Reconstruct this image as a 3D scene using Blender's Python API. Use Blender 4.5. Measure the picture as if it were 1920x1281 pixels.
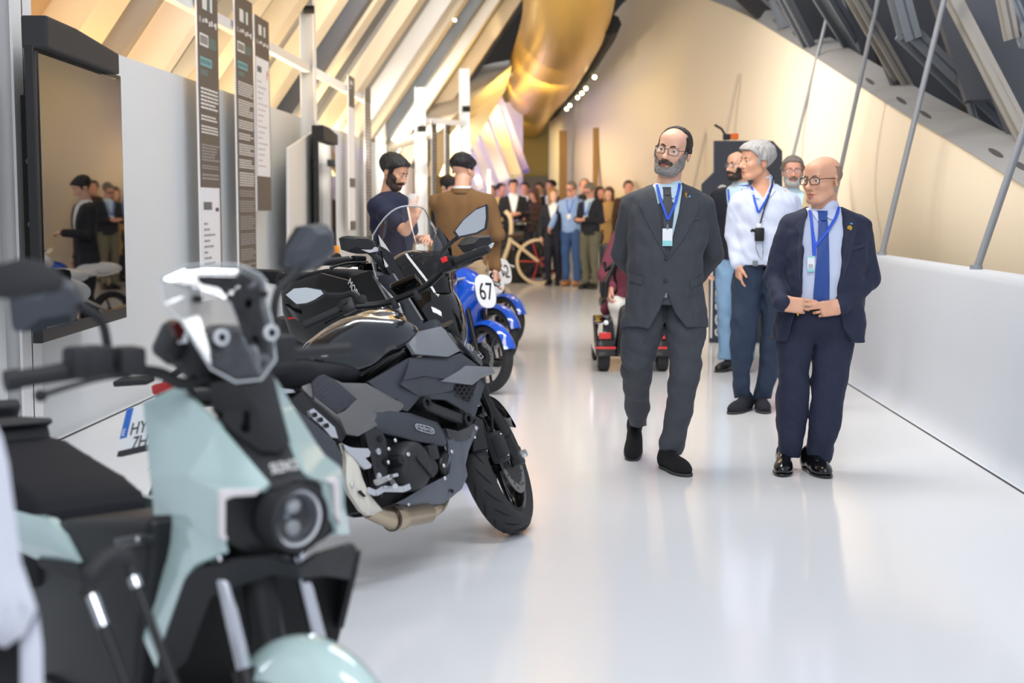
import bpy, bmesh, math, random
import numpy as np
from mathutils import Vector, Matrix

for _o in list(bpy.data.objects):
    bpy.data.objects.remove(_o)
SC = bpy.context.scene
COL = SC.collection
R = math.radians
rnd = random.Random(7)

# ------------------------------------------------------------------ camera, world, lights, exposure
FPX = 2667.0            # focal length in pixels of the 1920 px wide frame (50 mm on 36 mm)
CAMZ = 1.357
PITCH = math.atan(250.5 / FPX)

cam_d = bpy.data.cameras.new('camera')
cam_d.sensor_width = 36.0
cam_d.sensor_fit = 'HORIZONTAL'
cam_d.lens = FPX * 36.0 / 1920.0
cam_d.clip_start = 0.05
cam_d.clip_end = 200
cam_d.dof.use_dof = True
cam_d.dof.focus_distance = 6.9
cam_d.dof.aperture_fstop = 2.4
cam = bpy.data.objects.new('camera', cam_d)
COL.objects.link(cam)
cam.location = (0, 0, CAMZ)
cam.rotation_euler = (R(90) - PITCH, 0, 0)
SC.camera = cam

SC.view_settings.view_transform = 'Standard'
SC.view_settings.look = 'None'
SC.view_settings.gamma = 1.0
SC.view_settings.use_curve_mapping = False
SC.view_settings.exposure = 0.07

wd = bpy.data.worlds.new('world')
SC.world = wd
wd.use_nodes = True
wd.node_tree.nodes['Background'].inputs[0].default_value = (0.80, 0.86, 1.0, 1)
wd.node_tree.nodes['Background'].inputs[1].default_value = 0.62


def area(name, loc, target, sx, sy, power, color=(1, 1, 1), spread=None):
    l = bpy.data.lights.new(name, 'AREA')
    l.shape = 'RECTANGLE'
    l.size = sx
    l.size_y = sy
    l.energy = power
    l.color = color
    if spread:
        l.spread = R(spread)
    o = bpy.data.objects.new(name, l)
    COL.objects.link(o)
    o.location = loc
    d = Vector(target) - Vector(loc)
    o.rotation_euler = d.to_track_quat('-Z', 'Y').to_euler()
    return o


def spot(name, loc, target, power, color=(1, 1, 1), ang=60, blend=0.6, rad=0.06):
    l = bpy.data.lights.new(name, 'SPOT')
    l.energy = power
    l.color = color
    l.spot_size = R(ang)
    l.spot_blend = blend
    l.shadow_soft_size = rad
    o = bpy.data.objects.new(name, l)
    COL.objects.link(o)
    o.location = loc
    d = Vector(target) - Vector(loc)
    o.rotation_euler = d.to_track_quat('-Z', 'Y').to_euler()
    return o


WARM = (1.0, 0.70, 0.38)
GOLD = (1.0, 0.72, 0.22)
NEUT = (0.97, 0.985, 1.0)
area('light_near', (0.2, -0.9, 4.3), (-0.2, 3.4, 0.5), 2.6, 2.2, 165, NEUT)
area('light_front', (0.6, 3.6, 5.4), (0.2, 6.4, 0.6), 2.6, 0.7, 100, NEUT)
area('light_mid', (0.3, 9.0, 5.2), (0.3, 9.6, 0), 3.2, 0.7, 115, NEUT)
area('light_far', (0.2, 14.5, 5.6), (0.2, 15.0, 0), 3.0, 1.6, 95, (1, 0.90, 0.74))
area('light_back', (-0.3, 24.0, 6.6), (-0.2, 25.0, 0), 2.5, 3.0, 120, (1, 0.78, 0.40))
area('light_shell_mid', (-0.4, 15.0, 4.3), (3.6, 20.5, 3.6), 1.2, 3.0, 330, (1, 0.95, 0.90))  # added unseen light that brightens the middle stretch of the shell
area('light_right_wall', (0.6, 8.0, 4.6), (3.7, 11.5, 2.0), 1.0, 4.0, 115, (1, 0.90, 0.76))


# ------------------------------------------------------------------ measuring: pixel of the photograph -> point of the place
def ray(px, py):
    u = (px - 960.0) / FPX
    v = (640.5 - py) / FPX
    c, s = math.cos(PITCH), math.sin(PITCH)
    return Vector((u, c + v * s, -s + v * c))


def at(px, py, Y):
    d = ray(px, py)
    t = Y / d.y
    return Vector((d.x * t, Y, CAMZ + d.z * t))


def gnd(px, py, z=0.0):
    d = ray(px, py)
    t = (z - CAMZ) / d.z
    return Vector((d.x * t, d.y * t, z))


def onplane(px, py, M, axis, val):
    """local point of frame M where the sight line crosses the local plane axis = val"""
    Mi = M.inverted()
    o = Mi @ Vector((0, 0, CAMZ))
    d = Mi.to_3x3() @ ray(px, py)
    t = (val - o[axis]) / d[axis]
    return o + d * t


def shear(xc, Y, z):
    """corridor coordinates: the hall runs 2.1 degrees to the right of the view"""
    return Vector((xc + 0.0375 * Y, Y, z))


# ------------------------------------------------------------------ materials
MATS = {}


def mat(name, color, rough=0.5, metal=0.0, bump=0.0, bscale=60.0, vary=0.0, vscale=4.0, coat=0.0, alpha=1.0,
        trans=0.0, emit=None, estr=0.0, spec=0.5, ior=1.45, stretch=None, sheen=0.0):
    if name in MATS:
        return MATS[name]
    m = bpy.data.materials.new(name)
    m.use_nodes = True
    nt = m.node_tree
    b = nt.nodes['Principled BSDF']
    c = tuple(color) + (1,)
    b.inputs['Base Color'].default_value = c
    b.inputs['Roughness'].default_value = rough
    b.inputs['Metallic'].default_value = metal
    b.inputs['Specular IOR Level'].default_value = spec
    b.inputs['IOR'].default_value = ior
    b.inputs['Coat Weight'].default_value = coat
    b.inputs['Coat Roughness'].default_value = 0.06
    b.inputs['Transmission Weight'].default_value = trans
    b.inputs['Alpha'].default_value = alpha
    if sheen:
        b.inputs['Sheen Weight'].default_value = sheen
    if emit:
        b.inputs['Emission Color'].default_value = tuple(emit) + (1,)
        b.inputs['Emission Strength'].default_value = estr
    tc = nt.nodes.new('ShaderNodeTexCoord')
    mp = nt.nodes.new('ShaderNodeMapping')
    nt.links.new(tc.outputs['Object'], mp.inputs[0])
    if stretch:
        mp.inputs['Scale'].default_value = stretch
    if vary > 0:
        n = nt.nodes.new('ShaderNodeTexNoise')
        n.inputs['Scale'].default_value = vscale
        n.inputs['Detail'].default_value = 4
        nt.links.new(mp.outputs[0], n.inputs[0])
        mx = nt.nodes.new('ShaderNodeMix')
        mx.data_type = 'RGBA'
        mx.inputs[6].default_value = tuple(max(0, x * (1 - vary)) for x in color) + (1,)
        mx.inputs[7].default_value = tuple(min(1, x * (1 + vary)) for x in color) + (1,)
        nt.links.new(n.outputs[0], mx.inputs[0])
        nt.links.new(mx.outputs[2], b.inputs['Base Color'])
    if bump > 0:
        n2 = nt.nodes.new('ShaderNodeTexNoise')
        n2.inputs['Scale'].default_value = bscale
        n2.inputs['Detail'].default_value = 3
        nt.links.new(mp.outputs[0], n2.inputs[0])
        bp = nt.nodes.new('ShaderNodeBump')
        bp.inputs['Strength'].default_value = bump
        bp.inputs['Distance'].default_value = 0.01
        nt.links.new(n2.outputs[0], bp.inputs['Height'])
        nt.links.new(bp.outputs[0], b.inputs['Normal'])
    MATS[name] = m
    return m


def srgb(r, g, b):
    f = lambda x: (x / 255 / 12.92) if x <= 10 else ((x / 255 + 0.055) / 1.055) ** 2.4
    return (f(r), f(g), f(b))


# ------------------------------------------------------------------ mesh helpers: a shape is (verts, faces)
def join(*shapes):
    V, Fc = [], []
    for v, f in shapes:
        n = len(V)
        V += [tuple(p) for p in v]
        Fc += [tuple(i + n for i in q) for q in f]
    return V, Fc


def xf(shape, M):
    v, f = shape
    return [tuple(M @ Vector(p)) for p in v], f


def box(c, s, bevel=0.0):
    x, y, z = s[0] / 2, s[1] / 2, s[2] / 2
    V = [(c[0] + i * x, c[1] + j * y, c[2] + k * z) for i in (-1, 1) for j in (-1, 1) for k in (-1, 1)]
    Fc = [(0, 1, 3, 2), (4, 6, 7, 5), (0, 4, 5, 1), (2, 3, 7, 6), (0, 2, 6, 4), (1, 5, 7, 3)]
    if bevel:
        return bev((V, Fc), bevel)
    return V, Fc


def bev(shape, w, seg=2):
    bm = bmesh.new()
    vs = [bm.verts.new(p) for p in shape[0]]
    for f in shape[1]:
        try:
            bm.faces.new([vs[i] for i in f])
        except ValueError:
            pass
    bmesh.ops.recalc_face_normals(bm, faces=bm.faces)
    bmesh.ops.bevel(bm, geom=bm.edges[:], offset=w, segments=seg, affect='EDGES', profile=0.6, clamp_overlap=True)
    bm.verts.index_update()
    out = ([tuple(v.co) for v in bm.verts], [tuple(v.index for v in f.verts) for f in bm.faces])
    bm.free()
    return out


def frame_of(d, up=(0, 0, 1)):
    d = Vector(d).normalized()
    u = Vector(up)
    if abs(d.dot(u)) > 0.98:
        u = Vector((1, 0, 0)) if abs(d.x) < 0.9 else Vector((0, 1, 0))
    a = d.cross(u).normalized()
    b = a.cross(d).normalized()
    return a, b


def tube(path, r, n=10, caps=True, flat=1.0):
    path = [Vector(p) for p in path]
    rs = r if isinstance(r, (list, tuple)) else [r] * len(path)
    V, Fc = [], []
    prev = None
    for i, p in enumerate(path):
        if i == 0:
            d = path[1] - p
        elif i == len(path) - 1:
            d = p - path[i - 1]
        else:
            d = (path[i + 1] - p).normalized() + (p - path[i - 1]).normalized()
        d.normalize()
        if prev is None:
            a, b = frame_of(d)
        else:
            a = (prev - d * prev.dot(d)).normalized()
            b = a.cross(d).normalized()
        prev = a
        for k in range(n):
            t = 2 * math.pi * k / n
            V.append(tuple(p + (a * math.cos(t) + b * math.sin(t) * flat) * rs[i]))
    for i in range(len(path) - 1):
        for k in range(n):
            k2 = (k + 1) % n
            Fc.append((i * n + k, (i + 1) * n + k, (i + 1) * n + k2, i * n + k2))
    if caps:
        Fc.append(tuple(range(n)))
        Fc.append(tuple(reversed([(len(path) - 1) * n + k for k in range(n)])))
    return V, Fc


def bar(p, q, w, h, up=(0, 0, 1), bevel=0.0):
    """box beam from p to q, w wide (sideways) and h deep (along up)"""
    p, q = Vector(p), Vector(q)
    a, b = frame_of(q - p, up)
    V = []
    for c in (p, q):
        for i, j in ((-1, -1), (1, -1), (1, 1), (-1, 1)):
            V.append(tuple(c + a * (i * w / 2) + b * (j * h / 2)))
    s = (V, [(0, 1, 2, 3), (7, 6, 5, 4), (0, 4, 5, 1), (1, 5, 6, 2), (2, 6, 7, 3), (3, 7, 4, 0)])
    return bev(s, bevel) if bevel else s


def ibeam(p, q, w, h, t=0.02, up=(0, 0, 1)):
    p, q = Vector(p), Vector(q)
    a, b = frame_of(q - p, up)
    o = b * (h / 2 - t / 2)
    return join(bar(p, q, t, h, up), bar(p + o, q + o, w, t, up), bar(p - o, q - o, w, t, up))


def lathe(prof, n=24, axis='Y', center=(0, 0, 0), closed=False):
    """prof: (radius, along) pairs turned round axis"""
    V, Fc = [], []
    m = len(prof)
    for k in range(n):
        t = 2 * math.pi * k / n
        c, s = math.cos(t), math.sin(t)
        for r, h in prof:
            if axis == 'Y':
                V.append((center[0] + r * c, center[1] + h, center[2] + r * s))
            elif axis == 'Z':
                V.append((center[0] + r * c, center[1] + r * s, center[2] + h))
            else:
                V.append((center[0] + h, center[1] + r * c, center[2] + r * s))
    mm = m if closed else m - 1
    for k in range(n):
        k2 = (k + 1) % n
        for i in range(mm):
            j = (i + 1) % m
            Fc.append((k * m + i, k * m + j, k2 * m + j, k2 * m + i))
    return V, Fc


def ellips(c, r, nu=16, nv=10):
    V = [(c[0], c[1], c[2] + r[2])]
    for i in range(1, nv):
        a = math.pi * i / nv
        for k in range(nu):
            t = 2 * math.pi * k / nu
            V.append((c[0] + r[0] * math.sin(a) * math.cos(t), c[1] + r[1] * math.sin(a) * math.sin(t), c[2] + r[2] * math.cos(a)))
    V.append((c[0], c[1], c[2] - r[2]))
    Fc = []
    for k in range(nu):
        Fc.append((0, 1 + k, 1 + (k + 1) % nu))
    for i in range(nv - 2):
        for k in range(nu):
            k2 = (k + 1) % nu
            a = 1 + i * nu
            Fc.append((a + k, a + nu + k, a + nu + k2, a + k2))
    e = len(V) - 1
    a = 1 + (nv - 2) * nu
    for k in range(nu):
        Fc.append((e, a + (k + 1) % nu, a + k))
    return V, Fc


def prism(poly, vec):
    """extrude a planar polygon of 3-D points along vec"""
    n = len(poly)
    vec = Vector(vec)
    V = [tuple(p) for p in poly] + [tuple(Vector(p) + vec) for p in poly]
    Fc = [tuple(range(n)), tuple(reversed(range(n, 2 * n)))]
    for i in range(n):
        j = (i + 1) % n
        Fc.append((i, n + i, n + j, j))
    return V, Fc


def grid(fn, nu, nv, closed_u=False):
    V = [tuple(fn(i / (nu - 1 if not closed_u else nu), j / (nv - 1))) for i in range(nu) for j in range(nv)]
    Fc = []
    for i in range(nu if closed_u else nu - 1):
        i2 = (i + 1) % nu
        for j in range(nv - 1):
            Fc.append((i * nv + j, i2 * nv + j, i2 * nv + j + 1, i * nv + j + 1))
    return V, Fc


def crom(pts, n):
    """Catmull-Rom resampling of a list of tuples to n points per span"""
    P = [Vector(p) if len(p) <= 4 else p for p in pts]
    out = []
    for i in range(len(P) - 1):
        p0, p1, p2, p3 = P[max(i - 1, 0)], P[i], P[i + 1], P[min(i + 2, len(P) - 1)]
        for k in range(n):
            t = k / n
            out.append(0.5 * ((2 * p1) + (p2 - p0) * t + (2 * p0 - 5 * p1 + 4 * p2 - p3) * t * t + (3 * p1 - p0 - 3 * p2 + p3) * t ** 3))
    out.append(P[-1])
    return out


def obj(name, shape, m, parent=None, smooth=None, fixn=True, space='local'):
    """link one mesh object; smooth = None flat, or an angle in degrees under which edges are smooth"""
    v, f = shape
    if parent is not None and space == 'world':
        Mi = parent.matrix_world_.inverted() if hasattr(parent, 'matrix_world_') else root_matrix(parent).inverted()
        v = [tuple(Mi @ Vector(p)) for p in v]
    me = bpy.data.meshes.new(name)
    me.from_pydata([tuple(p) for p in v], [], [tuple(q) for q in f])
    if fixn:
        bm = bmesh.new()
        bm.from_mesh(me)
        bmesh.ops.recalc_face_normals(bm, faces=bm.faces)
        bm.to_mesh(me)
        bm.free()
    if smooth is not None:
        me.polygons.foreach_set('use_smooth', [True] * len(me.polygons))
        if smooth < 180:
            me.set_sharp_from_angle(angle=R(smooth))
    me.materials.append(m)
    o = bpy.data.objects.new(name, me)
    COL.objects.link(o)
    if parent is not None:
        o.parent = parent
    return o


def root_matrix(o):
    M = o.matrix_basis.copy()
    while o.parent:
        o = o.parent
        M = o.matrix_basis @ M
    return M


def tag(o, label, cat, group=None, kind=None):
    o['label'] = label
    o['category'] = cat
    if group:
        o['group'] = group
    if kind:
        o['kind'] = kind
    return o


def struct(o):
    o['kind'] = 'structure'
    return o


def thing(name, label, cat, M=None, group=None):
    o = bpy.data.objects.new(name, None)
    o.empty_display_size = 0.1
    COL.objects.link(o)
    if M is not None:
        o.matrix_basis = M if isinstance(M, Matrix) else Matrix.Translation(Vector(M))
    return tag(o, label, cat, group)


def text_shape(s, size, depth=0.002, squeeze=1.0):
    """lettering as a mesh in the XY plane, left aligned at the origin"""
    cu = bpy.data.curves.new('lettering', 'FONT')
    cu.body = s
    cu.size = size
    cu.extrude = depth
    cu.resolution_u = 3
    o = bpy.data.objects.new('lettering', cu)
    COL.objects.link(o)
    dg = bpy.context.evaluated_depsgraph_get()
    me = o.evaluated_get(dg).to_mesh()
    V = [(v.co.x * squeeze, v.co.y, v.co.z) for v in me.vertices]
    Fc = [tuple(p.vertices) for p in me.polygons]
    o.evaluated_get(dg).to_mesh_clear()
    bpy.data.objects.remove(o)
    bpy.data.curves.remove(cu)
    return V, Fc


def plane_frame(origin, xdir, ydir):
    x = Vector(xdir).normalized()
    z = x.cross(Vector(ydir)).normalized()
    y = z.cross(x)
    M = Matrix.Identity(4)
    for i in range(3):
        M[i][0], M[i][1], M[i][2], M[i][3] = x[i], y[i], z[i], origin[i]
    return M


def panel(poly, nrm, thick=0.012, bulge=0.0, wid=0.05, cuts=0, edge=0.0):
    """plate with the outline poly (3-D points), domed outward along nrm by bulge, thick deep"""
    nrm = Vector(nrm).normalized()
    bm = bmesh.new()
    vs = [bm.verts.new(p) for p in poly]
    bm.faces.new(vs)
    bmesh.ops.triangulate(bm, faces=bm.faces[:], quad_method='BEAUTY', ngon_method='BEAUTY')
    for _ in range(cuts):
        bmesh.ops.subdivide_edges(bm, edges=bm.edges[:], cuts=1, use_grid_fill=True)
        bmesh.ops.triangulate(bm, faces=bm.faces[:])
    P = [Vector(p) for p in poly]
    if bulge:
        for v in bm.verts:
            dm = 1e9
            for i in range(len(P)):
                a, b = P[i], P[(i + 1) % len(P)]
                ab = b - a
                t = max(0, min(1, (v.co - a).dot(ab) / max(ab.length_squared, 1e-9)))
                dm = min(dm, (v.co - a - ab * t).length)
            x = min(1, dm / wid)
            v.co += nrm * bulge * math.sin(x * math.pi / 2)
    bm.verts.index_update()
    top = [v.co.copy() for v in bm.verts]
    n = len(top)
    V = [tuple(p) for p in top] + [tuple(p - nrm * thick) for p in top]
    Fc = []
    for f in bm.faces:
        q = [v.index for v in f.verts]
        Fc.append(tuple(q))
        Fc.append(tuple(n + i for i in reversed(q)))
    for e in bm.edges:
        if len(e.link_faces) == 1:
            a, b = e.verts[0].index, e.verts[1].index
            Fc.append((a, b, n + b, n + a))
    bm.free()
    return V, Fc


def mirror_y(shape):
    v, f = shape
    return [(p[0], -p[1], p[2]) for p in v], [tuple(reversed(q)) for q in f]


# ------------------------------------------------------------------ implicit surfaces (smoothly blended), meshed by surface nets
def smin(a, b, k):
    if k <= 0:
        return np.minimum(a, b)
    h = np.clip(0.5 + 0.5 * (b - a) / k, 0, 1)
    return b * (1 - h) + a * h - k * h * (1 - h)


def smax(a, b, k):
    return -smin(-a, -b, k)


def s_cap(p, q, ra, rb=None, sx=None):
    p, q = np.array(p, float), np.array(q, float)
    rb = ra if rb is None else rb
    ab = q - p
    L2 = max(float(ab @ ab), 1e-12)

    def f(P):
        t = np.clip(((P - p) @ ab) / L2, 0, 1)
        D = P - p - t[:, None] * ab
        return np.sqrt((D * D).sum(1)) - (ra + (rb - ra) * t)
    return f


def s_ell(c, r, Rm=None):
    c, r = np.array(c, float), np.array(r, float)
    Rm = None if Rm is None else np.array(Rm, float)

    def f(P):
        D = P - c
        if Rm is not None:
            D = D @ Rm
        k = np.sqrt(((D / r) ** 2).sum(1))
        k2 = np.sqrt(((D / (r * r)) ** 2).sum(1))
        return k * (k - 1) / np.maximum(k2, 1e-9)
    return f


def s_box(c, h, r=0.0, Rm=None):
    c, h = np.array(c, float), np.array(h, float) - r
    Rm = None if Rm is None else np.array(Rm, float)

    def f(P):
        D = P - c
        if Rm is not None:
            D = D @ Rm
        q = np.abs(D) - h
        return np.sqrt((np.maximum(q, 0) ** 2).sum(1)) + np.minimum(q.max(1), 0) - r
    return f


def s_loft(rows, n=2.3, phi=0.0):
    """upright body of superelliptic sections: rows of (z, cx, cy, half width, half depth), turned by phi about z"""
    rows = sorted(rows)
    A = np.array(crom5(rows, 8))
    z = A[:, 0]
    c, s = math.cos(phi), math.sin(phi)

    def f(P):
        zz = np.clip(P[:, 2], z[0], z[-1])
        cx, cy, a, b = [np.interp(zz, z, A[:, i]) for i in (1, 2, 3, 4)]
        dx, dy = P[:, 0] - cx, P[:, 1] - cy
        u, v = np.abs(dx * c + dy * s) / a, np.abs(-dx * s + dy * c) / b
        rr = (u ** n + v ** n + 1e-9) ** (1 / n)
        d = (rr - 1) * np.minimum(a, b)
        return np.maximum(d, np.maximum(P[:, 2] - z[-1], z[0] - P[:, 2]))
    return f


def crom5(rows, n):
    rows = [np.array(r, float) for r in rows]
    out = []
    for i in range(len(rows) - 1):
        p0, p1, p2, p3 = rows[max(i - 1, 0)], rows[i], rows[i + 1], rows[min(i + 2, len(rows) - 1)]
        h0, h1, h2 = max(p1[0] - p0[0], 1e-6), p2[0] - p1[0], max(p3[0] - p2[0], 1e-6)
        d = (p2 - p1) / h1
        m1 = d if i == 0 else (d * h0 + (p1 - p0) / h0 * h1) / (h0 + h1)
        m2 = d if i == len(rows) - 2 else (d * h2 + (p3 - p2) / h2 * h1) / (h1 + h2)
        for k in range(n):
            t = k / n
            a, b, c, e = 2 * t ** 3 - 3 * t * t + 1, t ** 3 - 2 * t * t + t, -2 * t ** 3 + 3 * t * t, t ** 3 - t * t
            v = a * p1 + b * h1 * m1 + c * p2 + e * h1 * m2
            v[0] = p1[0] + h1 * t
            out.append(v)
    out.append(rows[-1])
    return out


def s_frame(prims, c, Rm):
    """prims given in a frame of their own, placed at c with axes Rm (columns)"""
    c, Rm = np.array(c, float), np.array(Rm, float)

    def f(P):
        return ev((P - c) @ Rm, prims)
    return f


def ev(P, prims):
    d = None
    for pr in prims:
        fn, k = pr[0], pr[1]
        op = pr[2] if len(pr) > 2 else '+'
        v = fn(P)
        if d is None:
            d = v
        elif op == '+':
            d = smin(d, v, k)
        elif op == '-':
            d = smax(d, -v, k)
        elif op == '&':
            d = smax(d, v, k)
        else:
            d = d + v
    return d


def s_fold(amp, freq, seed=0, zs=1.0):
    r = np.random.RandomState(seed)
    W = [(r.randn(3) * freq * np.array([1, 1, zs]), r.rand() * 6.28) for _ in range(5)]
    W2 = [(r.randn(3) * freq * 0.5, r.rand() * 6.28) for _ in range(3)]

    def f(P):
        q = sum(np.sin(P @ w + p) for w, p in W2)
        return amp * sum(np.sin(P @ w + p + q) for w, p in W) / 2.5
    return f


def sdf_mesh(prims, lo, hi, res, B=6):
    lo, hi = np.array(lo, float), np.array(hi, float)
    nb = np.maximum(1, np.ceil((hi - lo) / (res * B)).astype(int))
    n = nb * B + 1
    gb = np.stack(np.meshgrid(*[np.arange(k) for k in nb], indexing='ij'), -1).reshape(-1, 3)
    d = ev(lo + (gb + 0.5) * B * res, prims)
    act = np.abs(d) < B * res * 1.9
    vals = np.empty(tuple(n), np.float32)
    sg = np.where(d < 0, -1.0, 1.0).reshape(tuple(nb))
    big = np.repeat(np.repeat(np.repeat(sg, B, 0), B, 1), B, 2)
    vals[:] = 1.0
    vals[:-1, :-1, :-1] = big
    ga = gb[act]
    off = np.stack(np.meshgrid(*[np.arange(B + 1)] * 3, indexing='ij'), -1).reshape(-1, 3)
    idx = (ga[:, None, :] * B + off[None]).reshape(-1, 3)
    flat = np.unique(np.ravel_multi_index(idx.T, tuple(n)))
    I = np.stack(np.unravel_index(flat, tuple(n)), 1)
    out = np.empty(len(I), np.float32)
    for s in range(0, len(I), 200000):
        out[s:s + 200000] = ev(lo + I[s:s + 200000] * res, prims)
    vals.reshape(-1)[flat] = out
    vals[0] = vals[-1] = 1
    vals[:, 0] = vals[:, -1] = 1
    vals[:, :, 0] = vals[:, :, -1] = 1
    S = vals < 0
    cnt = np.zeros(tuple(n - 1), np.int8)
    for i in (0, 1):
        for j in (0, 1):
            for k in (0, 1):
                cnt += S[i:n[0] - 1 + i, j:n[1] - 1 + j, k:n[2] - 1 + k]
    mixed = (cnt > 0) & (cnt < 8)
    C = np.argwhere(mixed)
    cid = np.full(tuple(n - 1), -1, np.int64)
    cid[mixed] = np.arange(len(C))
    acc = np.zeros((len(C), 3))
    num = np.zeros(len(C))
    cor = [(i, j, k) for i in (0, 1) for j in (0, 1) for k in (0, 1)]
    for a in cor:
        for ax in range(3):
            if a[ax] == 0:
                b = list(a)
                b[ax] = 1
                va = vals[C[:, 0] + a[0], C[:, 1] + a[1], C[:, 2] + a[2]].astype(float)
                vb = vals[C[:, 0] + b[0], C[:, 1] + b[1], C[:, 2] + b[2]].astype(float)
                m = (va < 0) != (vb < 0)
                t = np.where(m, va / np.where(m, va - vb, 1), 0)
                p = np.zeros((len(C), 3))
                p[:] = a
                p[:, ax] += t
                acc[m] += p[m]
                num[m] += 1
    V = lo + (C + acc / num[:, None]) * res
    Q = []
    for ax in range(3):
        sl0 = [slice(None)] * 3
        sl1 = [slice(None)] * 3
        sl0[ax] = slice(0, -1)
        sl1[ax] = slice(1, None)
        ch = S[tuple(sl0)] != S[tuple(sl1)]
        E = np.argwhere(ch)
        u, w = [(1, 2), (2, 0), (0, 1)][ax]
        ok = (E[:, u] > 0) & (E[:, w] > 0) & (E[:, u] < n[u] - 1) & (E[:, w] < n[w] - 1)
        E = E[ok]
        ins = S[E[:, 0], E[:, 1], E[:, 2]]
        q = []
        for du, dw in ((-1, -1), (0, -1), (0, 0), (-1, 0)):
            e = E.copy()
            e[:, u] += du
            e[:, w] += dw
            q.append(cid[e[:, 0], e[:, 1], e[:, 2]])
        q = np.stack(q, 1)
        q[~ins] = q[~ins][:, ::-1]
        Q.append(q)
    Q = np.concatenate(Q)
    Q = Q[(Q >= 0).all(1)]
    return V, Q


def sdf_obj(name, prims, lo, hi, res, m, parent=None, local=(0, 0, 0)):
    V, Q = sdf_mesh(prims, lo, hi, res)
    V = V - np.array(local)
    me = bpy.data.meshes.new(name)
    me.vertices.add(len(V))
    me.vertices.foreach_set('co', V.astype(np.float32).ravel())
    me.loops.add(len(Q) * 4)
    me.loops.foreach_set('vertex_index', Q.astype(np.int32).ravel())
    me.polygons.add(len(Q))
    me.polygons.foreach_set('loop_start', np.arange(0, len(Q) * 4, 4, dtype=np.int32))
    me.polygons.foreach_set('use_smooth', np.ones(len(Q), bool))
    me.update(calc_edges=True)
    me.validate()
    me.materials.append(m)
    o = bpy.data.objects.new(name, me)
    COL.objects.link(o)
    if parent is not None:
        o.parent = parent
    return o


def drape(prims, pts, d, start=0.5, lift=0.003):
    """move points against direction d onto the surface of prims, lifted by lift"""
    P = np.array([tuple(p) for p in pts], float)
    d = np.array(d, float)
    d /= np.linalg.norm(d)
    P = P - d * start
    t = np.zeros(len(P))
    for _ in range(60):
        v = ev(P + t[:, None] * d, prims) - lift
        t += np.clip(v * 0.7, -0.05, 0.05)
        t = np.clip(t, 0, start * 2)
    return P + t[:, None] * d


def draped_panel(prims, poly, d, lift=0.004, thick=0.004, cuts=3, start=0.5):
    """patch with the outline poly laid on the surface of prims along direction d"""
    bm = bmesh.new()
    bm.faces.new([bm.verts.new(p) for p in poly])
    bmesh.ops.triangulate(bm, faces=bm.faces[:], quad_method='BEAUTY', ngon_method='BEAUTY')
    for _ in range(cuts):
        bmesh.ops.subdivide_edges(bm, edges=bm.edges[:], cuts=1)
        bmesh.ops.triangulate(bm, faces=bm.faces[:])
    bm.verts.index_update()
    P = drape(prims, [v.co for v in bm.verts], d, start, lift)
    n = len(P)
    dd = Vector(d).normalized()
    V = [tuple(p) for p in P] + [tuple(Vector(p) + dd * (thick + lift)) for p in P]
    Fc = []
    for f in bm.faces:
        q = [v.index for v in f.verts]
        Fc.append(tuple(q))
        Fc.append(tuple(n + i for i in reversed(q)))
    for e in bm.edges:
        if len(e.link_faces) == 1:
            a, b = e.verts[0].index, e.verts[1].index
            Fc.append((a, b, n + b, n + a))
    bm.free()
    return V, Fc


def strip_poly(path, w):
    """outline of a ribbon of width w along a path in the XZ plane"""
    P = [Vector(p) for p in path]
    L, Rr = [], []
    for i, p in enumerate(P):
        d = (P[min(i + 1, len(P) - 1)] - P[max(i - 1, 0)])
        nn = Vector((-d.z, 0, d.x)).normalized() * (w / 2)
        L.append(p + nn)
        Rr.append(p - nn)
    return L + Rr[::-1]


# ================================================================== SETTING
M_floor = mat('white epoxy floor', srgb(226, 228, 231), rough=0.13, spec=0.5, vary=0.015, vscale=1.3, bump=0.015, bscale=3)
M_wall = mat('white painted wall', srgb(214, 219, 223), rough=0.4, bump=0.02, bscale=40, vary=0.01)
M_para = mat('white parapet paint', srgb(206, 213, 223), rough=0.4, bump=0.03, bscale=14, vary=0.015)
M_cream = mat('cream plaster shell', srgb(244, 231, 208), rough=0.62, spec=0.3, bump=0.02, bscale=6, vary=0.02, vscale=0.6)
M_conc = mat('grey fibre cement', srgb(150, 149, 147), rough=0.8, bump=0.15, bscale=50, vary=0.08, vscale=8)
M_steel = mat('grey painted steel', srgb(116, 122, 130), rough=0.45, bump=0.02, bscale=80, vary=0.04)
M_steeld = mat('dark grey painted steel', srgb(82, 84, 90), rough=0.5, bump=0.02, bscale=80, vary=0.05)
M_rod = mat('grey rod paint', srgb(132, 136, 142), rough=0.35, vary=0.03)
M_beamc = mat('cream cladding', srgb(222, 206, 178), rough=0.55, bump=0.04, bscale=30, vary=0.03)
M_beamg = mat('grey cladding', srgb(150, 146, 140), rough=0.55, bump=0.04, bscale=30, vary=0.04)
M_beamw = mat('white cladding', srgb(232, 228, 220), rough=0.5, bump=0.03, bscale=30, vary=0.02)
M_beamd = mat('taupe back panel', srgb(142, 120, 92), rough=0.6, bump=0.05, bscale=20, vary=0.06)
M_hole = mat('dark opening', srgb(28, 27, 26), rough=0.8, vary=0.1)
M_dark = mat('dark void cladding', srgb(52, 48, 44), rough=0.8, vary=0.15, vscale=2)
M_gold = mat('brushed brass foil', srgb(214, 172, 84), rough=0.34, metal=0.6, bump=0.25, bscale=3.0, vary=0.12, vscale=1.5, stretch=(3, .4, 1))
M_white = mat('white lacquer', srgb(232, 233, 234), rough=0.35, vary=0.01)
M_line = mat('dark joint', srgb(70, 72, 76), rough=0.8, vary=0.2, vscale=3)
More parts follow.
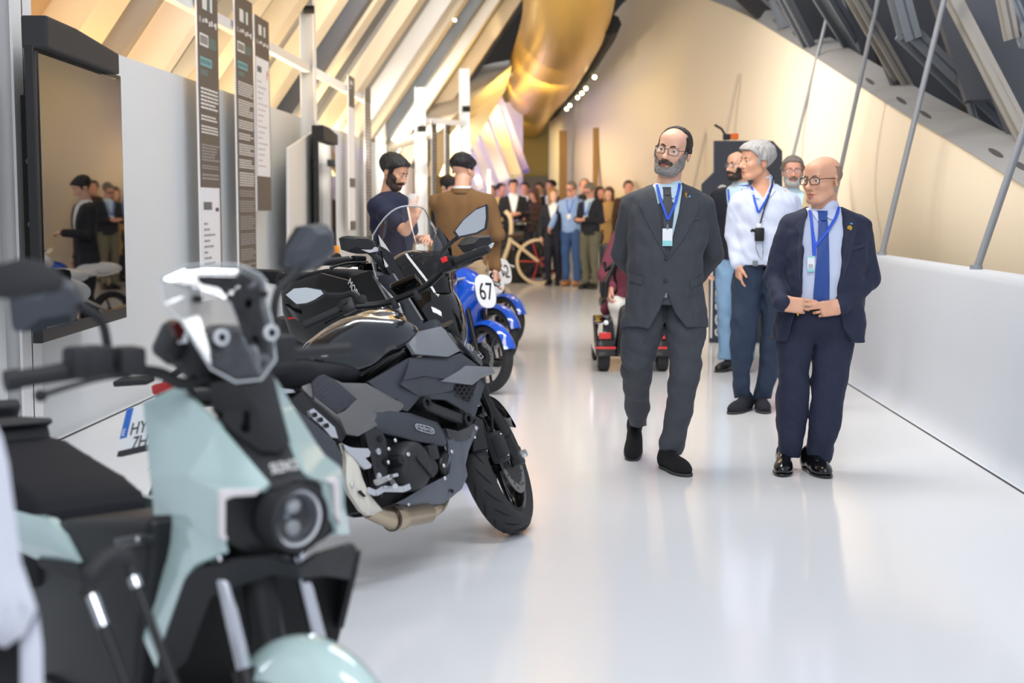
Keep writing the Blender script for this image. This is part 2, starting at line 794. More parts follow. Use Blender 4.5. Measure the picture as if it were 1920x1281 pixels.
M_olive = mat('olive brown wall', srgb(150, 124, 62), rough=0.6, bump=0.02, vary=0.04)
M_black = mat('black satin plastic', srgb(20, 21, 23), rough=0.42, bump=0.03, bscale=200, vary=0.1)
M_blackm = mat('matt black plastic', srgb(38, 39, 42), rough=0.62, bump=0.06, bscale=300, vary=0.08)
M_gloss = mat('gloss black', srgb(10, 10, 11), rough=0.05, coat=0.6, vary=0.1)
M_screen = mat('dark display glass', srgb(6, 6, 8), rough=0.02, ior=2.9, spec=0.6, vary=0.05)
M_taupe = mat('taupe print', srgb(96, 87, 80), rough=0.55, vary=0.02)
M_paper = mat('white print', srgb(232, 234, 240), rough=0.5, vary=0.01)
M_ink = mat('white ink', srgb(222, 220, 218), rough=0.5, vary=0.02)
M_inkg = mat('pale grey ink', srgb(150, 148, 148), rough=0.5, vary=0.02)
M_inkd = mat('dark ink', srgb(74, 74, 78), rough=0.5, vary=0.02)
M_teal = mat('teal ink', srgb(110, 172, 178), rough=0.5, vary=0.02)
M_tealg = mat('grey teal ink', srgb(92, 116, 112), rough=0.5, vary=0.02)
M_lamp = mat('lamp lens', (1, .9, .6), emit=(1.0, 0.86, 0.45), estr=14, vary=0.01)
M_lampw = mat('white lamp lens', (1, 1, 1), emit=(1.0, 0.93, 0.8), estr=9, vary=0.01)
M_fabricw = mat('white stretched fabric', srgb(240, 234, 222), rough=0.7, bump=0.03, bscale=20, vary=0.02)

Z = (0, 0, 1)
# ---- floor
fl = struct(obj('floor', box((2.5, 17, -0.1), (22, 44, 0.2)), M_floor))


def wallpiece(x0, x1, y0, y1, z0, z1):
    P = [shear(x0, y0, z0), shear(x1, y0, z0), shear(x1, y1, z0), shear(x0, y1, z0)]
    return prism(P, (0, 0, z1 - z0))


# ---- left display wall with the shadow joint along its foot
wl = struct(obj('wall_left', wallpiece(-3.12, -3.0, 2.0, 24.5, 0, 2.38), M_wall))
struct(obj('trim_1', wallpiece(-2.975, -2.955, 2.0, 24.5, 0.0, 0.003), M_line))

# ---- right parapet with a cove at its foot and a flat coping
prof = [(2.22, 0.0), (2.245, 0.012), (2.275, 0.04), (2.298, 0.09), (2.31, 0.16), (2.325, 0.5), (2.335, 0.95), (2.34, 0.985), (2.352, 1.0), (2.46, 1.0), (2.47, 0.99), (2.47, 0.0)]
ys = [1.0, 6, 10, 14, 18, 21.0]
V, Fc = [], []
for y in ys:
    for (x, z) in prof:
        V.append(shear(x, y, z))
n = len(prof)
for i in range(len(ys) - 1):
    for j in range(n):
        k = (j + 1) % n
        Fc.append((i * n + j, (i + 1) * n + j, (i + 1) * n + k, i * n + k))
Fc += [tuple(range(n)), tuple(reversed([(len(ys) - 1) * n + j for j in range(n)]))]
struct(obj('wall_right', (V, Fc), M_para, smooth=40))
struct(obj('trim_2', wallpiece(2.185, 2.197, 1.0, 21.0, 0.0, 0.003), M_line))

# ---- cream shell wall: upper edge, belly and foot, from the near right to the far end
SH = [  # (upper edge pixel, depth, foot x, belly push)
    ((2060, 425), 7.2, 3.55, .10), ((1920, 345), 9.0, 3.75, .15), ((1800, 272), 10.7, 3.8, .22), ((1660, 190), 13.2, 3.95, .30),
    ((1500, 88), 17.6, 4.1, .4), ((1400, 28), 21.0, 4.0, .45), ((1310, -10), 23.5, 3.7, .5), ((1240, -22), 25.5, 3.2, .5),
    ((1180, -4), 27.0, 2.6, .45), ((1140, 45), 28.2, 2.0, .3), ((1105, 112), 29.4, 1.5, .2), ((1068, 176), 31.0, 1.15, .1), ((1033, 205), 33.0, 0.85, .0), ((1030, 215), 35.0, 0.9, .0)]
rows = []
for (p, Y, fx, b) in SH:
    T = at(p[0], p[1], Y)
    rows.append((T, Vector((fx, Y + 0.3, -0.02)), b))
tops = crom([r[0] for r in rows], 6)
foots = crom([r[1] for r in rows], 6)
bel = crom([(r[2], 0, 0) for r in rows], 6)


def shell(u, v):
    i = u * (len(tops) - 1)
    a = int(round(i))
    T, Ft, b = tops[a], foots[a], bel[a][0]
    p = T.lerp(Ft, 1 - v)
    return p if v >= 1 else p + Vector((-b * math.sin(v * math.pi) ** 1.0, 0, 0))


def shell2(u, v):
    i = int(round(u * (len(tops) - 1)))
    T, Ft, b = tops[i], foots[i], bel[i][0]
    p = Ft.lerp(T, v)
    p.x -= b * math.sin(v * math.pi)
    return p


sv, sf = grid(shell2, len(tops), 22)
nn = len(sv)
sv2 = sv + [(p[0] + 0.12, p[1], p[2]) for p in sv]
sf2 = sf + [tuple(nn + i for i in reversed(q)) for q in sf]
for i in range(len(tops) - 1):
    a, b = i * 22 + 21, (i + 1) * 22 + 21
    sf2.append((a, b, nn + b, nn + a))
shellw = struct(obj('wall_back', (sv2, sf2), M_cream, smooth=60))

# recessed slots and thin joints in the shell's far part
for k, (px, pt, pb, w) in enumerate(((1056, 245, 338, .16), (1117, 240, 345, .10))):
    Y = 29.6 - k * 1.5
    p, q = at(px, pt, Y), at(px, pb + 150, Y)
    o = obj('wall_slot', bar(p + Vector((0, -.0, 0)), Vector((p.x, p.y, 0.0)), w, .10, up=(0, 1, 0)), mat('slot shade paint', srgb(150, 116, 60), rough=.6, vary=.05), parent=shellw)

# ---- fibre cement band along the shell's upper edge, with oval cut-outs
bandv = []
BD = [((2060, 425), 7.2, (2060, 375)), ((1920, 345), 9.0, (1920, 303)), ((1800, 272), 10.7, (1800, 243)), ((1660, 190), 13.2, (1660, 163)), ((1500, 88), 17.6, (1500, 62)), ((1400, 28), 21.0, (1400, 0)), ((1310, -10), 23.5, (1310, -35))]
fa = crom([at(b[0][0], b[0][1], b[1]) + Vector((-.02, 0, 0)) for b in BD], 5)
fb = crom([at(b[0][0], b[0][1] - 4, b[1]) + Vector((-.30, 0.1, .16)) for b in BD], 5)
fc = crom([at(b[2][0], b[2][1], b[1] + .7) for b in BD], 5)
V, Fc = [], []
m = len(fa)
for i in range(m):
    a, c = fa[i], fc[i]
    md = a.lerp(c, .45)
    V += [tuple(a), tuple(md), tuple(c), tuple(c + Vector((.25, .1, .05))), tuple(a + Vector((.2, .1, -.02)))]
for i in range(m - 1):
    for j in range(5):
        k = (j + 1) % 5
        Fc.append((i * 5 + j, (i + 1) * 5 + j, (i + 1) * 5 + k, i * 5 + k))
band = struct(obj('trim_3', (V, Fc), M_conc, smooth=30))
for i, t in enumerate((3.5, 5.2, 7.2, 12.4, 14.0, 15.8, 20.3, 22.0, 24.0)):
    k = int(t)
    if k + 1 >= m:
        continue
    md = lambda q: fa[q].lerp(fc[q], .45)
    p0 = md(k).lerp(fc[k], .5)
    p1 = md(k + 1).lerp(fc[k + 1], .5)
    c = p0.lerp(p1, t - k)
    ax = (p1 - p0).normalized()
    ay = (fc[k] - md(k)).normalized()
    nrm = ax.cross(ay).normalized()
    if nrm.y > 0:
        nrm = -nrm
    ring = [c + ax * (math.cos(a) * .20) + ay * (math.sin(a) * .105) + nrm * .004 for a in np.linspace(0, 2 * math.pi, 20, endpoint=False)]
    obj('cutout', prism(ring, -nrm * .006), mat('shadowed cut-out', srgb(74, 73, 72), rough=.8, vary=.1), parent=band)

# ---- steel roof frames above the band (upper right)
ST = [  # p, q, depth p, depth q, width, kind, material
    ((1462, -20), (1522, 96), 16.5, 17.4, .13, 'i', M_steel), ((1475, -25), (1562, 108), 17.3, 17.8, .5, 'p', M_steeld),
    ((1538, -20), (1622, 118), 15.6, 17.2, .2, 'i', M_steel), ((1586, -20), (1634, 130), 16.4, 16.6, .16, 'p', M_steeld),
    ((1598, -10), (1728, 216), 13.2, 14.2, .13, 'i', M_beamg), ((1660, -30), (1762, 224), 13.8, 14.2, .72, 'p', M_steeld),
    ((1698, 60), (1932, 284), 11.8, 12.6, .17, 'i', M_steel), ((1680, -24), (1706, 72), 11.7, 11.8, .17, 'i', M_steel),
    ((1762, -20), (1832, 190), 12.4, 11.9, .22, 'p', M_steeld), ((1780, -15), (1935, 285), 11.2, 10.4, .12, 'i', M_beamg), ((1815, 180), (1832, 246), 12.2, 12.0, .06, 'i', M_steel),
    ((1840, -25), (1960, 250), 11.6, 11.0, .62, 'p', M_steeld), ((1878, -20), (1897, 74), 10.4, 10.4, .10, 'i', M_beamg), ((1898, 10), (1926, 80), 10.9, 10.2, .1, 'i', M_steel),
    ((1360, -40), (1468, 60), 21.5, 20.0, .3, 'p', M_dark), ((1500, -40), (1520, 40), 20, 19, .14, 'i', M_steel), ((1446, -30), (1470, 52), 19.0, 19.0, .16, 'i', M_steel)]
ordw = ['first', 'second', 'third', 'fourth', 'fifth', 'sixth', 'seventh', 'eighth', 'ninth', 'tenth', 'eleventh', 'twelfth']
for (p, q, y0, y1, w, kd, mm) in ST:
    P, Q = at(p[0], p[1], y0), at(q[0], q[1], y1)
    if kd == 'i':
        tag(obj('roof_strut', ibeam(P, Q, w * .8, w, .022, up=(0, -1, 0.2)), mm), ordw[sum(1 for r in ST if r[5] == 'i' and r[0][0] < p[0])] + ' steel strut from the left in the roof frame above the cement band', 'strut', 'steel struts of the roof frame')
    else:
        tag(obj('roof_plate_girder', bar(P, Q, w, .05, up=(0.25, -1, 0.2)), mm), ordw[sum(1 for r in ST if r[5] == 'p' and r[0][0] < p[0])] + ' broad dark web plate from the left between the roof struts', 'girder', 'dark plate girders of the roof frame')
# dark cladding behind the frames
rb = [at(1330, 20, 27), at(1480, 90, 23), at(1700, 215, 17), at(1960, 370, 12.5), at(2150, 460, 10.5), at(2300, -60, 10.5), at(1900, -200, 16), at(1330, -160, 27)]
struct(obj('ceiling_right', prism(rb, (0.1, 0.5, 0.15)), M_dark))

# ---- leaning rods that stand on the parapet coping
RODS = [((1830, 503), (1928, 190), 7.9, 8.4, True), ((1652, 474), (1762, -25), 10.1, 10.5, True), ((1543, 460), (1641, -30), 12.9, 13.4, True), ((1447, 445), (1556, -30), 15.6, 16.2, True), ((1391, 436), (1482, -10), 18.1, 19.0, True)]
side = ['nearest', 'second', 'third', 'fourth', 'fifth']
for i, (p, q, y0, y1, b) in enumerate(RODS):
    # foot on the coping (z = 1.0), lean read off the photograph
    P = gnd(p[0], p[1], 1.0)
    xc = 2.405
    Y = (xc) / ((p[0] - 960) / FPX - 0.0375)
    P = shear(xc, Y, 0.995)
    d = Vector(((q[0] - p[0]), 0, -(q[1] - p[1]))).normalized()
    L = 5.2 if i else 4.0
    r = [.023, .0225, .0215, .021, .021][i]
    rt = thing('leaning_rod', '%s leaning grey rod on the parapet coping, counted from the right' % side[i], 'rod', P, 'leaning rods on the parapet')
    obj('rod', tube([(0, 0, 0), d * L], r, 12), M_rod, rt, smooth=40)
    obj('foot_collar', lathe([(0, .03), (r * 1.5, .03), (r * 1.7, 0), (r * 1.7, -.002), (0, -.002)], 14, 'Z'), M_rod, rt, smooth=30)
for i, (p, q, Y) in enumerate((((1359, 262), (1385, 139), 20.6), ((1303, 340), (1331, 213), 22.5), ((1181, 345), (1181, 247), 27.0))):
    P, Q = at(p[0], p[1], Y), at(q[0], q[1], Y)
    d = (P - Q).normalized()
    t = Q.z / max(-d.z, .1)
    B = Q + d * t
    hit = None
    rt = thing('leaning_rod', ['thin rod that dies into the cream shell just above the dark totem', 'thin rod that dies into the cream shell above the grey-suited man', 'short upright rod against the yellow lit part of the shell'][i], 'rod', B, 'thin rods before the cream shell')
    obj('rod', tube([(0, 0, 0), Q - B], .019, 10), mat('bronze rod', srgb(178, 166, 150), rough=.4, vary=.03), rt, smooth=40)

# ---- end wall and door at the far end
struct(obj('wall_end', box((-0.6, 36.25, 2.2), (7.4, 0.2, 4.6)), M_olive))
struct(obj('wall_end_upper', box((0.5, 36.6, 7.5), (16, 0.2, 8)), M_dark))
dr = struct(obj('door_1', box((1012 * 0 + at(1018, 480, 36).x, 36.06, 1.08), (1.3, 0.06, 2.16)), mat('grey door', srgb(90, 84, 80), rough=.5, vary=.05)))
obj('handle', box((at(1018, 480, 36).x - .5, 36.0, 1.05), (.03, .06, .2)), M_steel, dr)

# ---- big brass soffit that comes down towards the far end
GC = [((1075, -520), 14.0, .60), ((1072, -200), 17.0, .62), ((1066, 4), 20.0, .63), ((1046, 76), 23.5, .66), ((1018, 138), 27.0, .66), ((1000, 182), 30.5, .56), ((992, 214), 34.0, .48), ((994, 228), 36.1, .42)]
gc = crom([at(g[0][0], g[0][1], g[1]) for g in GC], 5)
gr = [v[0] for v in crom([(g[2], 0, 0) for g in GC], 5)]
tag(obj('brass_soffit', tube(gc, gr, 40, caps=False, flat=.95), M_gold, smooth=60), 'huge brass coloured tubular soffit running down along the hall ceiling', 'ceiling soffit')

# dark lamp track along the shell edge, with glowing lamps
tr = [gc[i] + Vector((gr[i] * .96 + .06, -.05, -gr[i] * .30)) for i in range(11, len(gc) - 6)]
trk = thing('lamp_track', 'dark curved lamp track with glowing spotlights above the yellow shell', 'lamp track', tr[0])
obj('rail', tube([p - tr[0] + Vector((-.05, -.12, .02)) for p in tr], [.15 - .002 * i for i in range(len(tr))], 8), M_hole, trk, smooth=40)
for f in (.42, .50, .58, .63, .74, .80):
    c = tr[int(f * (len(tr) - 1))] - tr[0] + Vector((.10, -.16, -.10))
    b = obj('spotlight', join(xf(lathe([(0, .10), (.05, .1), (.055, .0), (.055, -.06)], 12, 'Y'), Matrix.Translation(c))), M_black, trk, smooth=40)
    obj('lens', xf(lathe([(0, 0), (.034, 0), (.034, .01), (0, .01)], 12, 'Y'), Matrix.Translation(c + Vector((0, -.065, 0)))), M_lamp, b)
spot('spot_gold_a', (-0.5, 27.0, 3.6), (1.6, 29.0, 1.6), 240, (1, .68, .18), 120, .9, .25)
spot('spot_gold_b', (-0.1, 30.5, 3.2), (-0.3, 36.0, 1.6), 260, GOLD, 130, .9, .25)
spot('spot_gold_c', (0.0, 22.0, 3.0), (0.2, 25.0, 4.2), 100, GOLD, 130, .9, .3)
spot('spot_gold_d', (-0.4, 24.0, 3.4), (2.6, 27.0, 1.8), 240, (1, .68, .16), 120, .9, .3)
spot('spot_soffit', at(1000, 330, 24.0) + Vector((0, 0, 1.0)), at(1030, 90, 25.0), 150, (1, .8, .45), 80, .8)

# ---- left sloping roof: taupe back panels, cladding beams, white frame
SL = Vector((1, 0, 1.45)).normalized()
SN = Vector((1.45, 0, -1)).normalized()          # into the hall
LL = 7.2


def slope(Y, s, off=0.0, x0=None, z0=1.75):
    x0 = -4.5 + max(0, Y - 17) / 10.0 * 1.25 if x0 is None else x0
    return shear(x0, Y, z0) + SL * s + SN * off


cr = struct(obj('ceiling_left', join(prism([slope(4, -.3), slope(17, -.3), slope(17, LL), slope(4, LL)], -SN * .08), prism([slope(17, -.3), slope(27.5, -.3), slope(27.5, LL), slope(17, LL)], -SN * .08)), M_beamd))
BY = [(7.9, .30, .3, M_beamd), (9.0, .20, .34, M_beamw), (9.9, .75, .10, M_beamd), (10.75, .62, .3, M_beamc), (11.45, .16, .36, M_beamg), (12.05, .6, .12, M_beamc), (12.75, .22, .34, M_beamw), (13.6, .62, .22, M_beamg),
      (14.35, .55, .3, M_beamc), (15.15, .5, .12, M_beamg), (15.75, .45, .3, M_beamc), (16.5, .6, .14, M_beamg), (17.3, .6, .30, M_beamc), (18.0, .35, .36, M_steeld), (18.75, .6, .26, M_beamc), (19.5, .5, .14, M_steeld), (20.2, .62, .3, M_beamc),
      (21.0, .42, .16, M_beamg), (21.7, .55, .3, M_beamw), (22.5, .5, .26, M_beamc), (23.3, .45, .3, M_steel), (24.1, .4, .34, M_beamw), (24.9, .4, .2, M_beamg), (25.7, .4, .3, M_beamc), (26.5, .35, .2, M_steeld)]
for (Y, w, dp, mm) in BY:
    P, Q = slope(Y, -.3, dp / 2), slope(Y, LL, dp / 2)
    obj('beam', bar(P, Q, w, dp, up=SN), mm, cr)
for Y in (9.45, 11.2, 13.1, 14.85, 17.0, 18.4, 19.9, 22.1):
    obj('batten', bar(slope(Y, -.3, .06), slope(Y, LL, .06), .07, .13, up=SN), M_beamg, cr)
# small fittings on the beams: lamps and junction boxes
for (px, py) in ((853, 38), (932, 63)):
    best = min((abs((at(px, py, Y).x - 0.0375 * Y) - (-4.5 + max(0, Y - 17) / 10.0 * 1.25 + (at(px, py, Y).z - 1.75) / 1.45 + .36)), Y) for Y in np.arange(12, 28, .05))
    c = at(px, py, best[1])
    tag(obj('ceiling_lamp', ellips(c, (.022, .022, .022), 10, 8), M_lampw), 'small glowing lamp on the sloping beams %s' % ('left of the brass soffit' if px > 900 else 'high above the brown jacket'), 'lamp')
area('added_uplight_a', slope(10.4, .30, .55), slope(10.4, 2.6, .1), 4.6, .25, 62, (1, .62, .27), 95)  # three added warm lights, hidden behind the wall, brighten the sloping beams
area('added_uplight_b', slope(15.2, .3, .55), slope(15.2, 2.8, .1), 4.0, .25, 70, (1, .78, .5), 95)
area('added_uplight_c', slope(20.8, .3, .55), slope(20.8, 3, .1), 5.5, .3, 110, (1, .8, .52), 95)

# white frame: posts and two rails in front of the wall
fr_rail = tag(obj('frame_rail', bar(shear(-2.93, 6.5, 2.93), shear(-2.93, 23.5, 2.93), .07, .09), M_white), 'long white horizontal rail on which the text banners hang', 'rail')
for i, (px, w, top) in enumerate(((583, .20, 4.2), (716, .22, 3.55), (790, .20, 3.15), (872, .20, 3.5), (28, .3, 3.2))):
    xc = -2.93
    Y = xc / ((px - 960) / FPX - 0.0375)
    if Y > 24:
        Y = 21.5 if px < 800 else 22.3
        xc = Y * ((px - 960) / FPX - 0.0375)
    B = shear(xc, Y, 0)
    words = ['behind the wide screen with the slanted white board', 'beyond the man in the navy polo', 'right of the navy polo man, in line with his face', 'left of the brown jacket man, farthest of the row', 'at the left edge beside the big screen'][i]
    t = thing('frame_post', 'white upright steel post ' + words, 'post', B, 'white posts of the banner frame')
    obj('post', ibeam((0, 0, 0), (0, 0, top), w, .16, .014, up=(1, 0, 0)), M_white, t)
    if i != 4:
        obj('side_plate', box((.09, -.02, 1.2), (.02, w * 1.25, 2.3)), M_white, t)
        if i < 2:
            obj('arm', bar((0, 0, top - .5), Vector((0, 0, top - .5)) + SL * 1.1 + Vector((0, .1, 0)), .09, .12), M_beamw, t)
        obj('bracket', lathe([(0, .06), (.045, .06), (.045, -.06), (0, -.06)], 14, 'X', (.03, -.1, top - .62)), M_hole, t, smooth=30)
        for z in (2.0, 2.25):
            obj('bolt', ellips((.105, -.02, z), (.012, .02, .02), 8, 6), M_steel, t)


fr_rail2 = tag(obj('frame_rail', bar(Vector((at(788, 300, 21.4).x, 21.4, 2.66)), Vector((at(874, 300, 22.3).x, 22.3, 2.66)), .06, .08), M_white), 'short white rail between the two farthest posts', 'rail')


# ---- hanging text banners
def banner(px0, px1, ztop, zbot, label, rows, xc=-2.86, group='text banners on the white rail', Yfix=None):
    Y0 = xc / ((px0 - 960) / FPX - 0.0375)
    Y1 = xc / ((px1 - 960) / FPX - 0.0375)
    if Yfix:
        Y0, xc = Yfix, Yfix * ((px0 - 960) / FPX - 0.0375)
        Y1 = Y0 + .25
    O = shear(xc, Y0, ztop)
    xd = shear(xc if not Yfix else Y1 * ((px1 - 960) / FPX - 0.0375), Y1, ztop) - O
    W = xd.length
    M = plane_frame(O, xd, (0, 0, 1))   # x along the banner, y up, z towards the hall
    t = thing('text_banner', label, 'banner', M, group)
    H = ztop - zbot
    obj('board', box((W / 2, -H / 2, -.008), (W, H, .016)), M_white, t)
    prints = {}
    for (x0, x1, y0, y1, mm, lift) in rows:
        prints.setdefault((mm.name, lift), []).append(box(((x0 + x1) / 2 * W, -(y0 + y1) / 2 * H, lift / 2), ((x1 - x0) * W, (y1 - y0) * H, lift)))
    nm = {'taupe print': 'print_ground', 'white print': 'print_card', 'white ink': 'printed_lines', 'pale grey ink': 'printed_lines', 'dark ink': 'printed_lines', 'teal ink': 'printed_heading', 'grey teal ink': 'printed_heading', 'red ink': 'printed_logo'}
    for (k, l), sh in prints.items():
        q = obj(nm.get(k, 'print'), join(*sh), MATS[k], t)
        if len(sh) > 1:
            q['kind'] = 'stuff'
    return t, W, H


def lines(x0, x1, ya, yb, n, mm, lift=.003, seed=1, fill=.52, ragged=.3):
    r = random.Random(seed)
    out = []
    st = (yb - ya) / n
    for i in range(n):
        xe = x1 if r.random() > .3 else x1 - (x1 - x0) * ragged * r.random()
        x = x0
        while x < xe - .01:                     # word by word
            w = min(r.uniform(.06, .17), xe - x)
            out.append((x, x + w, ya + i * st, ya + i * st + st * fill, mm, lift))
            x += w + .022
    return out


def head(y, k=1.0):
    """emblem, row of partner marks, title plate and heading of a banner; y = where it starts"""
    o = [(.25, .46, y, y + .055 * k, M_ink, .003), (.48, .6, y + .004, y + .055 * k, M_tealg, .003), (.62, .72, y, y + .055 * k, M_ink, .003)]
    for i, (x, w) in enumerate(((.08, .1), (.25, .06), (.36, .12), (.55, .07), (.66, .07), (.78, .1), (.86, .06))):
        o.append((x, x + w, y + (.085 + .006 * (i % 2)) * k, y + (.108 - .004 * (i % 3)) * k, M_ink if i else M_inkg, .003))
    o += [(.1, .5, y + .145 * k, y + .19 * k, M_ink, .003), (.53, .88, y + .15 * k, y + .19 * k, M_tealg, .003)]
    for i in range(5):
        o.append((.13 + .07 * i, .175 + .07 * i, y + .153 * k, y + .182 * k, M_taupe, .004))
    o += [(.1, .65, y + .23 * k, y + .262 * k, M_teal, .003), (.1, .45, y + .275 * k, y + .295 * k, M_tealg, .003)]
    for i in range(8):
        o.append((.12 + .063 * i, .155 + .063 * i, y + .238 * k, y + .254 * k, M_tealg, .004))
    return o


M_red = mat('red ink', srgb(214, 84, 96), rough=.5, vary=.02)
b1 = [(.0, 1, 0, 1, M_taupe, .0015), (.0, .92, .645, 1.0, M_paper, .0025)] + head(.045, .85)
b1 += lines(.1, .93, .335, .405, 6, M_ink, seed=2) + lines(.1, .93, .42, .44, 2, M_ink, seed=3) + lines(.1, .9, .452, .48, 3, M_ink, seed=4) + lines(.1, .95, .51, .565, 6, M_inkg, seed=5) + lines(.1, .9, .575, .59, 2, M_inkg, seed=6) + lines(.1, .9, .602, .625, 2, M_inkg, seed=6)
b1 += [(.12, .16, .69, .715, M_inkd, .004), (.18, .26, .69, .715, M_inkd, .004), (.28, .36, .69, .715, M_inkd, .004), (.38, .47, .69, .715, M_inkd, .004), (.5, .53, .69, .715, M_inkd, .004), (.7, .86, .708, .72, M_inkd, .004)]
for k in range(12):
    b1 += lines(.12, .3 + .35 * ((k * 7) % 5) / 4, .755 + .018 * k, .768 + .018 * k, 1, M_inkg, lift=.004, seed=20 + k)
banner(379, 417, 2.93 + .22, 0.62, 'dark text banner whose lower third is a white card, nearest on the rail', b1)
b2 = [(.0, 1, 0, 1, M_taupe, .0015)] + head(.045, .8)
yy = .30
for k, nl in enumerate((6, 7, 4, 3, 5, 4, 6, 3, 5, 6, 5, 5, 4, 4)):
    b2 += lines(.1, .95, yy, yy + nl * .0085, nl, M_ink if k < 7 else M_inkg, seed=40 + k)
    yy += nl * .0085 + .012
banner(449, 481, 2.93 + .28, 0.72, 'dark text banner covered in text from top to bottom, middle of the near three', b2)
b3 = [(.0, 1, 0, 1, M_taupe, .0015), (.02, .95, .21, .82, M_paper, .0025)] + [r for r in head(.04, .95)[:10]]
b3 += [(.12, .2, .255, .285, M_inkd, .004), (.22, .3, .255, .285, M_inkd, .004), (.32, .4, .255, .285, M_inkd, .004), (.78, .82, .27, .31, M_red, .004), (.82, .86, .26, .29, M_red, .004)]
for k in range(16):
    b3 += lines(.12, .4 + .4 * ((k * 5) % 7) / 6, .33 + .029 * k, .338 + .029 * k, 1, M_inkg, lift=.004, seed=70 + k)
banner(485, 511, 2.93 + .2, 1.33, 'shortest of the near dark banners, with a white card and bare dark foot', b3)
far = [(.0, 1, 0, 1, M_taupe, .0015), (.05, .95, .2, .66, M_paper, .0025), (.05, .95, .72, .94, M_paper, .0025)] + head(.03, .5)[:6]
banner(657, 668, 3.1, 1.06, 'pale text banner hanging in front of the post beyond the second screen', far)
banner(687, 698, 3.1, .7, 'brown text banner close behind the navy polo man, seen nearly edge on', [(.0, 1, 0, 1, M_taupe, .0015)] + lines(.1, .9, .1, .9, 40, M_inkg, seed=90))
banner(811, 820, 2.66, .9, 'brown text banner between the two men, left of the far pair', [(.0, 1, 0, 1, M_taupe, .0015)] + lines(.1, .9, .1, .9, 30, M_inkg, seed=91), Yfix=21.55)
banner(836, 845, 2.66, .9, 'brown text banner between the two men, right of the far pair', [(.0, 1, 0, 1, M_taupe, .0015)] + lines(.1, .9, .1, .9, 30, M_inkg, seed=92), Yfix=21.85)


# ---- big wall screens
def screen(px0, px1, xc0, xc1, zb, zt, label, words):
    Y0 = xc0 / ((px0 - 960) / FPX - 0.0375)
    Y1 = xc1 / ((px1 - 960) / FPX - 0.0375)
    O = shear(xc0, Y0, 0)
    xd = shear(xc1, Y1, 0) - O
    W = xd.length
    M = plane_frame(O, xd, Z)
    t = thing('display_screen', label, 'screen', M, 'big display screens')
    H = zt - zb
    fr = .045
    obj('housing', box((W / 2, (zb + zt) / 2, -.025), (W, H, .05), .006), M_black, t)
    obj('glass', box((W / 2 + .005, (zb + zt) / 2 + .02, .004), (W - .09, H - .1, .006)), M_screen, t)
    pts = [(0, zt - .04, .03), (W * .42, zt - .04, .03)]
    obj('camera_bar', bev(prism([(.0, zt - .02, -.06), (W * .82, zt - .02, -.06), (W * .82, zt + .10, -.06), (W * .3, zt + .14, -.06), (.0, zt + .14, -.06)], (0, 0, .13)), .012), M_blackm, t)
    obj('wall_bracket', join(box((.42, (zb + zt) / 2, -.14), (.16, H * .7, .08)), box((W - .4, (zb + zt) / 2, -.14), (.16, H * .7, .08)), box((W / 2, (zb + zt) / 2, -.20), (W * .5, .2, .10))), M_hole, t)
    for z in (.4, .62):
        obj('bolt', ellips((.33, zb + H * z, -.14), (.02, .02, .02), 8, 6), M_steel, t)
    return t


screen(76, 236, -2.62, -2.72, .68, 2.16, 'big dark wall screen at the left, reflecting the cream shell', '')
screen(598, 631, -2.66, -2.72, .72, 2.10, 'dark wall screen seen almost edge on, farther along the wall', '')
# slanted white boards beside the screens
for (pts, Yr, lb) in (([(542, 277, 14.2), (588, 247, 15.5), (586, 505, 15.5), (541, 475, 14.2)], 0, 'white slanted-top board beside the farther screen'), ([(735, 318, 20.0), (775, 280, 21.5), (775, 480, 21.5), (735, 480, 20)], 0, 'white slanted-top board behind the head of the navy polo man')):
    P = []
    for (px, py, Y) in pts:
        xc = -2.80 if Y < 18 else -2.85
        Yq = xc / ((px - 960) / FPX - 0.0375)
        q = at(px, py, Yq)
        P.append(q)
    P[2].z = P[3].z = 0.0
    tag(obj('white_board', bev(prism(P, (-.03, 0, 0)), .004, 1), M_white), lb, 'board')
tag(obj('white_board', bev(prism([shear(-2.9, 5.2, .0), shear(-2.9, 7.35, .0), shear(-2.9, 7.35, 2.75), shear(-2.9, 5.2, 2.75)], (-.04, 0, 0)), .004, 1), M_white), 'white board at the left edge behind the big screen', 'board')
tag(obj('small_camera', bev(box(at(745, 306, 20.5), (.22, .2, .1)), .01), M_black), 'small black camera box above the head of the navy polo man', 'camera')

# ---- white fabric canopy, brass edged panel and blue lit bars at the far left
CU = crom([at(698, 262, 26.0), at(745, 200, 26.5), at(800, 160, 27.0), at(880, 132, 27.4), at(962, 112, 27.8)], 4)
CL = crom([at(726, 290, 22.6), at(790, 268, 22.8), at(850, 240, 23.0), at(905, 200, 23.2), at(960, 136, 23.4)], 4)


def canopy(u, v):
    k = int(round(u * 16))
    p = CL[k].lerp(CU[k], v)
    return p + Vector((0, 0, -.10 * math.sin(v * math.pi) + .025 * math.sin(v * 21 + u * 5) + .02 * math.sin(u * 17)))


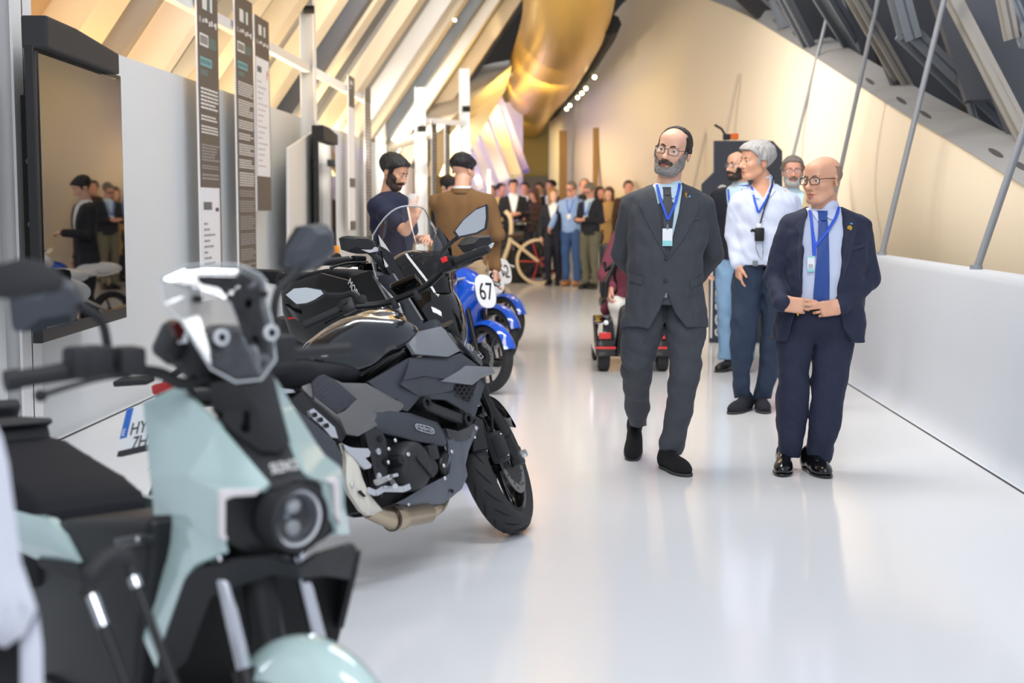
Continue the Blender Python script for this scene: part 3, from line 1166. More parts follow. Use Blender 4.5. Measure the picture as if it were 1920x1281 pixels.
tag(obj('fabric_canopy', grid(canopy, 17, 25), M_fabricw, smooth=180), 'white stretched fabric canopy glowing above the far stands', 'canopy')
spot('spot_canopy', at(700, 300, 20.0), at(850, 190, 24.5), 160, (1, .9, .74), 70, .8)  # the canopy lamps are added and unseen; they whiten the fabric
area('canopy_fill', (at(770, 300, 24.0).x, 24.0, 2.2), at(850, 170, 25.4), 2.2, 2.2, 130, (1, .93, .8))  # added unseen area light that brightens the fabric from below
spot('spot_canopy_top', at(800, 60, 24.0), at(850, 200, 24.5), 90, (1, .9, .74), 110, .8)
gp = [at(958, 128, 21.8), at(938, 150, 22.4), at(868, 318, 24.0), at(858, 322, 23.8), at(905, 215, 22.4)]
tag(obj('brass_canopy_sheet', panel([at(960, 122, 22), at(948, 168, 23), at(893, 262, 24.2), at(862, 330, 24.8), at(800, 330, 23.6), at(820, 250, 23.0), at(880, 190, 22.4)], (0, -1, 0), .05), mat('pale brass sheet', srgb(228, 204, 160), rough=.45, bump=.05, bscale=5, vary=.05)), 'pale brass sheet slanting down under the fabric canopy', 'panel')
M_pale = mat('pale bar paint', srgb(226, 222, 230), rough=.4, vary=.02)
for i, (p, q, w) in enumerate((((905, 235), (945, 335), .2), ((925, 205), (968, 330), .22), ((890, 262), (918, 345), .15), ((936, 188), (985, 322), .16), ((880, 290), (900, 350), .12))):
    tag(obj('slanted_bar', bar(at(p[0], p[1], 27.5 + i * .2), at(q[0], q[1], 26.0 + i * .2), w, .1, up=(0, -1, 0)), [M_pale, M_beamc, M_pale, mat('violet lit bar', srgb(140, 130, 214), rough=.4, vary=.05), M_pale][i]), ['pale wide slanted bar in the middle of the blue lit bay', 'cream slanted bar in the blue lit bay, left of the violet one', 'narrow pale bar second from the left in the blue bay', 'violet-lit slanted bar, rightmost in the blue lit bay', 'narrowest pale bar at the left end of the blue bay'][i], 'bar', 'slanted bars in the blue bay')  # the bay's violet light is put into the rightmost bar's colour
struct(obj('wall_bay', box((at(925, 300, 29).x, 29.4, 1.75), (1.2, .1, 3.5)), mat('bay wall', srgb(206, 200, 214), rough=.5, vary=.05)))
bl = bpy.data.lights.new('blue_lamp', 'POINT')
bl.energy = 30
bl.color = (.3, .25, 1)
bl.shadow_soft_size = .15
bo = bpy.data.objects.new('blue_lamp', bl)
COL.objects.link(bo)
bo.location = at(925, 270, 27.8)
bl2 = bpy.data.lights.new('bay_lamp', 'POINT')
bl2.energy = 12
bl2.color = (1, .92, .86)
bl2.shadow_soft_size = .2
bo2 = bpy.data.objects.new('bay_lamp', bl2)
COL.objects.link(bo2)
bo2.location = at(905, 330, 27.0)
tag(obj('white_pole', tube([gnd(918, 540), gnd(918, 540) + Vector((0, 0, 2.0))], .03, 10), M_white, smooth=40), 'thin white pole standing before the far crowd', 'pole')

# ---- dark totem with the word running up its edge
Yt = 14.4
T0 = [(1337, 640), (1337, 318), (1316, 345), (1316, 400), (1316, 640)]
tot = thing('info_totem', 'tall dark totem with chamfered corners and white lettering running up it', 'totem', gnd(1395, 643))
Mt = root_matrix(tot)
yt = gnd(1395, 643).y
op = [(1330, 643), (1330, 400), (1316, 395), (1316, 345), (1339, 322), (1339, 264), (1449, 264), (1467, 283), (1467, 643)]
P = [at(x, y, yt) - Mt.translation for x, y in op]
for p in P:
    p.z = max(p.z, 0)
M_tot = mat('dark slate print', srgb(52, 56, 70), rough=.45, vary=.12, vscale=3)
obj('board', bev(prism([tuple(p) for p in P], (0, .06, 0)), .004, 1), M_tot, tot)
a = at(1333, 640, yt) - Mt.translation
obj('edge_strip', box((a.x, -.004, .55), (.016, .01, 1.0)), M_white, tot)
ts = text_shape('SOSTENIBILIDAD', .165, .001, 1.0)
xs = [p[0] for p in ts[0]]
sc = 1.52 / (max(xs) - min(xs))
bl_ = at(1362, 632, yt) - Mt.translation
Mtx = Matrix.Translation((bl_.x, -.006, .06)) @ plane_frame((0, 0, 0), (0, 0, 1), (-1, 0, 0)) @ Matrix.Diagonal((sc, 1.05, 1, 1))
obj('lettering', xf(ts, Mtx), M_ink, tot)
tag(obj('orange_box', bev(box(at(1377, 256, yt + .03), (.08, .05, .06)), .008), mat('orange plastic', srgb(232, 110, 30), rough=.4, vary=.03)), 'small orange box lying on top of the dark totem', 'box')
cb = at(1362, 257, yt + .03)
tag(obj('black_clip_lamp', join(bev(box(cb, (.07, .05, .06)), .008), tube([cb, cb + Vector((-.05, 0, .08)), cb + Vector((-.12, 0, .12))], .012, 8)), M_black), 'small black clip lamp on top of the dark totem', 'lamp')


# ================================================================== PEOPLE
def Rz(a):
    return Matrix.Rotation(R(a), 3, 'Z')


def head_axes(yaw, pitch, roll):
    """local x = to the picture's right, y = backwards, z = up while yaw = 0 faces the camera; positive yaw turns to picture left"""
    M = Matrix.Rotation(R(-yaw), 3, 'Z') @ Matrix.Rotation(R(pitch), 3, 'X') @ Matrix.Rotation(R(roll), 3, 'Y')
    return np.array(M)


def s_group(prims, c, Rm, rad):
    c, Rm = np.array(c, float), np.array(Rm, float)

    def f(P):
        D = P - c
        L = np.sqrt((D * D).sum(1)) - rad
        out = L + 0.03
        m = L < 0.03
        if m.any():
            out[m] = np.minimum(ev(D[m] @ Rm, prims), 10)
        return out
    return f


def s_scale(prims, s):
    def f(P):
        return ev(P / s, prims) * s
    return f


def s_poly(poly, ymax=None, ymin=None):
    """prism over a polygon in XZ, kept in front of y = ymax"""
    A = np.array([(p[0], p[2]) for p in poly], float)

    def f(P):
        q = P[:, [0, 2]]
        d = np.full(len(P), 1e9)
        s = np.ones(len(P))
        for i in range(len(A)):
            a, b = A[i], A[i - 1]
            e = b - a
            w = q - a
            t = np.clip((w @ e) / max(e @ e, 1e-12), 0, 1)
            bb = w - t[:, None] * e
            d = np.minimum(d, (bb * bb).sum(1))
            c1 = q[:, 1] >= a[1]
            c2 = q[:, 1] < b[1]
            c3 = e[0] * w[:, 1] > e[1] * w[:, 0]
            flip = (c1 & c2 & c3) | (~c1 & ~c2 & ~c3)
            s = np.where(flip, -s, s)
        r = s * np.sqrt(d)
        if ymax is not None:
            r = np.maximum(r, P[:, 1] - ymax)
        return r
    return f


def head_prims(mouth=0.0, jaw=1.0, fine=True):
    p = [(s_ell((0, .022, .036), (.076, .098, .080)), 0),
         (s_ell((0, -.022, -.03), (.063 * jaw, .070, .084)), .03),
         (s_ell((0, -.066, -.098), (.024, .022, .018)), .025),
         (s_cap((.047 * jaw, .0, -.062), (.03, -.055, -.095), .020), .02), (s_cap((-.047 * jaw, .0, -.062), (-.03, -.055, -.095), .020), .02),
         (s_ell((.044, -.058, -.022), (.020, .024, .020)), .02), (s_ell((-.044, -.058, -.022), (.020, .024, .020)), .02),
         (s_cap((-.036, -.076, .021), (.036, -.076, .021), .011), .016),
         (s_ell((0, -.05, .055), (.055, .04, .035)), .03)]
    for s in (-1, 1):
        p.append((s_ell((s * .0325, -.099, .002), (.019, .021, .0115)), .010, '-'))
    p += [(s_cap((0, -.080, .014), (0, -.105, -.028), .0082, .0112), .010), (s_ell((0, -.108, -.034), (.0135, .014, .0105)), .008),
          (s_ell((.0125, -.092, -.038), (.0085, .011, .008)), .006), (s_ell((-.0125, -.092, -.038), (.0085, .011, .008)), .006)]
    if fine:
        p += [(s_ell((0, -.086, -.061), (.024, .012, .0075)), .007), (s_ell((0, -.085, -.074 - mouth), (.020, .012, .0075)), .007),
              (s_ell((0, -.099, -.0675 - mouth * .5), (.021, .011, .0022 + mouth * .5)), .003, '-')]
        for s in (-1, 1):
            p.append((s_ell((s * .0325, -.0785, .0085), (.0165, .014, .0055)), .003))
            p.append((s_ell((s * .0325, -.078, -.0095), (.015, .0125, .004)), .003))
            e = Matrix.Rotation(R(s * 18), 3, 'Z') @ Matrix.Rotation(R(-10), 3, 'X')
            p += [(s_ell((s * .079, .018, -.008), (.0095, .020, .032), np.array(e)), .006), (s_ell((s * .088, .012, -.006), (.006, .010, .018), np.array(e)), .004, '-')]
    else:
        for s in (-1, 1):
            p.append((s_ell((s * .078, .018, -.008), (.011, .020, .032)), .006))
    return p


def hair_region(kind):
    def f(P):
        x, y, z = np.abs(P[:, 0]), P[:, 1], P[:, 2]
        if kind == 'full':            # short full head of hair
            top = .074 - z - .85 * np.clip(y + .080, 0, .075)
            side = np.maximum(np.maximum(-.022 - z, np.abs(y + .020) - .011), .058 - x)
            back = np.maximum(-.078 - z, .034 - y)
            return np.minimum(np.minimum(top, side), back)
        if kind == 'fade':            # dark crop with shaved nape
            top = .070 - z - .8 * np.clip(y + .085, 0, .08)
            back = np.maximum(-.004 - z, .0 - y)
            return np.minimum(top, back)
        if kind == 'recede':          # bare forehead, thin cover on the crown
            top = np.maximum(.0 - z, -.004 - y - .30 * np.clip(z - .06, 0, .06) * (x < .05))
            side = np.maximum(np.maximum(-.03 - z, np.abs(y + .014) - .014), .060 - x)
            back = np.maximum(-.07 - z, .036 - y)
            return np.minimum(np.minimum(top, side), back)
        if kind == 'fringe':          # bald, shaved sides
            return np.maximum(np.maximum(z - .070, -.06 - z), .010 - y)
        if kind == 'long':
            top = .060 - z - .55 * np.clip(y + .085, 0, .12)
            side = np.maximum(np.maximum(-.2 - z, -.04 - y), .05 - x)
            return np.minimum(top, side)
        return np.maximum(.03 - z, 0)
    return f


def beard_region(kind):
    def f(P):
        x, y, z = np.abs(P[:, 0]), P[:, 1], P[:, 2]
        if kind == 'moustache':
            return np.maximum(np.maximum(np.abs(z + .054 + .25 * np.clip(x - .008, 0, .05)) - .009, x - .036), y + .06)
        low = np.maximum(np.maximum(z + .080 - 1.0 * np.clip(x - .020, 0, .045) - 3.2 * np.clip(x - .060, 0, .02), y - .002), x - .076)
        mouth = np.sqrt((P[:, 0] / .024) ** 2 + ((z + .068) / .010) ** 2) - 1
        neck = -.128 - z
        return np.maximum(np.maximum(low, -mouth * .01), neck)
    return f


def skin_mat(name, c):
    return mat(name, c, rough=.45, bump=.03, bscale=120, vary=.07, vscale=26)


SKIN_A = skin_mat('light skin', srgb(226, 176, 150))
SKIN_B = skin_mat('tanned skin', srgb(218, 164, 134))
SKIN_C = skin_mat('ruddy skin', srgb(218, 160, 138))
HAIRM = {}


def hair_mat(name, c, vary=.35):
    return mat(name, c, rough=.5, bump=.7, bscale=45, vary=vary, vscale=60, stretch=(3, 1, .6))


H_dark = hair_mat('dark brown hair', srgb(44, 36, 32))
H_black = hair_mat('black hair', srgb(26, 23, 24))
H_grey = hair_mat('silver hair', srgb(170, 168, 167), .35)
H_mid = hair_mat('grey brown hair', srgb(120, 112, 104))
H_brown = hair_mat('brown hair', srgb(88, 60, 44))
H_salt = hair_mat('salt and pepper beard', srgb(140, 135, 130), .55)
H_stub = hair_mat('shaved stubble', srgb(150, 122, 106), .15)
M_lip = mat('lip', srgb(186, 110, 100), rough=.4, vary=.06)
M_eye = mat('eye white', srgb(226, 220, 214), rough=.2, vary=.02)
M_iris = mat('brown iris', srgb(48, 34, 28), rough=.15, vary=.1)
M_lens = mat('clear lens', (1, 1, 1), rough=.02, alpha=.05, vary=.01)


def hand(w, d, n, t, curl=(.35, .35, .35, .35), thumb=(.6, .25), s=1.0, spread=0.0):
    """palm and five fingers: wrist w, direction d, palm faces n, thumb on side t; curl per finger (index first)"""
    w, d, n = Vector(w), Vector(d).normalized(), Vector(n)
    n = (n - d * n.dot(d)).normalized()
    t = Vector(t)
    t = (t - d * t.dot(d) - n * t.dot(n)).normalized()
    Rm = np.array([list(t), list(d), list(n)]).T
    pr = [(s_cap(w - d * .004, w + d * .012, .025 * s, .026 * s), 0), (s_box(w + d * .056 * s, (.040 * s, .050 * s, .0145 * s), .014 * s, Rm), .02)]
    tips = []
    for i, (off, L, r) in enumerate(((.031, .074, .0088), (.0105, .082, .0090), (-.0105, .076, .0086), (-.030, .060, .0078))):
        p = w + d * ((.098 - .004 * abs(i - 1)) * s) + t * (off * s)
        q0 = w + d * (.06 * s) + t * (off * s * .9)
        pr.append((s_cap(q0, p, .0105 * s, r * 1.06 * s), .008))
        a = curl[i]
        dirv = (d + t * ((1.2 - i) * spread)).normalized()
        for k, fr in enumerate((.46, .30, .24)):
            ang = a * (k + 1) * .9
            dd = dirv * math.cos(ang) + n * math.sin(ang)
            q = p + dd * (L * fr * s)
            pr.append((s_cap(p, q, r * (1 - .06 * k) * s, r * (.94 - .06 * k) * s), .003 if k else .005))
            p = q
        tips.append(p)
    p = w + d * (.022 * s) + t * (.028 * s)
    a, b = thumb
    d1 = (d * math.cos(a) + t * math.sin(a) + n * .35).normalized()
    q = p + d1 * (.046 * s)
    d2 = (d * math.cos(b) + t * math.sin(b) + n * .45).normalized()
    q2 = q + d2 * (.033 * s)
    pr += [(s_cap(w + d * .015 * s + t * .01 * s, p, .017 * s, .015 * s), .012), (s_cap(p, q, .0135 * s, .0105 * s), .008), (s_cap(q, q2, .0105 * s, .0085 * s), .003)]
    c = w + d * (.07 * s)
    return (lambda P, pr=pr, c=np.array(c): _near(P, pr, c, .17 * s)), tips


def _near(P, pr, c, rad):
    D = P - c
    L = np.sqrt((D * D).sum(1)) - rad
    out = L + .03
    m = L < .03
    if m.any():
        out[m] = ev(P[m], pr)
    return out


def rows_px(Y, lst):
    """(pixel row, left edge, right edge, half depth, dy) -> loft rows"""
    out = []
    for (py, x0, x1, b, dy) in lst:
        p, q = at(x0, py, Y + dy), at(x1, py, Y + dy)
        out.append((p.z, (p.x + q.x) / 2, Y + dy, (q.x - p.x) / 2, b))
    return out


def grow(rows, a, b=None):
    b = a if b is None else b
    return [(z, x, y, max(.01, w + a), max(.01, d + b)) for z, x, y, w, d in rows]


def bounds(pts, pad):
    A = np.array([tuple(p) for p in pts])
    return A.min(0) - pad, A.max(0) + pad


class Person:
    def __init__(s, label, Y, root, name='person', group=None):
        s.Y = Y
        s.root = thing(name, label, 'person', root, group)
        s.o = np.array(tuple(Vector(root)))

    def P(s, px, py, dy=0.0):
        return at(px, py, s.Y + dy)

    def add(s, name, prims, lo, hi, res, m, parent=None):
        return sdf_obj(name, prims, lo, hi, res, m, parent or s.root, s.o)

    def mesh(s, name, shape, m, parent=None, smooth=40):
        v, f = shape
        v = [(p[0] - s.o[0], p[1] - s.o[1], p[2] - s.o[2]) for p in v]
        return obj(name, (v, f), m, parent or s.root, smooth=smooth)

    def drape(s, name, prims, poly_px, m, lift=.004, thick=.003, cuts=3, parent=None, dy=0.0, d=(0, 1, 0), Y=None):
        poly = [at(x, y, (Y or s.Y) + dy) for x, y in poly_px]
        return s.mesh(name, draped_panel(prims, poly, d, lift, thick, cuts), m, parent, 50)

    def ribbon(s, name, prims, path_px, w, m, lift=.005, cuts=3, parent=None):
        poly = strip_poly([at(x, y, s.Y) for x, y in path_px], w)
        return s.mesh(name, draped_panel(prims, poly, (0, 1, 0), lift, .002, cuts), m, parent, 50)


def do_head(pe, c, yaw, pitch, roll, hs, skin, hair=None, hairm=None, hthick=.008, beard=None, beardm=None, glasses=None, mouth=0.0, jaw=1.0, fine=True, browm=None, res=.004, vol=None, long=False, lips=True):
    """returns head prims for the body and adds hair, beard, eyes, brows, glasses as children"""
    A = head_axes(yaw, pitch, roll)
    hp = head_prims(mouth, jaw, fine)
    c = np.array(tuple(c))
    base = s_scale(hp, hs)
    hd = s_group([(base, 0)], c, A, .17 * hs)
    lo, hi = c - .19 * hs, c + .19 * hs
    if long:
        lo = c - .33 * hs
    T = lambda p: tuple(A @ (np.array(p) * hs) + c)
    if hair:
        fold = s_fold(.0012 if hair == 'recede' else .0022, 95, 3, .5)
        reg = hair_region(hair)

        def hf(P, th=hthick):
            q = P / hs
            d = ev(q, hp)
            th_ = th * np.clip((q[:, 2] + .05) / .09, .22, 1)
            if vol:
                th_ = th_ + vol * np.clip(q[:, 2] / .1, 0, 1)
            if long:
                d = np.minimum(d, np.maximum(np.sqrt((q[:, 0] / .085) ** 2 + ((q[:, 1] - .03) / .075) ** 2) * .08 - .08, np.abs(q[:, 2] + .08) - .12))
            return smax((d - th_) + fold(q), reg(q), .008) * hs
        pe.add('hair', [(s_group([(hf, 0)], c, A, (.20 if not long else .34) * hs), 0)], lo, hi, res, hairm)
    if beard:
        fold2 = s_fold(.002, 160, 5)
        for b in (beard if isinstance(beard, (list, tuple)) else [beard]):
            reg2 = beard_region(b)

            def bf(P, reg2=reg2, b=b):
                q = P / hs
                th = .0045 if b == 'stubble' else .0055 + res * .4
                return smax(ev(q, hp) - th + fold2(q), reg2(q), .006) * hs
            pe.add('moustache' if b == 'moustache' else 'beard', [(s_group([(bf, 0)], c, A, .19 * hs), 0)], lo, hi, res, (beardm if b != 'moustache' else (browm or hairm)))
    if fine:
        for s in (-1, 1):
            e = pe.mesh('eye', ellips(T((s * .0325, -.0765, .0005)), (.0122 * hs,) * 3, 14, 10), M_eye, smooth=180)
            pe.mesh('iris', ellips(T((s * .0325 - .0, -.0852, .0005)), (.0062 * hs,) * 3, 10, 8), M_iris, e, 180)
            path = [T((s * .012, -.091, .019)), T((s * .028, -.092, .0255)), T((s * .048, -.078, .021))]
            pe.mesh('eyebrow', tube(path, [.003 * hs, .0042 * hs, .002 * hs], 6), browm or hairm or H_dark, smooth=180)
        if lips and not (beard and beard != 'stubble' and False):
            up = [T((x, -.0905 - .004 * (1 - abs(x) / .022), -.0615 - .004 * (abs(x) / .022))) for x in (-.022, -.011, 0, .011, .022)]
            dn = [T((x, -.0895 - .004 * (1 - abs(x) / .022), -.0735 - mouth + .005 * (abs(x) / .02))) for x in (-.019, -.01, 0, .01, .019)]
            pe.mesh('lips', join(tube(up, [.001, .0042, .005, .0042, .001], 6), tube(dn, [.001, .005, .006, .005, .001], 6)), M_lip, smooth=180)
    if glasses:
        gm, gr = glasses
        sh = []
        lens = []
        for s in (-1, 1):
            ring = []
            for k in range(20):
                a = 2 * math.pi * k / 20
                ca, sa = math.cos(a), math.sin(a)
                ring.append(T((s * .034 + .0255 * np.sign(ca) * abs(ca) ** .6, -.105 + .010 * (ca * s * .5 + .5), -.001 + .0175 * np.sign(sa) * abs(sa) ** .6)))
            sh.append(tube(ring + [ring[0], ring[1]], gr * hs, 6, caps=False))
            lens.append(ring)
            sh.append(tube([T((s * .060, -.095, .008)), T((s * .074, -.06, .010)), T((s * .080, .005, .008)), T((s * .082, .03, -.006))], gr * hs, 6))
        sh.append(tube([T((-.009, -.106, .006)), T((0, -.109, .009)), T((.009, -.106, .006))], gr * hs, 6))
        g = pe.mesh('glasses', join(*sh), gm, smooth=180)
        for ring in lens:
            dv = Vector(A @ np.array((0, .0006, 0)))
            pe.mesh('lens', prism([tuple(p) for p in ring], dv), M_lens, g, None)
    return hd, A, T


def shoe(pe, toe, yaw, pitch, m, msole, L=.29, laces=True, res=.005, heel_up=0.0):
    """toe: point on the ground under the toe cap; yaw as for heads; pitch tips the heel up"""
    A = np.array(Matrix.Rotation(R(-yaw), 3, 'Z') @ Matrix.Rotation(R(pitch), 3, 'X'))
    k = L / .29
    o = np.array(tuple(toe)) - A @ np.array((0, -.27 * k, 0))
    o[2] += heel_up * 0
    sh = [(s_ell((0, -.215 * k, .030), (.046, .070 * k, .038)), 0), (s_ell((.004, -.15 * k, .040), (.045, .09 * k, .046)), .03), (s_ell((0, -.055 * k, .058), (.037, .085 * k, .056)), .03),
          (s_ell((0, -.005, .045), (.034, .038, .050)), .03), (s_cap((0, -.035, .065), (0, -.03, .095), .036), .025), (lambda P: P[:, 2] - .012, .003, '-')]
    sh[-1] = ((lambda P: .010 - P[:, 2]), .003, '&')
    so = [(s_ell((0, -.19 * k, .012), (.052, .105 * k, .09)), 0), (s_ell((0, -.05 * k, .012), (.040, .078 * k, .09)), .04), ((lambda P: np.abs(P[:, 2] - .008) - .008), .002, '&')]
    lo, hi = o - .33, o + .33
    sob = pe.add('shoe', [(s_frame(sh, o, A), 0)], lo, hi, res, m)
    pe.add('sole', [(s_frame(so, o, A), 0)], lo, hi, res, msole, sob)
    if laces:
        T = lambda p: tuple(A @ np.array(p) + o)
        lc = [tube([T((-.022, -.10 - .022 * i, .098 - .010 * i)), T((0, -.105 - .022 * i, .105 - .010 * i)), T((.022, -.10 - .022 * i, .098 - .010 * i))], .0025, 5) for i in range(4)]
        pe.mesh('laces', join(*lc), m, sob, 180)
    return sob


M_suitg = mat('charcoal suit wool', srgb(62, 65, 72), rough=.8, bump=.07, bscale=420, vary=.09, vscale=30, sheen=.03)
M_suitn = mat('navy suit wool', srgb(33, 39, 62), rough=.8, bump=.07, bscale=420, vary=.09, vscale=40, sheen=.03)
M_lapelg = mat('charcoal lapel wool', srgb(58, 61, 68), rough=.75, bump=.12, bscale=260, vary=.06, vscale=40, sheen=.15)
M_lapeln = mat('navy lapel wool', srgb(32, 38, 60), rough=.72, bump=.12, bscale=260, vary=.07, vscale=40, sheen=.15)
M_shirtb = mat('pale blue shirt cotton', srgb(196, 222, 236), rough=.7, bump=.05, bscale=150, vary=.02)
M_shirtw = mat('white shirt cotton', srgb(198, 207, 230), rough=.7, bump=.06, bscale=120, vary=.02)
M_tieg = mat('dark grey tie silk', srgb(58, 60, 66), rough=.5, bump=.08, bscale=200, vary=.08)
M_tieb = mat('royal blue tie silk', srgb(34, 70, 142), rough=.45, bump=.08, bscale=200, vary=.06)
M_lany = mat('blue lanyard', srgb(34, 84, 204), rough=.55, vary=.04)
M_badge = mat('badge card', srgb(234, 238, 244), rough=.35, vary=.01)
M_mint = mat('mint print', srgb(150, 214, 216), rough=.4, vary=.02)
M_suede = mat('black suede', srgb(20, 20, 22), rough=.95, bump=.2, bscale=300, vary=.1)
M_leather = mat('polished black leather', srgb(16, 16, 18), rough=.14, coat=.4, vary=.1)
M_rubber = mat('dark grey rubber sole', srgb(58, 58, 60), rough=.8, vary=.06)
M_denimd = mat('dark navy denim', srgb(40, 54, 76), rough=.85, bump=.1, bscale=260, vary=.14, vscale=14)
M_denim = mat('blue denim', srgb(58, 88, 138), rough=.85, bump=.1, bscale=260, vary=.14, vscale=14)
M_deniml = mat('pale blue denim', srgb(128, 162, 196), rough=.85, bump=.1, bscale=260, vary=.14, vscale=14)
M_frame = mat('dark spectacle frame', srgb(44, 36, 32), rough=.3, vary=.05)
M_button = mat('dark button', srgb(40, 41, 46), rough=.3, vary=.05)
M_goldpin = mat('gold pin', srgb(224, 176, 74), rough=.25, metal=.9, vary=.03)
M_ring = M_goldpin
M_belt = mat('dark leather belt', srgb(26, 26, 30), rough=.4, vary=.1)

# ------------------------------------------------------------------ 1: charcoal suit, hands behind the back
A1 = Person('man in charcoal grey suit with greying beard, walking with hands behind his back', 7.33, gnd(1243, 885))
P = A1.P
hd, HA, T = do_head(A1, P(1262, 283), 24, 1, 12, 1.05, SKIN_A, 'recede', H_dark, .006, ['full'], H_salt, (M_frame, .0016), 0, 1.02, browm=H_dark)
do = beard_region('moustache')


def _ms(P_):
    q = P_ / 1.05
    return smax(ev(q, head_prims(0, 1.02)) - .0085, do(q), .005) * 1.05


A1.add('moustache', [(s_group([(_ms, 0)], P(1262, 283), HA, .19), 0)], np.array(P(1262, 283)) - .2, np.array(P(1262, 283)) + .2, .004, hair_mat('brown grey moustache', srgb(78, 68, 62), .4))
nb = P(1252, 347, .03)
sL, sR, eL, eR, wL, wR = P(1185, 387, .03), P(1317, 387, .03), P(1167, 476, .13), P(1336, 476, .13), P(1222, 545, .24), P(1290, 545, .24)
jr = rows_px(7.33, [(344, 1226, 1280, .06, .03), (352, 1206, 1302, .085, .03), (362, 1184, 1320, .10, .03), (385, 1174, 1326, .118, .02), (430, 1173, 1324, .128, .01), (480, 1176, 1320, .128, .0), (525, 1177, 1318, .125, .0), (570, 1170, 1322, .132, .01), (612, 1166, 1325, .14, .01)])
leg1 = rows_px(7.33, [(560, 1176, 1246, .09, .02), (620, 1166, 1245, .095, .02), (655, 1166, 1233, .088, .04), (685, 1165, 1227, .082, .06), (710, 1166, 1222, .078, .09), (735, 1169, 1217, .07, .14), (766, 1172, 1216, .066, .22), (798, 1182, 1212, .062, .30)])
leg2 = rows_px(7.33, [(560, 1244, 1318, .09, .02), (610, 1246, 1325, .095, .0), (655, 1253, 1319, .088, -.02), (685, 1256, 1313, .082, -.03), (716, 1253, 1309, .078, -.03), (748, 1251, 1303, .07, -.01), (780, 1248, 1298, .066, .0), (810, 1244, 1289, .064, .02), (829, 1236, 1287, .064, .02), (853, 1235, 1277, .060, .03)])
fwd = (0, -1, 0)
h1, _ = hand(wL + Vector((.02, 0, 0)), (1, .15, -.1), (0, 1, .1), (0, 0, 1), (.5, .5, .5, .5))
h2, _ = hand(wR + Vector((-.02, .05, 0)), (-1, .1, -.2), (0, 1, .1), (0, 0, 1), (.3, .3, .3, .3))
bod = [(s_loft(grow(jr[:7], -.03)), 0), (hd, .0), (s_cap(P(1258, 318, .035), nb, .058, .062), .02), (s_cap(sL, eL, .045, .04), .03), (s_cap(eL, wL, .038, .026), .02), (s_cap(sR, eR, .045, .04), .03), (s_cap(eR, wR, .038, .026), .02),
       (s_loft(grow(leg1, -.025)), .02), (s_loft(grow(leg2, -.025)), .02), (h1, .006), (h2, .006)]
lo, hi = bounds([P(1140, 225), P(1365, 225), P(1243, 870, .4), P(1243, 500, -.2)], .02)
A1.add('body', bod, lo, hi, .0045, SKIN_A)
Vp = [P(x, y) for x, y in ((1227, 325), (1224, 345), (1231, 400), (1243, 470), (1246, 482), (1252, 462), (1268, 400), (1278, 350), (1276, 325))]
Bp = [P(x, y) for x, y in ((1245, 545), (1232, 580), (1213, 612), (1195, 640), (1300, 640), (1284, 614), (1262, 585))]
slv = [(s_cap(sL, eL, .066, .058), .016), (s_cap(eL, wL, .056, .046), .012), (s_cap(sR, eR, .066, .058), .016), (s_cap(eR, wR, .056, .046), .012)]
jk = [(s_loft(jr, 2.4), 0)] + slv + [(s_fold(.0045, 24, 11, .7), 0, 'x'), (s_fold(.0016, 62, 12, .5), 0, 'x'), (s_cap(P(1258, 318, .035), nb, .066, .072), .004, '-'), (s_poly(Vp, 7.36), .004, '-'), (s_poly(Bp, 7.36), .006, '-')]
lo, hi = bounds([P(1135, 330), P(1370, 330), P(1243, 630, .36), P(1243, 500, -.2)], .02)
jo = A1.add('jacket', jk, lo, hi, .006, M_suitg)
sh = [(s_loft(grow(jr[:7], -.014), 2.4), 0), (s_cap(nb - Vector((0, 0, .03)), P(1254, 347, .035), .070, .066), .01)]
A1.add('shirt', sh, bounds([P(1165, 318), P(1335, 560), nb], .16)[0], bounds([P(1165, 318), P(1335, 560), nb], .16)[1], .006, M_shirtb)
ws = [(s_loft(grow(jr[:8], -.009), 2.4), 0)]
tr = [(s_loft(leg1, 2.2), 0), (s_loft(leg2, 2.2), .004), (s_loft(grow(jr[4:8], -.012), 2.4), .01), (s_fold(.0058, 28, 4, .6), 0, 'x'), (s_fold(.0016, 66, 5, .5), 0, 'x')]
lo, hi = bounds([P(1150, 500), P(1340, 500), P(1243, 860, .45), P(1243, 560, -.2)], .02)
A1.add('trousers', tr, lo, hi, .006, M_suitg)
jku = [(lambda Q: ev(Q, jk), 0)]
for pts in ([(1225, 351), (1209, 361), (1196, 385), (1208, 398), (1204, 404), (1222, 440), (1244, 480), (1242, 466), (1232, 408), (1227, 370)], [(1279, 351), (1297, 361), (1310, 385), (1297, 398), (1301, 404), (1278, 445), (1249, 483), (1254, 462), (1270, 402), (1279, 365)]):
    A1.drape('lapel', jku, pts, M_lapelg, .006, .004, 3, jo)
for pts in ([(1180, 512), (1203, 517), (1200, 532), (1178, 526)], [(1288, 524), (1315, 515), (1316, 529), (1290, 538)]):
    A1.drape('pocket_flap', [(s_loft(jr, 2.4), 0)], pts, M_suitg, .006, .004, 3, jo)
A1.drape('breast_pocket', jku, [(1279, 412), (1310, 405), (1310, 411), (1279, 418)], M_lapelg, .004, .003, 2, jo)
for x, y in ((1244, 484), (1243, 525)):
    q = drape(jku, [P(x, y)], (0, 1, 0), .5, .004)[0]
    A1.mesh('button', xf(lathe([(0, -.004), (.009, -.003), (.010, .0), (.009, .003), (0, .003)], 12, 'Y'), Matrix.Translation(q)), M_button, jo)
q = drape(jku, [P(1283, 366)], (0, 1, 0), .5, .004)[0]
A1.mesh('ribbon_pin', join(tube([q + Vector((-.008, -.003, -.016)), q + Vector((.004, -.003, .006)), q + Vector((0, -.003, .016)), q + Vector((-.005, -.003, .006)), q + Vector((.007, -.003, -.016))], .0028, 6)), M_goldpin, jo)
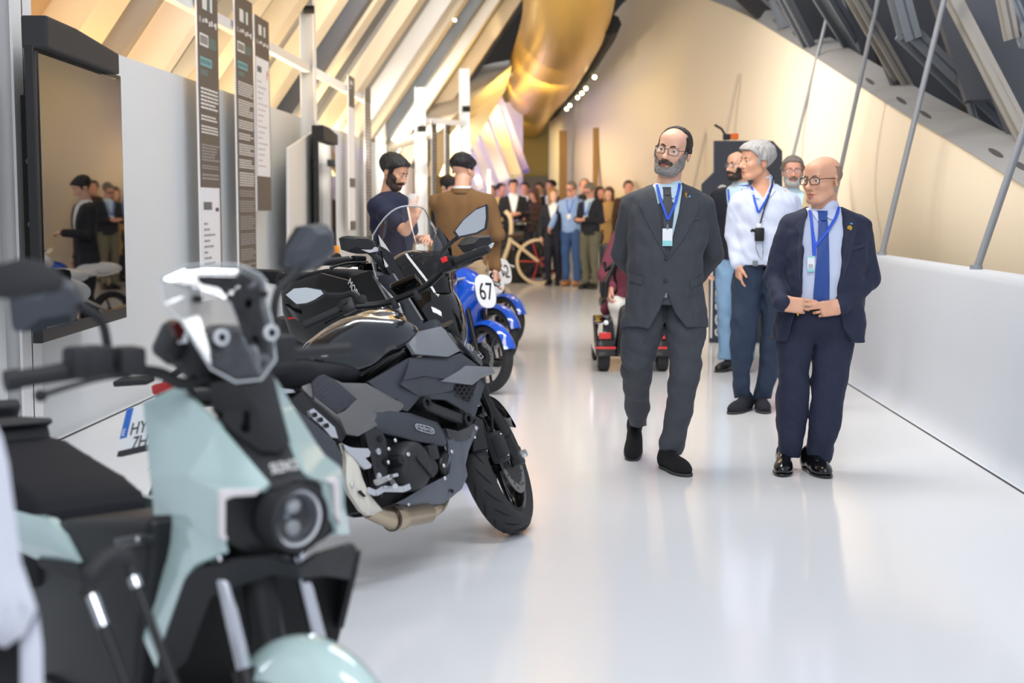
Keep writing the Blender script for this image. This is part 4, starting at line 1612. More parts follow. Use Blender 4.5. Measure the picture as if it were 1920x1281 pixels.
A1.mesh('round_pin', ellips(q + Vector((.018, -.003, -.008)), (.006, .003, .006), 10, 8), mat('pale blue enamel', srgb(120, 160, 210), rough=.3, vary=.02), jo)
shu = [(lambda Q: ev(Q, sh), 0)]
A1.drape('collar', shu, [(1231, 351), (1230, 357), (1240, 375), (1248, 363), (1243, 354)], M_shirtb, .010, .004, 2)
A1.drape('collar', shu, [(1272, 350), (1274, 356), (1259, 373), (1251, 363), (1259, 354)], M_shirtb, .010, .004, 2)
A1.drape('waistcoat', ws, [(1229, 384), (1247, 372), (1252, 372), (1262, 384), (1257, 420), (1250, 470), (1246, 485), (1232, 440)], M_lapelg, .004, .003, 3)
A1.drape('tie', ws, [(1241, 352), (1255, 352), (1252, 364), (1258, 400), (1250, 420), (1244, 440), (1239, 420), (1240, 396), (1245, 364)], M_tieg, .010, .004, 3)
A1.drape('tie_knot', ws, [(1240, 351), (1256, 351), (1253, 366), (1244, 366)], M_tieg, .016, .006, 2)
lan = [(lambda Q: np.minimum(ev(Q, sh), ev(Q, ws) - .012), 0)]
ly = A1.ribbon('lanyard', lan, [(1230, 346), (1234, 372), (1247, 412)], .012, M_lany, .008)
A1.ribbon('lanyard', lan, [(1273, 344), (1264, 376), (1248, 412)], .012, M_lany, .008)
bq = drape(lan, [P(1246, 444)], (0, 1, 0), .5, .012)[0]
bd = A1.mesh('badge', bev(box(bq, (.050, .003, .088)), .001, 1), M_badge, ly)
A1.mesh('badge_print', box(bq + np.array((0, -.002, -.030)), (.050, .001, .026)), M_mint, ly)
A1.mesh('badge_clip', box(bq + np.array((0, -.001, .052)), (.010, .004, .024)), M_steel, ly)
A1.mesh('belt_buckle', bev(box(np.array(P(1243, 553, -.112)), (.045, .012, .03)), .003), M_steel)
shoe(A1, gnd(1186, 864) + Vector((0, 0, .0)), 8, 28, M_suede, M_rubber, .285)
shoe(A1, gnd(1288, 894), -20, 0, M_suede, M_rubber, .285)

# ------------------------------------------------------------------ 2: navy suit, hands meeting at the belt
A2 = Person('bald man in open navy suit and royal blue tie, hands meeting at his belt', 7.28, gnd(1508, 888))
P = A2.P
hd, HA, T = do_head(A2, P(1541, 338), 50, 3, 0, 1.03, SKIN_B, 'fringe', H_stub, .0022, None, None, (M_frame, .0022), .006, 1.06, browm=H_mid)
nb = P(1547, 402, .035)
sL, sR, eL, eR, wL, wR = P(1484, 424, .03), P(1609, 426, .03), P(1453, 522, .02), P(1629, 525, .02), P(1468, 570, -.165), P(1576, 576, -.165)
jr = rows_px(7.28, [(388, 1512, 1578, .06, .03), (396, 1494, 1598, .09, .03), (406, 1477, 1616, .11, .03), (430, 1468, 1626, .13, .02), (470, 1466, 1626, .145, .01), (510, 1466, 1622, .15, .0), (550, 1463, 1620, .152, .0), (590, 1456, 1619, .155, .01), (638, 1448, 1619, .16, .02)])
leg1 = rows_px(7.28, [(560, 1476, 1535, .11, .02), (600, 1464, 1532, .11, .02), (640, 1456, 1526, .098, .02), (690, 1459, 1518, .088, .01), (740, 1457, 1515, .078, .0), (790, 1457, 1511, .070, .01), (830, 1459, 1507, .066, .01), (856, 1463, 1499, .062, .02)])
leg2 = rows_px(7.28, [(560, 1530, 1596, .11, .02), (600, 1528, 1602, .11, .02), (640, 1524, 1600, .098, .02), (690, 1523, 1593, .088, .0), (740, 1523, 1585, .078, -.02), (790, 1519, 1576, .070, -.02), (830, 1514, 1566, .068, -.01), (855, 1513, 1560, .066, .0), (872, 1518, 1551, .062, .0)])
h1, t1 = hand(wL, (1, -.15, -.10), (.0, 1, -.15), (.05, .1, 1), (.14, .10, .62, .95), (.10, -.15), .98, .02)
h2, t2 = hand(wR, (-1, -.15, -.10), (0, 1, -.15), (-.05, .1, 1), (.12, .20, .72, 1.0), (.10, -.15), .98, .06)
bod = [(s_loft(grow(jr[:7], -.04)), 0), (hd, 0), (s_cap(P(1545, 368, .035), nb, .064, .068), .025), (s_cap(P(1535, 372, -.01), P(1543, 392, .01), .035, .045), .02), (s_cap(sL, eL, .045, .04), .03), (s_cap(eL, wL, .038, .028), .02), (s_cap(sR, eR, .045, .04), .03), (s_cap(eR, wR, .038, .028), .02),
       (s_loft(grow(leg1, -.025)), .02), (s_loft(grow(leg2, -.025)), .02), (h1, .006), (h2, .006)]
lo, hi = bounds([P(1425, 285), P(1660, 285), P(1508, 880, .25), P(1508, 500, -.3)], .02)
A2.add('body', bod, lo, hi, .0042, SKIN_B)
Cp = [P(x, y) for x, y in ((1517, 370), (1510, 392), (1500, 440), (1496, 500), (1492, 560), (1482, 588), (1466, 650), (1598, 650), (1570, 610), (1559, 560), (1566, 480), (1574, 420), (1577, 370))]
slv = [(s_cap(sL, eL, .066, .058), .016), (s_cap(eL, wL + Vector((-.004, .012, .004)), .056, .044), .012), (s_cap(sR, eR, .066, .058), .016), (s_cap(eR, wR + Vector((.006, .012, .004)), .056, .044), .012)]
jk = [(s_loft(jr, 2.5), 0), (s_cap(P(1547, 368, .035), nb, .070, .078), .004, '-'), (s_poly(Cp, 7.31), .006, '-')] + slv + [(s_fold(.0048, 24, 21, .7), 0, 'x'), (s_fold(.0017, 60, 22, .5), 0, 'x')]
lo, hi = bounds([P(1425, 375), P(1665, 375), P(1508, 650, .3), P(1508, 500, -.3)], .02)
jo = A2.add('jacket', jk, lo, hi, .006, M_suitn)
sr = grow(jr[:7], -.016) + rows_px(7.28, [(562, 1476, 1600, .142, .0), (579, 1480, 1596, .135, .01)])
sr = [r for r in sr if r[0] >= P(1500, 580).z - .001]
sh = [(s_loft(sr, 2.4), 0), (s_cap(nb - Vector((0, 0, .03)), P(1547, 391, .03), .076, .072), .01), (s_fold(.002, 30, 9, .7), 0, 'x')]
lo, hi = bounds([P(1460, 360), P(1632, 590, .2), P(1547, 400, -.22)], .02)
A2.add('shirt', sh, lo, hi, .006, M_shirtw)
tr = [(s_loft(leg1, 2.2), 0), (s_loft(leg2, 2.2), .003), (s_loft(rows_px(7.28, [(572, 1478, 1598, .138, .01), (600, 1472, 1602, .14, .01), (622, 1478, 1594, .115, .02), (640, 1492, 1556, .06, .02)]), 2.2), .03), (s_fold(.0052, 28, 14, .6), 0, 'x'), (s_fold(.0016, 66, 15, .5), 0, 'x')]
lo, hi = bounds([P(1440, 560), P(1625, 560), P(1508, 880, .25), P(1508, 600, -.2)], .02)
A2.add('trousers', tr, lo, hi, .006, M_suitn)
jku = [(lambda Q, j=jk: ev(Q, j), 0)]
for pts in ([(1507, 401), (1498, 408), (1486, 425), (1497, 434), (1492, 441), (1488, 470), (1490, 520), (1493, 500), (1496, 455), (1501, 425)], [(1580, 399), (1590, 404), (1601, 425), (1590, 434), (1595, 441), (1584, 480), (1569, 520), (1569, 495), (1577, 430)]):
    A2.drape('lapel', jku, pts, M_lapeln, .006, .004, 3, jo)
A2.drape('breast_pocket', jku, [(1588, 462), (1614, 456), (1614, 462), (1588, 468)], M_lapeln, .004, .003, 2, jo)
q = drape(jku, [P(1584, 427)], (0, 1, 0), .5, .006)[0]
A2.mesh('gold_pin', xf(lathe([(0, -.004), (.013, -.003), (.014, 0), (0, .002)], 14, 'Y'), Matrix.Translation(q)), M_goldpin, jo)
q = drape(jku, [P(1588, 419)], (0, 1, 0), .5, .006)[0]
A2.mesh('blue_pin', bev(box(q, (.014, .004, .008)), .001, 1), mat('blue enamel', srgb(90, 150, 200), rough=.3, vary=.02), jo)
shu = [(lambda Q, j=sh: ev(Q, j), 0)]
A2.drape('collar', shu, [(1519, 395), (1519, 401), (1527, 415), (1538, 406), (1533, 398)], M_shirtw, .010, .004, 2)
A2.drape('collar', shu, [(1571, 393), (1570, 399), (1556, 413), (1542, 406), (1554, 398)], M_shirtw, .010, .004, 2)
A2.drape('tie', shu, [(1529, 398), (1545, 398), (1541, 414), (1542, 440), (1542, 545), (1543, 560), (1528, 574), (1514, 559), (1519, 500), (1527, 440), (1534, 414)], M_tieb, .012, .004, 3)
A2.drape('tie_knot', shu, [(1528, 395), (1547, 395), (1543, 413), (1532, 413)], M_tieb, .018, .006, 2)
lan = [(lambda Q, j=sh: ev(Q, j) - .012, 0)]
ly = A2.ribbon('lanyard', lan, [(1515, 394), (1515, 425), (1518, 455), (1516, 478)], .012, M_lany, .008)
A2.ribbon('lanyard', lan, [(1570, 388), (1560, 408), (1541, 434), (1519, 460), (1517, 478)], .012, M_lany, .010)
bq = drape(lan, [P(1510, 493)], (0, 1, 0), .5, .006)[0]
A2.mesh('badge', bev(box(bq, (.036, .003, .078)), .001, 1), M_badge, ly)
A2.mesh('badge_print', join(box(bq + np.array((0, -.002, -.032)), (.036, .001, .014)), box(bq + np.array((0, -.002, .036)), (.036, .001, .008))), M_mint, ly)
A2.mesh('badge_code', join(*[box(bq + np.array((-.010 + .006 * i, -.002, -.012)), (.003, .001, .022)) for i in range(4)]), M_inkg, ly)
A2.mesh('belt', xf(grid(lambda u, v: (P(1538, 578).x + .163 * math.sin((u - .5) * 3.3), 7.29 - .143 * math.cos((u - .5) * 3.3), P(1538, 578).z - .02 + .04 * v), 20, 2), Matrix.Identity(4)), M_belt)
rp = Vector(wL) + Vector((.105, -.02, -.06))
A2.mesh('ring', lathe([(.0095, -.003), (.011, -.003), (.011, .003), (.0095, .003)], 14, 'X', (P(1496, 589, -.19).x, 7.28 - .185, P(1496, 589, -.19).z), closed=True), M_ring)
A2.mesh('wrist_watch', lathe([(.030, -.012), (.036, -.012), (.036, .012), (.030, .012)], 16, 'X', tuple(P(1464, 570, -.16)), closed=True), M_belt)
shoe(A2, gnd(1467, 894), 12, 0, M_leather, M_leather, .29)
shoe(A2, gnd(1550, 897), -10, 0, M_leather, M_leather, .29)

# ------------------------------------------------------------------ 3: silver hair, white shirt
A3 = Person('silver-haired man in white open-collar shirt and dark jeans, looking to the left', 9.45, gnd(1410, 771))
P = A3.P
hd, HA, T = do_head(A3, P(1417, 303), 68, 0, 4, 1.03, SKIN_B, 'full', H_grey, .014, None, None, None, .002, 1.05, browm=H_mid, vol=.012)
nb = P(1432, 352, .03)
sL, sR, eL, eR, wL, wR = P(1383, 380, .02), P(1486, 382, .05), P(1374, 442, .03), P(1500, 455, .08), P(1384, 494, -.06), P(1488, 515, .02)
jr = rows_px(9.45, [(346, 1412, 1456, .055, .03), (354, 1396, 1474, .08, .03), (364, 1380, 1490, .10, .03), (390, 1377, 1494, .118, .02), (430, 1379, 1490, .125, .01), (470, 1380, 1482, .122, .0), (496, 1380, 1478, .12, .0)])
leg1 = rows_px(9.45, [(488, 1381, 1432, .11, .02), (520, 1375, 1430, .11, .02), (560, 1371, 1427, .10, .02), (620, 1370, 1420, .088, .01), (680, 1371, 1409, .075, .02), (716, 1374, 1407, .066, .04), (744, 1377, 1406, .062, .06)])
leg2 = rows_px(9.45, [(488, 1428, 1478, .11, .02), (520, 1428, 1480, .11, .02), (560, 1428, 1474, .10, .02), (620, 1427, 1464, .088, .03), (680, 1424, 1461, .078, .05), (716, 1417, 1453, .070, .06), (748, 1414, 1447, .064, .07)])
h1, _ = hand(wL, (.1, .1, -1), (1, .2, 0), (0, -1, 0), (.3, .3, .3, .3))
bod = [(s_loft(grow(jr, -.010)), 0), (hd, 0), (s_cap(P(1427, 330, .03), nb, .056, .062), .025), (s_cap(sL, eL, .04, .036), .03), (s_cap(eL, wL, .035, .027), .02), (s_cap(sR, eR, .04, .036), .03), (s_cap(eR, wR, .035, .026), .02),
       (s_loft(grow(leg1, -.02)), .02), (s_loft(grow(leg2, -.02)), .02), (h1, .006)]
lo, hi = bounds([P(1355, 255), P(1515, 255), P(1410, 755, .3), P(1410, 500, -.2)], .03)
A3.add('body', bod, lo, hi, .0055, SKIN_B)
slv = [(s_cap(sL, eL, .060, .055), .022), (s_cap(eL, wL, .054, .042), .014), (s_cap(sR, eR, .060, .055), .022), (s_cap(eR, wR, .054, .042), .014)]
Vp = [P(x, y) for x, y in ((1413, 335), (1411, 350), (1428, 373), (1441, 348), (1442, 335))]
sh = [(s_loft(jr, 2.4), 0)] + slv + [(s_cap(nb - Vector((0, 0, .03)), P(1432, 344, .03), .070, .066), .01), (s_fold(.005, 26, 31, .7), 0, 'x'), (s_fold(.002, 60, 32, .5), 0, 'x'), (s_poly(Vp, 9.47), .004, '-')]
lo, hi = bounds([P(1350, 335), P(1520, 335), P(1420, 525, .25), P(1420, 500, -.25)], .02)
so = A3.add('shirt', sh, lo, hi, .006, M_shirtw)
shu = [(lambda Q, j=sh: ev(Q, j), 0)]
A3.drape('collar', shu, [(1407, 356), (1405, 361), (1412, 371), (1419, 373), (1412, 360)], M_shirtw, .008, .004, 2, so)
A3.drape('collar', shu, [(1450, 352), (1450, 358), (1444, 365), (1435, 373), (1437, 363), (1443, 355)], M_shirtw, .008, .004, 2, so)
tr = [(s_loft(leg1, 2.2), 0), (s_loft(leg2, 2.2), .012), (s_fold(.006, 28, 34, .6), 0, 'x'), (s_fold(.002, 60, 35, .5), 0, 'x')]
lo, hi = bounds([P(1355, 480), P(1495, 480), P(1410, 752, .25), P(1410, 500, -.2)], .02)
to = A3.add('trousers', tr, lo, hi, .0065, M_denimd)
c0 = P(1430, 493, .01)
A3.mesh('belt', grid(lambda u, v: (c0.x + .180 * math.sin((u - .5) * 4.4), c0.y - .128 * math.cos((u - .5) * 4.4), c0.z - .02 + .04 * v), 24, 2), M_belt, to)
A3.mesh('belt_buckle', bev(box(P(1416, 494, -.125), (.034, .012, .036)), .004), M_steel, to)
for yy in (378, 395, 412, 430, 448, 466):
    q = drape(shu, [P(1427 - (yy - 378) * .05, yy)], (0, 1, 0), .5, .003)[0]
    A3.mesh('button', ellips(q, (.006, .003, .006), 8, 6), M_badge, so)
ly = A3.ribbon('lanyard', shu, [(1407, 346), (1411, 378), (1416, 398)], .013, M_lany, .008)
A3.ribbon('lanyard', shu, [(1447, 346), (1432, 375), (1417, 399)], .013, M_lany, .008)
A3.ribbon('receiver_cord', shu, [(1451, 330), (1444, 352), (1428, 390), (1418, 424)], .008, M_black, .012)
q = drape(shu, [P(1417, 439)], (0, 1, 0), .5, .02)[0]
rc = thing('pocket_receiver', 'small black pocket receiver hanging on the chest of the white-shirted man', 'receiver', tuple(q))
obj('case', bev(box((0, 0, 0), (.062, .03, .088)), .008), M_black, rc, smooth=40)
obj('earphone', join(tube([(-.03, 0, .02), (-.045, -.005, .03), (-.055, -.01, .02)], .010, 8)), M_black, rc, smooth=40)
obj('clip_card', bev(box((-.004, .004, .056), (.03, .004, .03)), .001, 1), M_badge, rc)
obj('earphone_cord', join(tube([(-.02, 0, -.04), (-.022, 0, -.09), (.0, .002, -.14), (.02, .004, -.17), (.026, .002, -.12), (.022, 0, -.04)], .0018, 5)), M_inkd, rc, smooth=180)
shoe(A3, gnd(1371, 777), 34, 0, mat('navy knit trainers', srgb(30, 32, 42), rough=.9, bump=.2, bscale=200, vary=.08), M_rubber, .29)
shoe(A3, gnd(1434, 776), 2, 0, MATS['navy knit trainers'], M_rubber, .29)


# ------------------------------------------------------------------ general standing figure for the rest
def figure(label, px, Y, top, yaw, skin, hair, hairm, topm, legm, shoem, shirtm=None, beard=None, beardm=None, glasses=None, pose=('down', 'down'), hy=None, hp=0, hr=0, res=.010, wide=1.0, feet=(0, 0), group=None, fine=False, long=False, coat=0.0, lanyard=False, neckm=None, hth=.012, legs=True, browm=None, foot_dx=0.0):
    """top = pixel row of the top of the head; the floor fixes the feet"""
    g = at(px, 640, Y)
    g.z = 0
    H = at(px, top, Y).z
    k = H / 1.76
    pe = Person(label, Y, g, group=group)
    f = Vector((-math.sin(R(yaw)), -math.cos(R(yaw)), 0))
    r = Vector((math.cos(R(yaw)), -math.sin(R(yaw)), 0))        # figure's left = picture right while facing the camera
    L = lambda x, y, z: g + r * (x * k * wide) + f * (y * k) + Vector((0, 0, z * k))
    hyaw = yaw if hy is None else hy
    hc = L(0, .03, 1.635)
    hd, HA, T = do_head(pe, hc, hyaw, hp, hr, 1.0 * k, skin, hair, hairm, hth, beard, beardm, glasses, 0, 1, fine, browm=browm or hairm, res=max(.005, res * .6), long=long, lips=fine)
    ph = -R(yaw)
    tz = [(1.50, .0, .055, .05), (1.475, .0, .10, .075), (1.45, .0, .16, .095), (1.40, .0, .20, .112), (1.28, .01, .195, .125), (1.12, .01, .175, .118), (.98, .005, .175, .118), (.90 - coat, .0, .182, .122)]
    rows = [(g.z + z * k, (g + f * y * k).x, (g + f * y * k).y, a * k * wide, b * k) for z, y, a, b in tz]
    arms, ab, hands = [], [], []
    for s, po in ((-1, pose[0]), (1, pose[1])):
        S = L(s * .182, 0, 1.390)
        if po == 'down':
            E, W, hdn = L(s * .235, -.03, 1.13), L(s * .235, .05, .88), (f * .15 + Vector((0, 0, -1)))
        elif po == 'hold':
            E, W, hdn = L(s * .24, .02, 1.14), L(s * .10, .27, 1.16), (f * .4 - r * s * .9)
        elif po == 'face':
            E, W, hdn = L(s * .24, .14, 1.22), L(s * .12, .17, 1.50), (Vector((0, 0, 1)) - r * s * .3)
        elif po == 'point':
            E, W, hdn = L(s * .27, .08, 1.16), L(s * .30, .24, .98), (f + Vector((0, 0, -.8)))
        elif po == 'pocket':
            E, W, hdn = L(s * .27, -.06, 1.13), L(s * .20, .05, .93), (f * .3 + Vector((0, 0, -1)))
        else:
            E, W, hdn = po[0](L), po[1](L), po[2](f, r)
        arms.append((S, E, W))
        h, _ = hand(W, hdn, -r * s if po == 'down' else (f * -.3 + Vector((0, 0, -1)) if po == 'hold' else -r * s), f if po != 'hold' else Vector((0, 0, 1)), (.4, .45, .5, .55), (.6, .3), k)
        hands.append(h)
    bod = [(s_loft(grow(rows, -.03 * k), 2.3, ph), 0), (hd, 0), (s_cap(L(0, .0, 1.56), L(0, -.02, 1.45), .055 * k, .062 * k), .02)]
    for (S, E, W), h in zip(arms, hands):
        bod += [(s_cap(S, E, .042 * k, .038 * k), .03), (s_cap(E, W, .036 * k, .026 * k), .02), (h, .006)]
    lr = []
    for s, fo in ((-1, feet[0]), (1, feet[1])):
        q = [(.96, .085, .0, .098, .11), (.86, .09, .0, .100, .115), (.70, .092, .02 + fo * .3, .085, .092), (.50, .094, .03 + fo * .6, .070, .076), (.30, .096, fo * .8, .064, .068), (.09, .098, fo, .058, .062)]
        lr.append([(z * k, (L(s * x, y, 0)).x, (L(s * x, y, 0)).y, a * k, b * k) for z, x, y, a, b in q])
    for q in lr:
        bod.append((s_loft(grow(q, -.02), 2.2, ph), .02))
    pts = [L(-.5, .45, 0), L(.5, -.35, 1.85), L(.5, .45, 0), L(-.5, -.35, 1.85)]
    lo, hi = bounds(pts, .03)
    pe.add('body', bod, lo, hi, res * .7 if fine else res, skin)
    tp = [(s_loft(rows, 2.4, ph), 0)]
    short = topm[1] if isinstance(topm, tuple) else False
    tm = topm[0] if isinstance(topm, tuple) else topm
    for S, E, W in arms:
        if short:
            tp.append((s_cap(S, S.lerp(E, .72), .066 * k, .066 * k), .035))
        else:
            tp += [(s_cap(S, E, .062 * k, .056 * k), .035), (s_cap(E, E.lerp(W, .95), .055 * k, .043 * k), .02)]
    tp += [(s_cap(L(0, .0, 1.56), L(0, -.02, 1.46), .066 * k, .070 * k), .004, '-'), (s_fold(.005, 24, int(px), .7), 0, 'x')]
    if shirtm:
        w = [L(-.075, 0, 1.53), L(-.02, 0, 1.16), L(.02, 0, 1.16), L(.075, 0, 1.53)]
        A = np.array([(x, z) for x, z in ((-.075 * k, 1.54 * k), (-.085 * k, 1.45 * k), (-.012 * k, 1.12 * k), (.012 * k, 1.12 * k), (.085 * k, 1.45 * k), (.075 * k, 1.54 * k))])
        sp = s_poly([(a, 0, b) for a, b in A], 0.0)
        Fm = np.array([[r.x, -f.x, 0], [r.y, -f.y, 0], [0, 0, 1]])

        def cut(P_):
            return sp((P_ - np.array((g.x, g.y, 0))) @ Fm)
        tp.append((cut, .004, '-'))
        pe.add('shirt', [(s_loft(grow(rows, -.014 * k), 2.4, ph), 0), (s_cap(L(0, -.02, 1.45), L(0, -.01, 1.478), .070 * k, .066 * k), .01)], lo, hi, res, shirtm)
    pe.add('jacket' if shirtm else ('coat' if coat > .2 else 'top'), tp, lo, hi, res, tm)
    if lanyard:
        a = [L(-.06, .10, 1.45), L(-.03, .135, 1.30), L(0, .14, 1.22)]
        b = [L(.06, .10, 1.45), L(.03, .135, 1.30), L(0, .14, 1.22)]
        ly = pe.mesh('lanyard', join(tube(a, .008, 6), tube(b, .008, 6)), M_lany)
        c = L(0, .15, 1.17)
        pe.mesh('badge', xf(box((0, 0, 0), (.07, .004, .09)), Matrix.Translation(c) @ Matrix.Rotation(ph, 4, 'Z')), M_badge, ly)
    if legs:
        pe.add('trousers', [(s_loft(lr[0], 2.2, ph), 0), (s_loft(lr[1], 2.2, ph), .012), (s_fold(.005, 28, int(px) + 3, .6), 0, 'x')], lo, hi, res, legm)
        for s, fo in ((-1, feet[0]), (1, feet[1])):
            t = L(s * .10, .17 + fo, 0)
            t.z = 0
            shoe(pe, t, yaw - s * 8, 0, shoem, M_rubber, .27 * k, laces=False, res=max(res, .007))
    return pe, L, T


# ------------------------------------------------------------------ 4, 5: the two behind
M_navyb = mat('navy blazer', srgb(22, 26, 40), rough=.75, bump=.1, bscale=200, vary=.08)
M_beige = mat('beige jacket cotton', srgb(196, 178, 140), rough=.8, bump=.1, bscale=150, vary=.06)
M_blush = mat('red brown trousers', srgb(150, 104, 100), rough=.8, bump=.1, bscale=150, vary=.08)
M_shoeb = mat('black shoe leather', srgb(22, 22, 24), rough=.35, vary=.08)
figure('bearded man in dark navy blazer and pale jeans behind the white-shirted man', 1383, 11.8, 281, 30, SKIN_A, 'recede', H_dark, M_navyb, M_deniml, M_shoeb, M_shirtb, ['full', 'moustache'], H_dark, (M_frame, .0018), ('down', 'down'), hy=60, res=.008, fine=True, feet=(.0, .05), lanyard=True, hth=.008)
figure('grey-bearded older man in beige jacket half hidden behind the navy suit', 1480, 11.5, 292, 4, SKIN_C, 'full', H_mid, M_beige, M_blush, mat('brown shoe leather', srgb(110, 70, 50), rough=.4, vary=.08), M_shirtb, ['full', 'moustache'], H_grey, (M_frame, .0014), ('down', 'down'), hy=8, res=.008, fine=True, hth=.014, browm=H_mid)

# ------------------------------------------------------------------ polo man and brown jacket man at the bikes
M_polo = mat('navy polo cotton', srgb(30, 34, 58), rough=.85, bump=.1, bscale=180, vary=.08)
M_tweed = mat('brown tweed', srgb(124, 92, 58), rough=.9, bump=.25, bscale=220, vary=.16, vscale=120)
M_darkt = mat('dark trousers', srgb(36, 38, 46), rough=.8, bump=.1, bscale=150, vary=.08)
M_sand = mat('sand trousers', srgb(176, 152, 118), rough=.85, bump=.1, bscale=150, vary=.05)
cupw = {}


def pol_e(L):
    return at(760, 432, 9.75)


def pol_w(L):
    cupw['p'] = at(776, 412, 9.68)
    return cupw['p']


pp, L, T = figure('dark-haired bearded man in navy polo smiling down at a cup beside the bikes', 735, 10.1, 289, -62, SKIN_B, 'full', H_black, (M_polo, True), M_darkt, M_shoeb, None, ['full', 'moustache'], hair_mat('dark short beard', srgb(64, 50, 44), .3), None, ((pol_e, pol_w, lambda f, r: Vector((-.1, 0, 1))), 'hold'), hy=-64, hp=24, res=.008, fine=True, hth=.016)
cup = thing('glass_cup', 'small clear cup held by the man in the navy polo', 'cup', cupw['p'] + Vector((-.005, -.01, .085)))
obj('bowl', lathe([(0, 0), (.028, 0), (.036, .09), (.033, .09), (.026, .006), (0, .006)], 16, 'Z'), mat('clear cup glass', (1, 1, 1), rough=.02, alpha=.25, vary=.01), cup, smooth=40)
bj, L, T = figure('man in brown tweed jacket seen from behind, beside the bikes', 868, 11.0, 287, -168, SKIN_A, 'fade', H_black, M_tweed, M_sand, M_shoeb, None, None, None, None, ('hold', (lambda L: at(925, 440, 11.1), lambda L: at(929, 505, 11.0), lambda f, r: Vector((0, 0, -1)))), hy=-146, hp=14, res=.008, fine=True, hth=.014, wide=1.12, coat=.10)
bj.mesh('shirt_collar', lathe([(.066, 0), (.074, 0), (.07, .035), (.064, .035)], 24, 'Z', tuple(L(0, -.015, 1.475)), closed=True), M_badge)
bj.mesh('jacket_collar', lathe([(.074, 0), (.088, -.005), (.079, .03), (.072, .03)], 24, 'Z', tuple(L(0, -.02, 1.462)), closed=True), M_tweed)

# ------------------------------------------------------------------ seated man and his mobility scooter
M_maroon = mat('maroon jacket', srgb(124, 58, 76), rough=.8, bump=.12, bscale=160, vary=.08)
M_wtrou = mat('white trousers', srgb(226, 222, 214), rough=.8, bump=.08, bscale=160, vary=.03)
Ys = 11.75
G = gnd(1186, 695)
Ys = G.y
A6 = Person('seated man in maroon jacket and white trousers riding a mobility scooter', Ys + .35, at(1188, 560, Ys + .35))
A6.o[2] = .62
A6.root.location.z = .62
P6 = lambda px, py, dy=0: at(px, py, Ys + dy)
hc = P6(1200, 402, .42)
hd, HA, T = do_head(A6, hc, 0, 5, 0, 1.0, SKIN_C, 'full', H_mid, .010, fine=False, res=.007)
sL, sR = P6(1160, 448, .42), P6(1240, 448, .42)
eL, eR, wL, wR = P6(1134, 515, .30), P6(1262, 515, .3), P6(1146, 541, .0), P6(1228, 541, .0)
tr_ = [(P6(1200, y, dy).z, P6(1200, y, dy).x, Ys + dy, a, b) for y, dy, a, b in ((430, .42, .07, .06), (440, .42, .15, .09), (460, .41, .19, .115), (510, .40, .19, .125), (560, .38, .195, .135), (585, .36, .19, .13))]
h1, _ = hand(wL, (-.25, -.5, -.9), (.9, .0, -.3), (0, -.8, .6), (.8, .8, .8, .8), (.4, .2), 1.0)
kL, kR, aL, aR = P6(1157, 572, -.02), P6(1222, 572, -.02), P6(1164, 655, .10), P6(1215, 655, .10)
hpL, hpR = P6(1180, 580, .38), P6(1218, 580, .38)
bod = [(s_loft(grow(tr_, -.03)), 0), (hd, 0), (s_cap(P6(1200, 420, .43), P6(1200, 438, .42), .055), .02), (s_cap(sL, eL, .042, .038), .02), (s_cap(eL, wL, .036, .026), .02), (s_cap(sR, eR, .042, .038), .02), (s_cap(eR, wR, .036, .03), .02), (h1, .006)]
for h, kn, an in ((hpL, kL, aL), (hpR, kR, aR)):
    bod += [(s_cap(h, kn, .065, .05), .02), (s_cap(kn, an, .05, .035), .02)]
pts = [P6(1100, 360), P6(1290, 360), P6(1200, 700, -.2), P6(1200, 400, .65)]
lo, hi = bounds(pts, .05)
A6.add('body', bod, lo, hi, .008, SKIN_C)
A6.add('jacket', [(s_loft(tr_, 2.4), 0), (s_cap(sL, eL, .068, .062), .03), (s_cap(eL, eL.lerp(wL, .9), .06, .048), .02), (s_cap(sR, eR, .068, .062), .03), (s_cap(eR, eR.lerp(wR, .9), .06, .048), .02), (s_cap(P6(1165, 560, .3), P6(1135, 580, .22), .07, .05), .03), (s_cap(P6(1200, 420, .43), P6(1200, 436, .42), .065), .004, '-'), (s_fold(.006, 26, 61, .7), 0, 'x')], lo, hi, .008, M_maroon)
lg = []
for h, kn, an in ((hpL, kL, aL), (hpR, kR, aR)):
    lg += [(s_cap(h, kn, .085, .07), .02), (s_cap(kn, an, .068, .06), .02)]
A6.add('trousers', lg + [(s_fold(.005, 26, 64, .7), 0, 'x')], lo, hi, .008, M_wtrou)
for an, s in ((aL, 1), (aR, -1)):
    t = Vector((an.x, an.y - .2, .165))
    shoe(A6, t, s * 6, 0, M_shoeb, M_rubber, .28, False, .008)
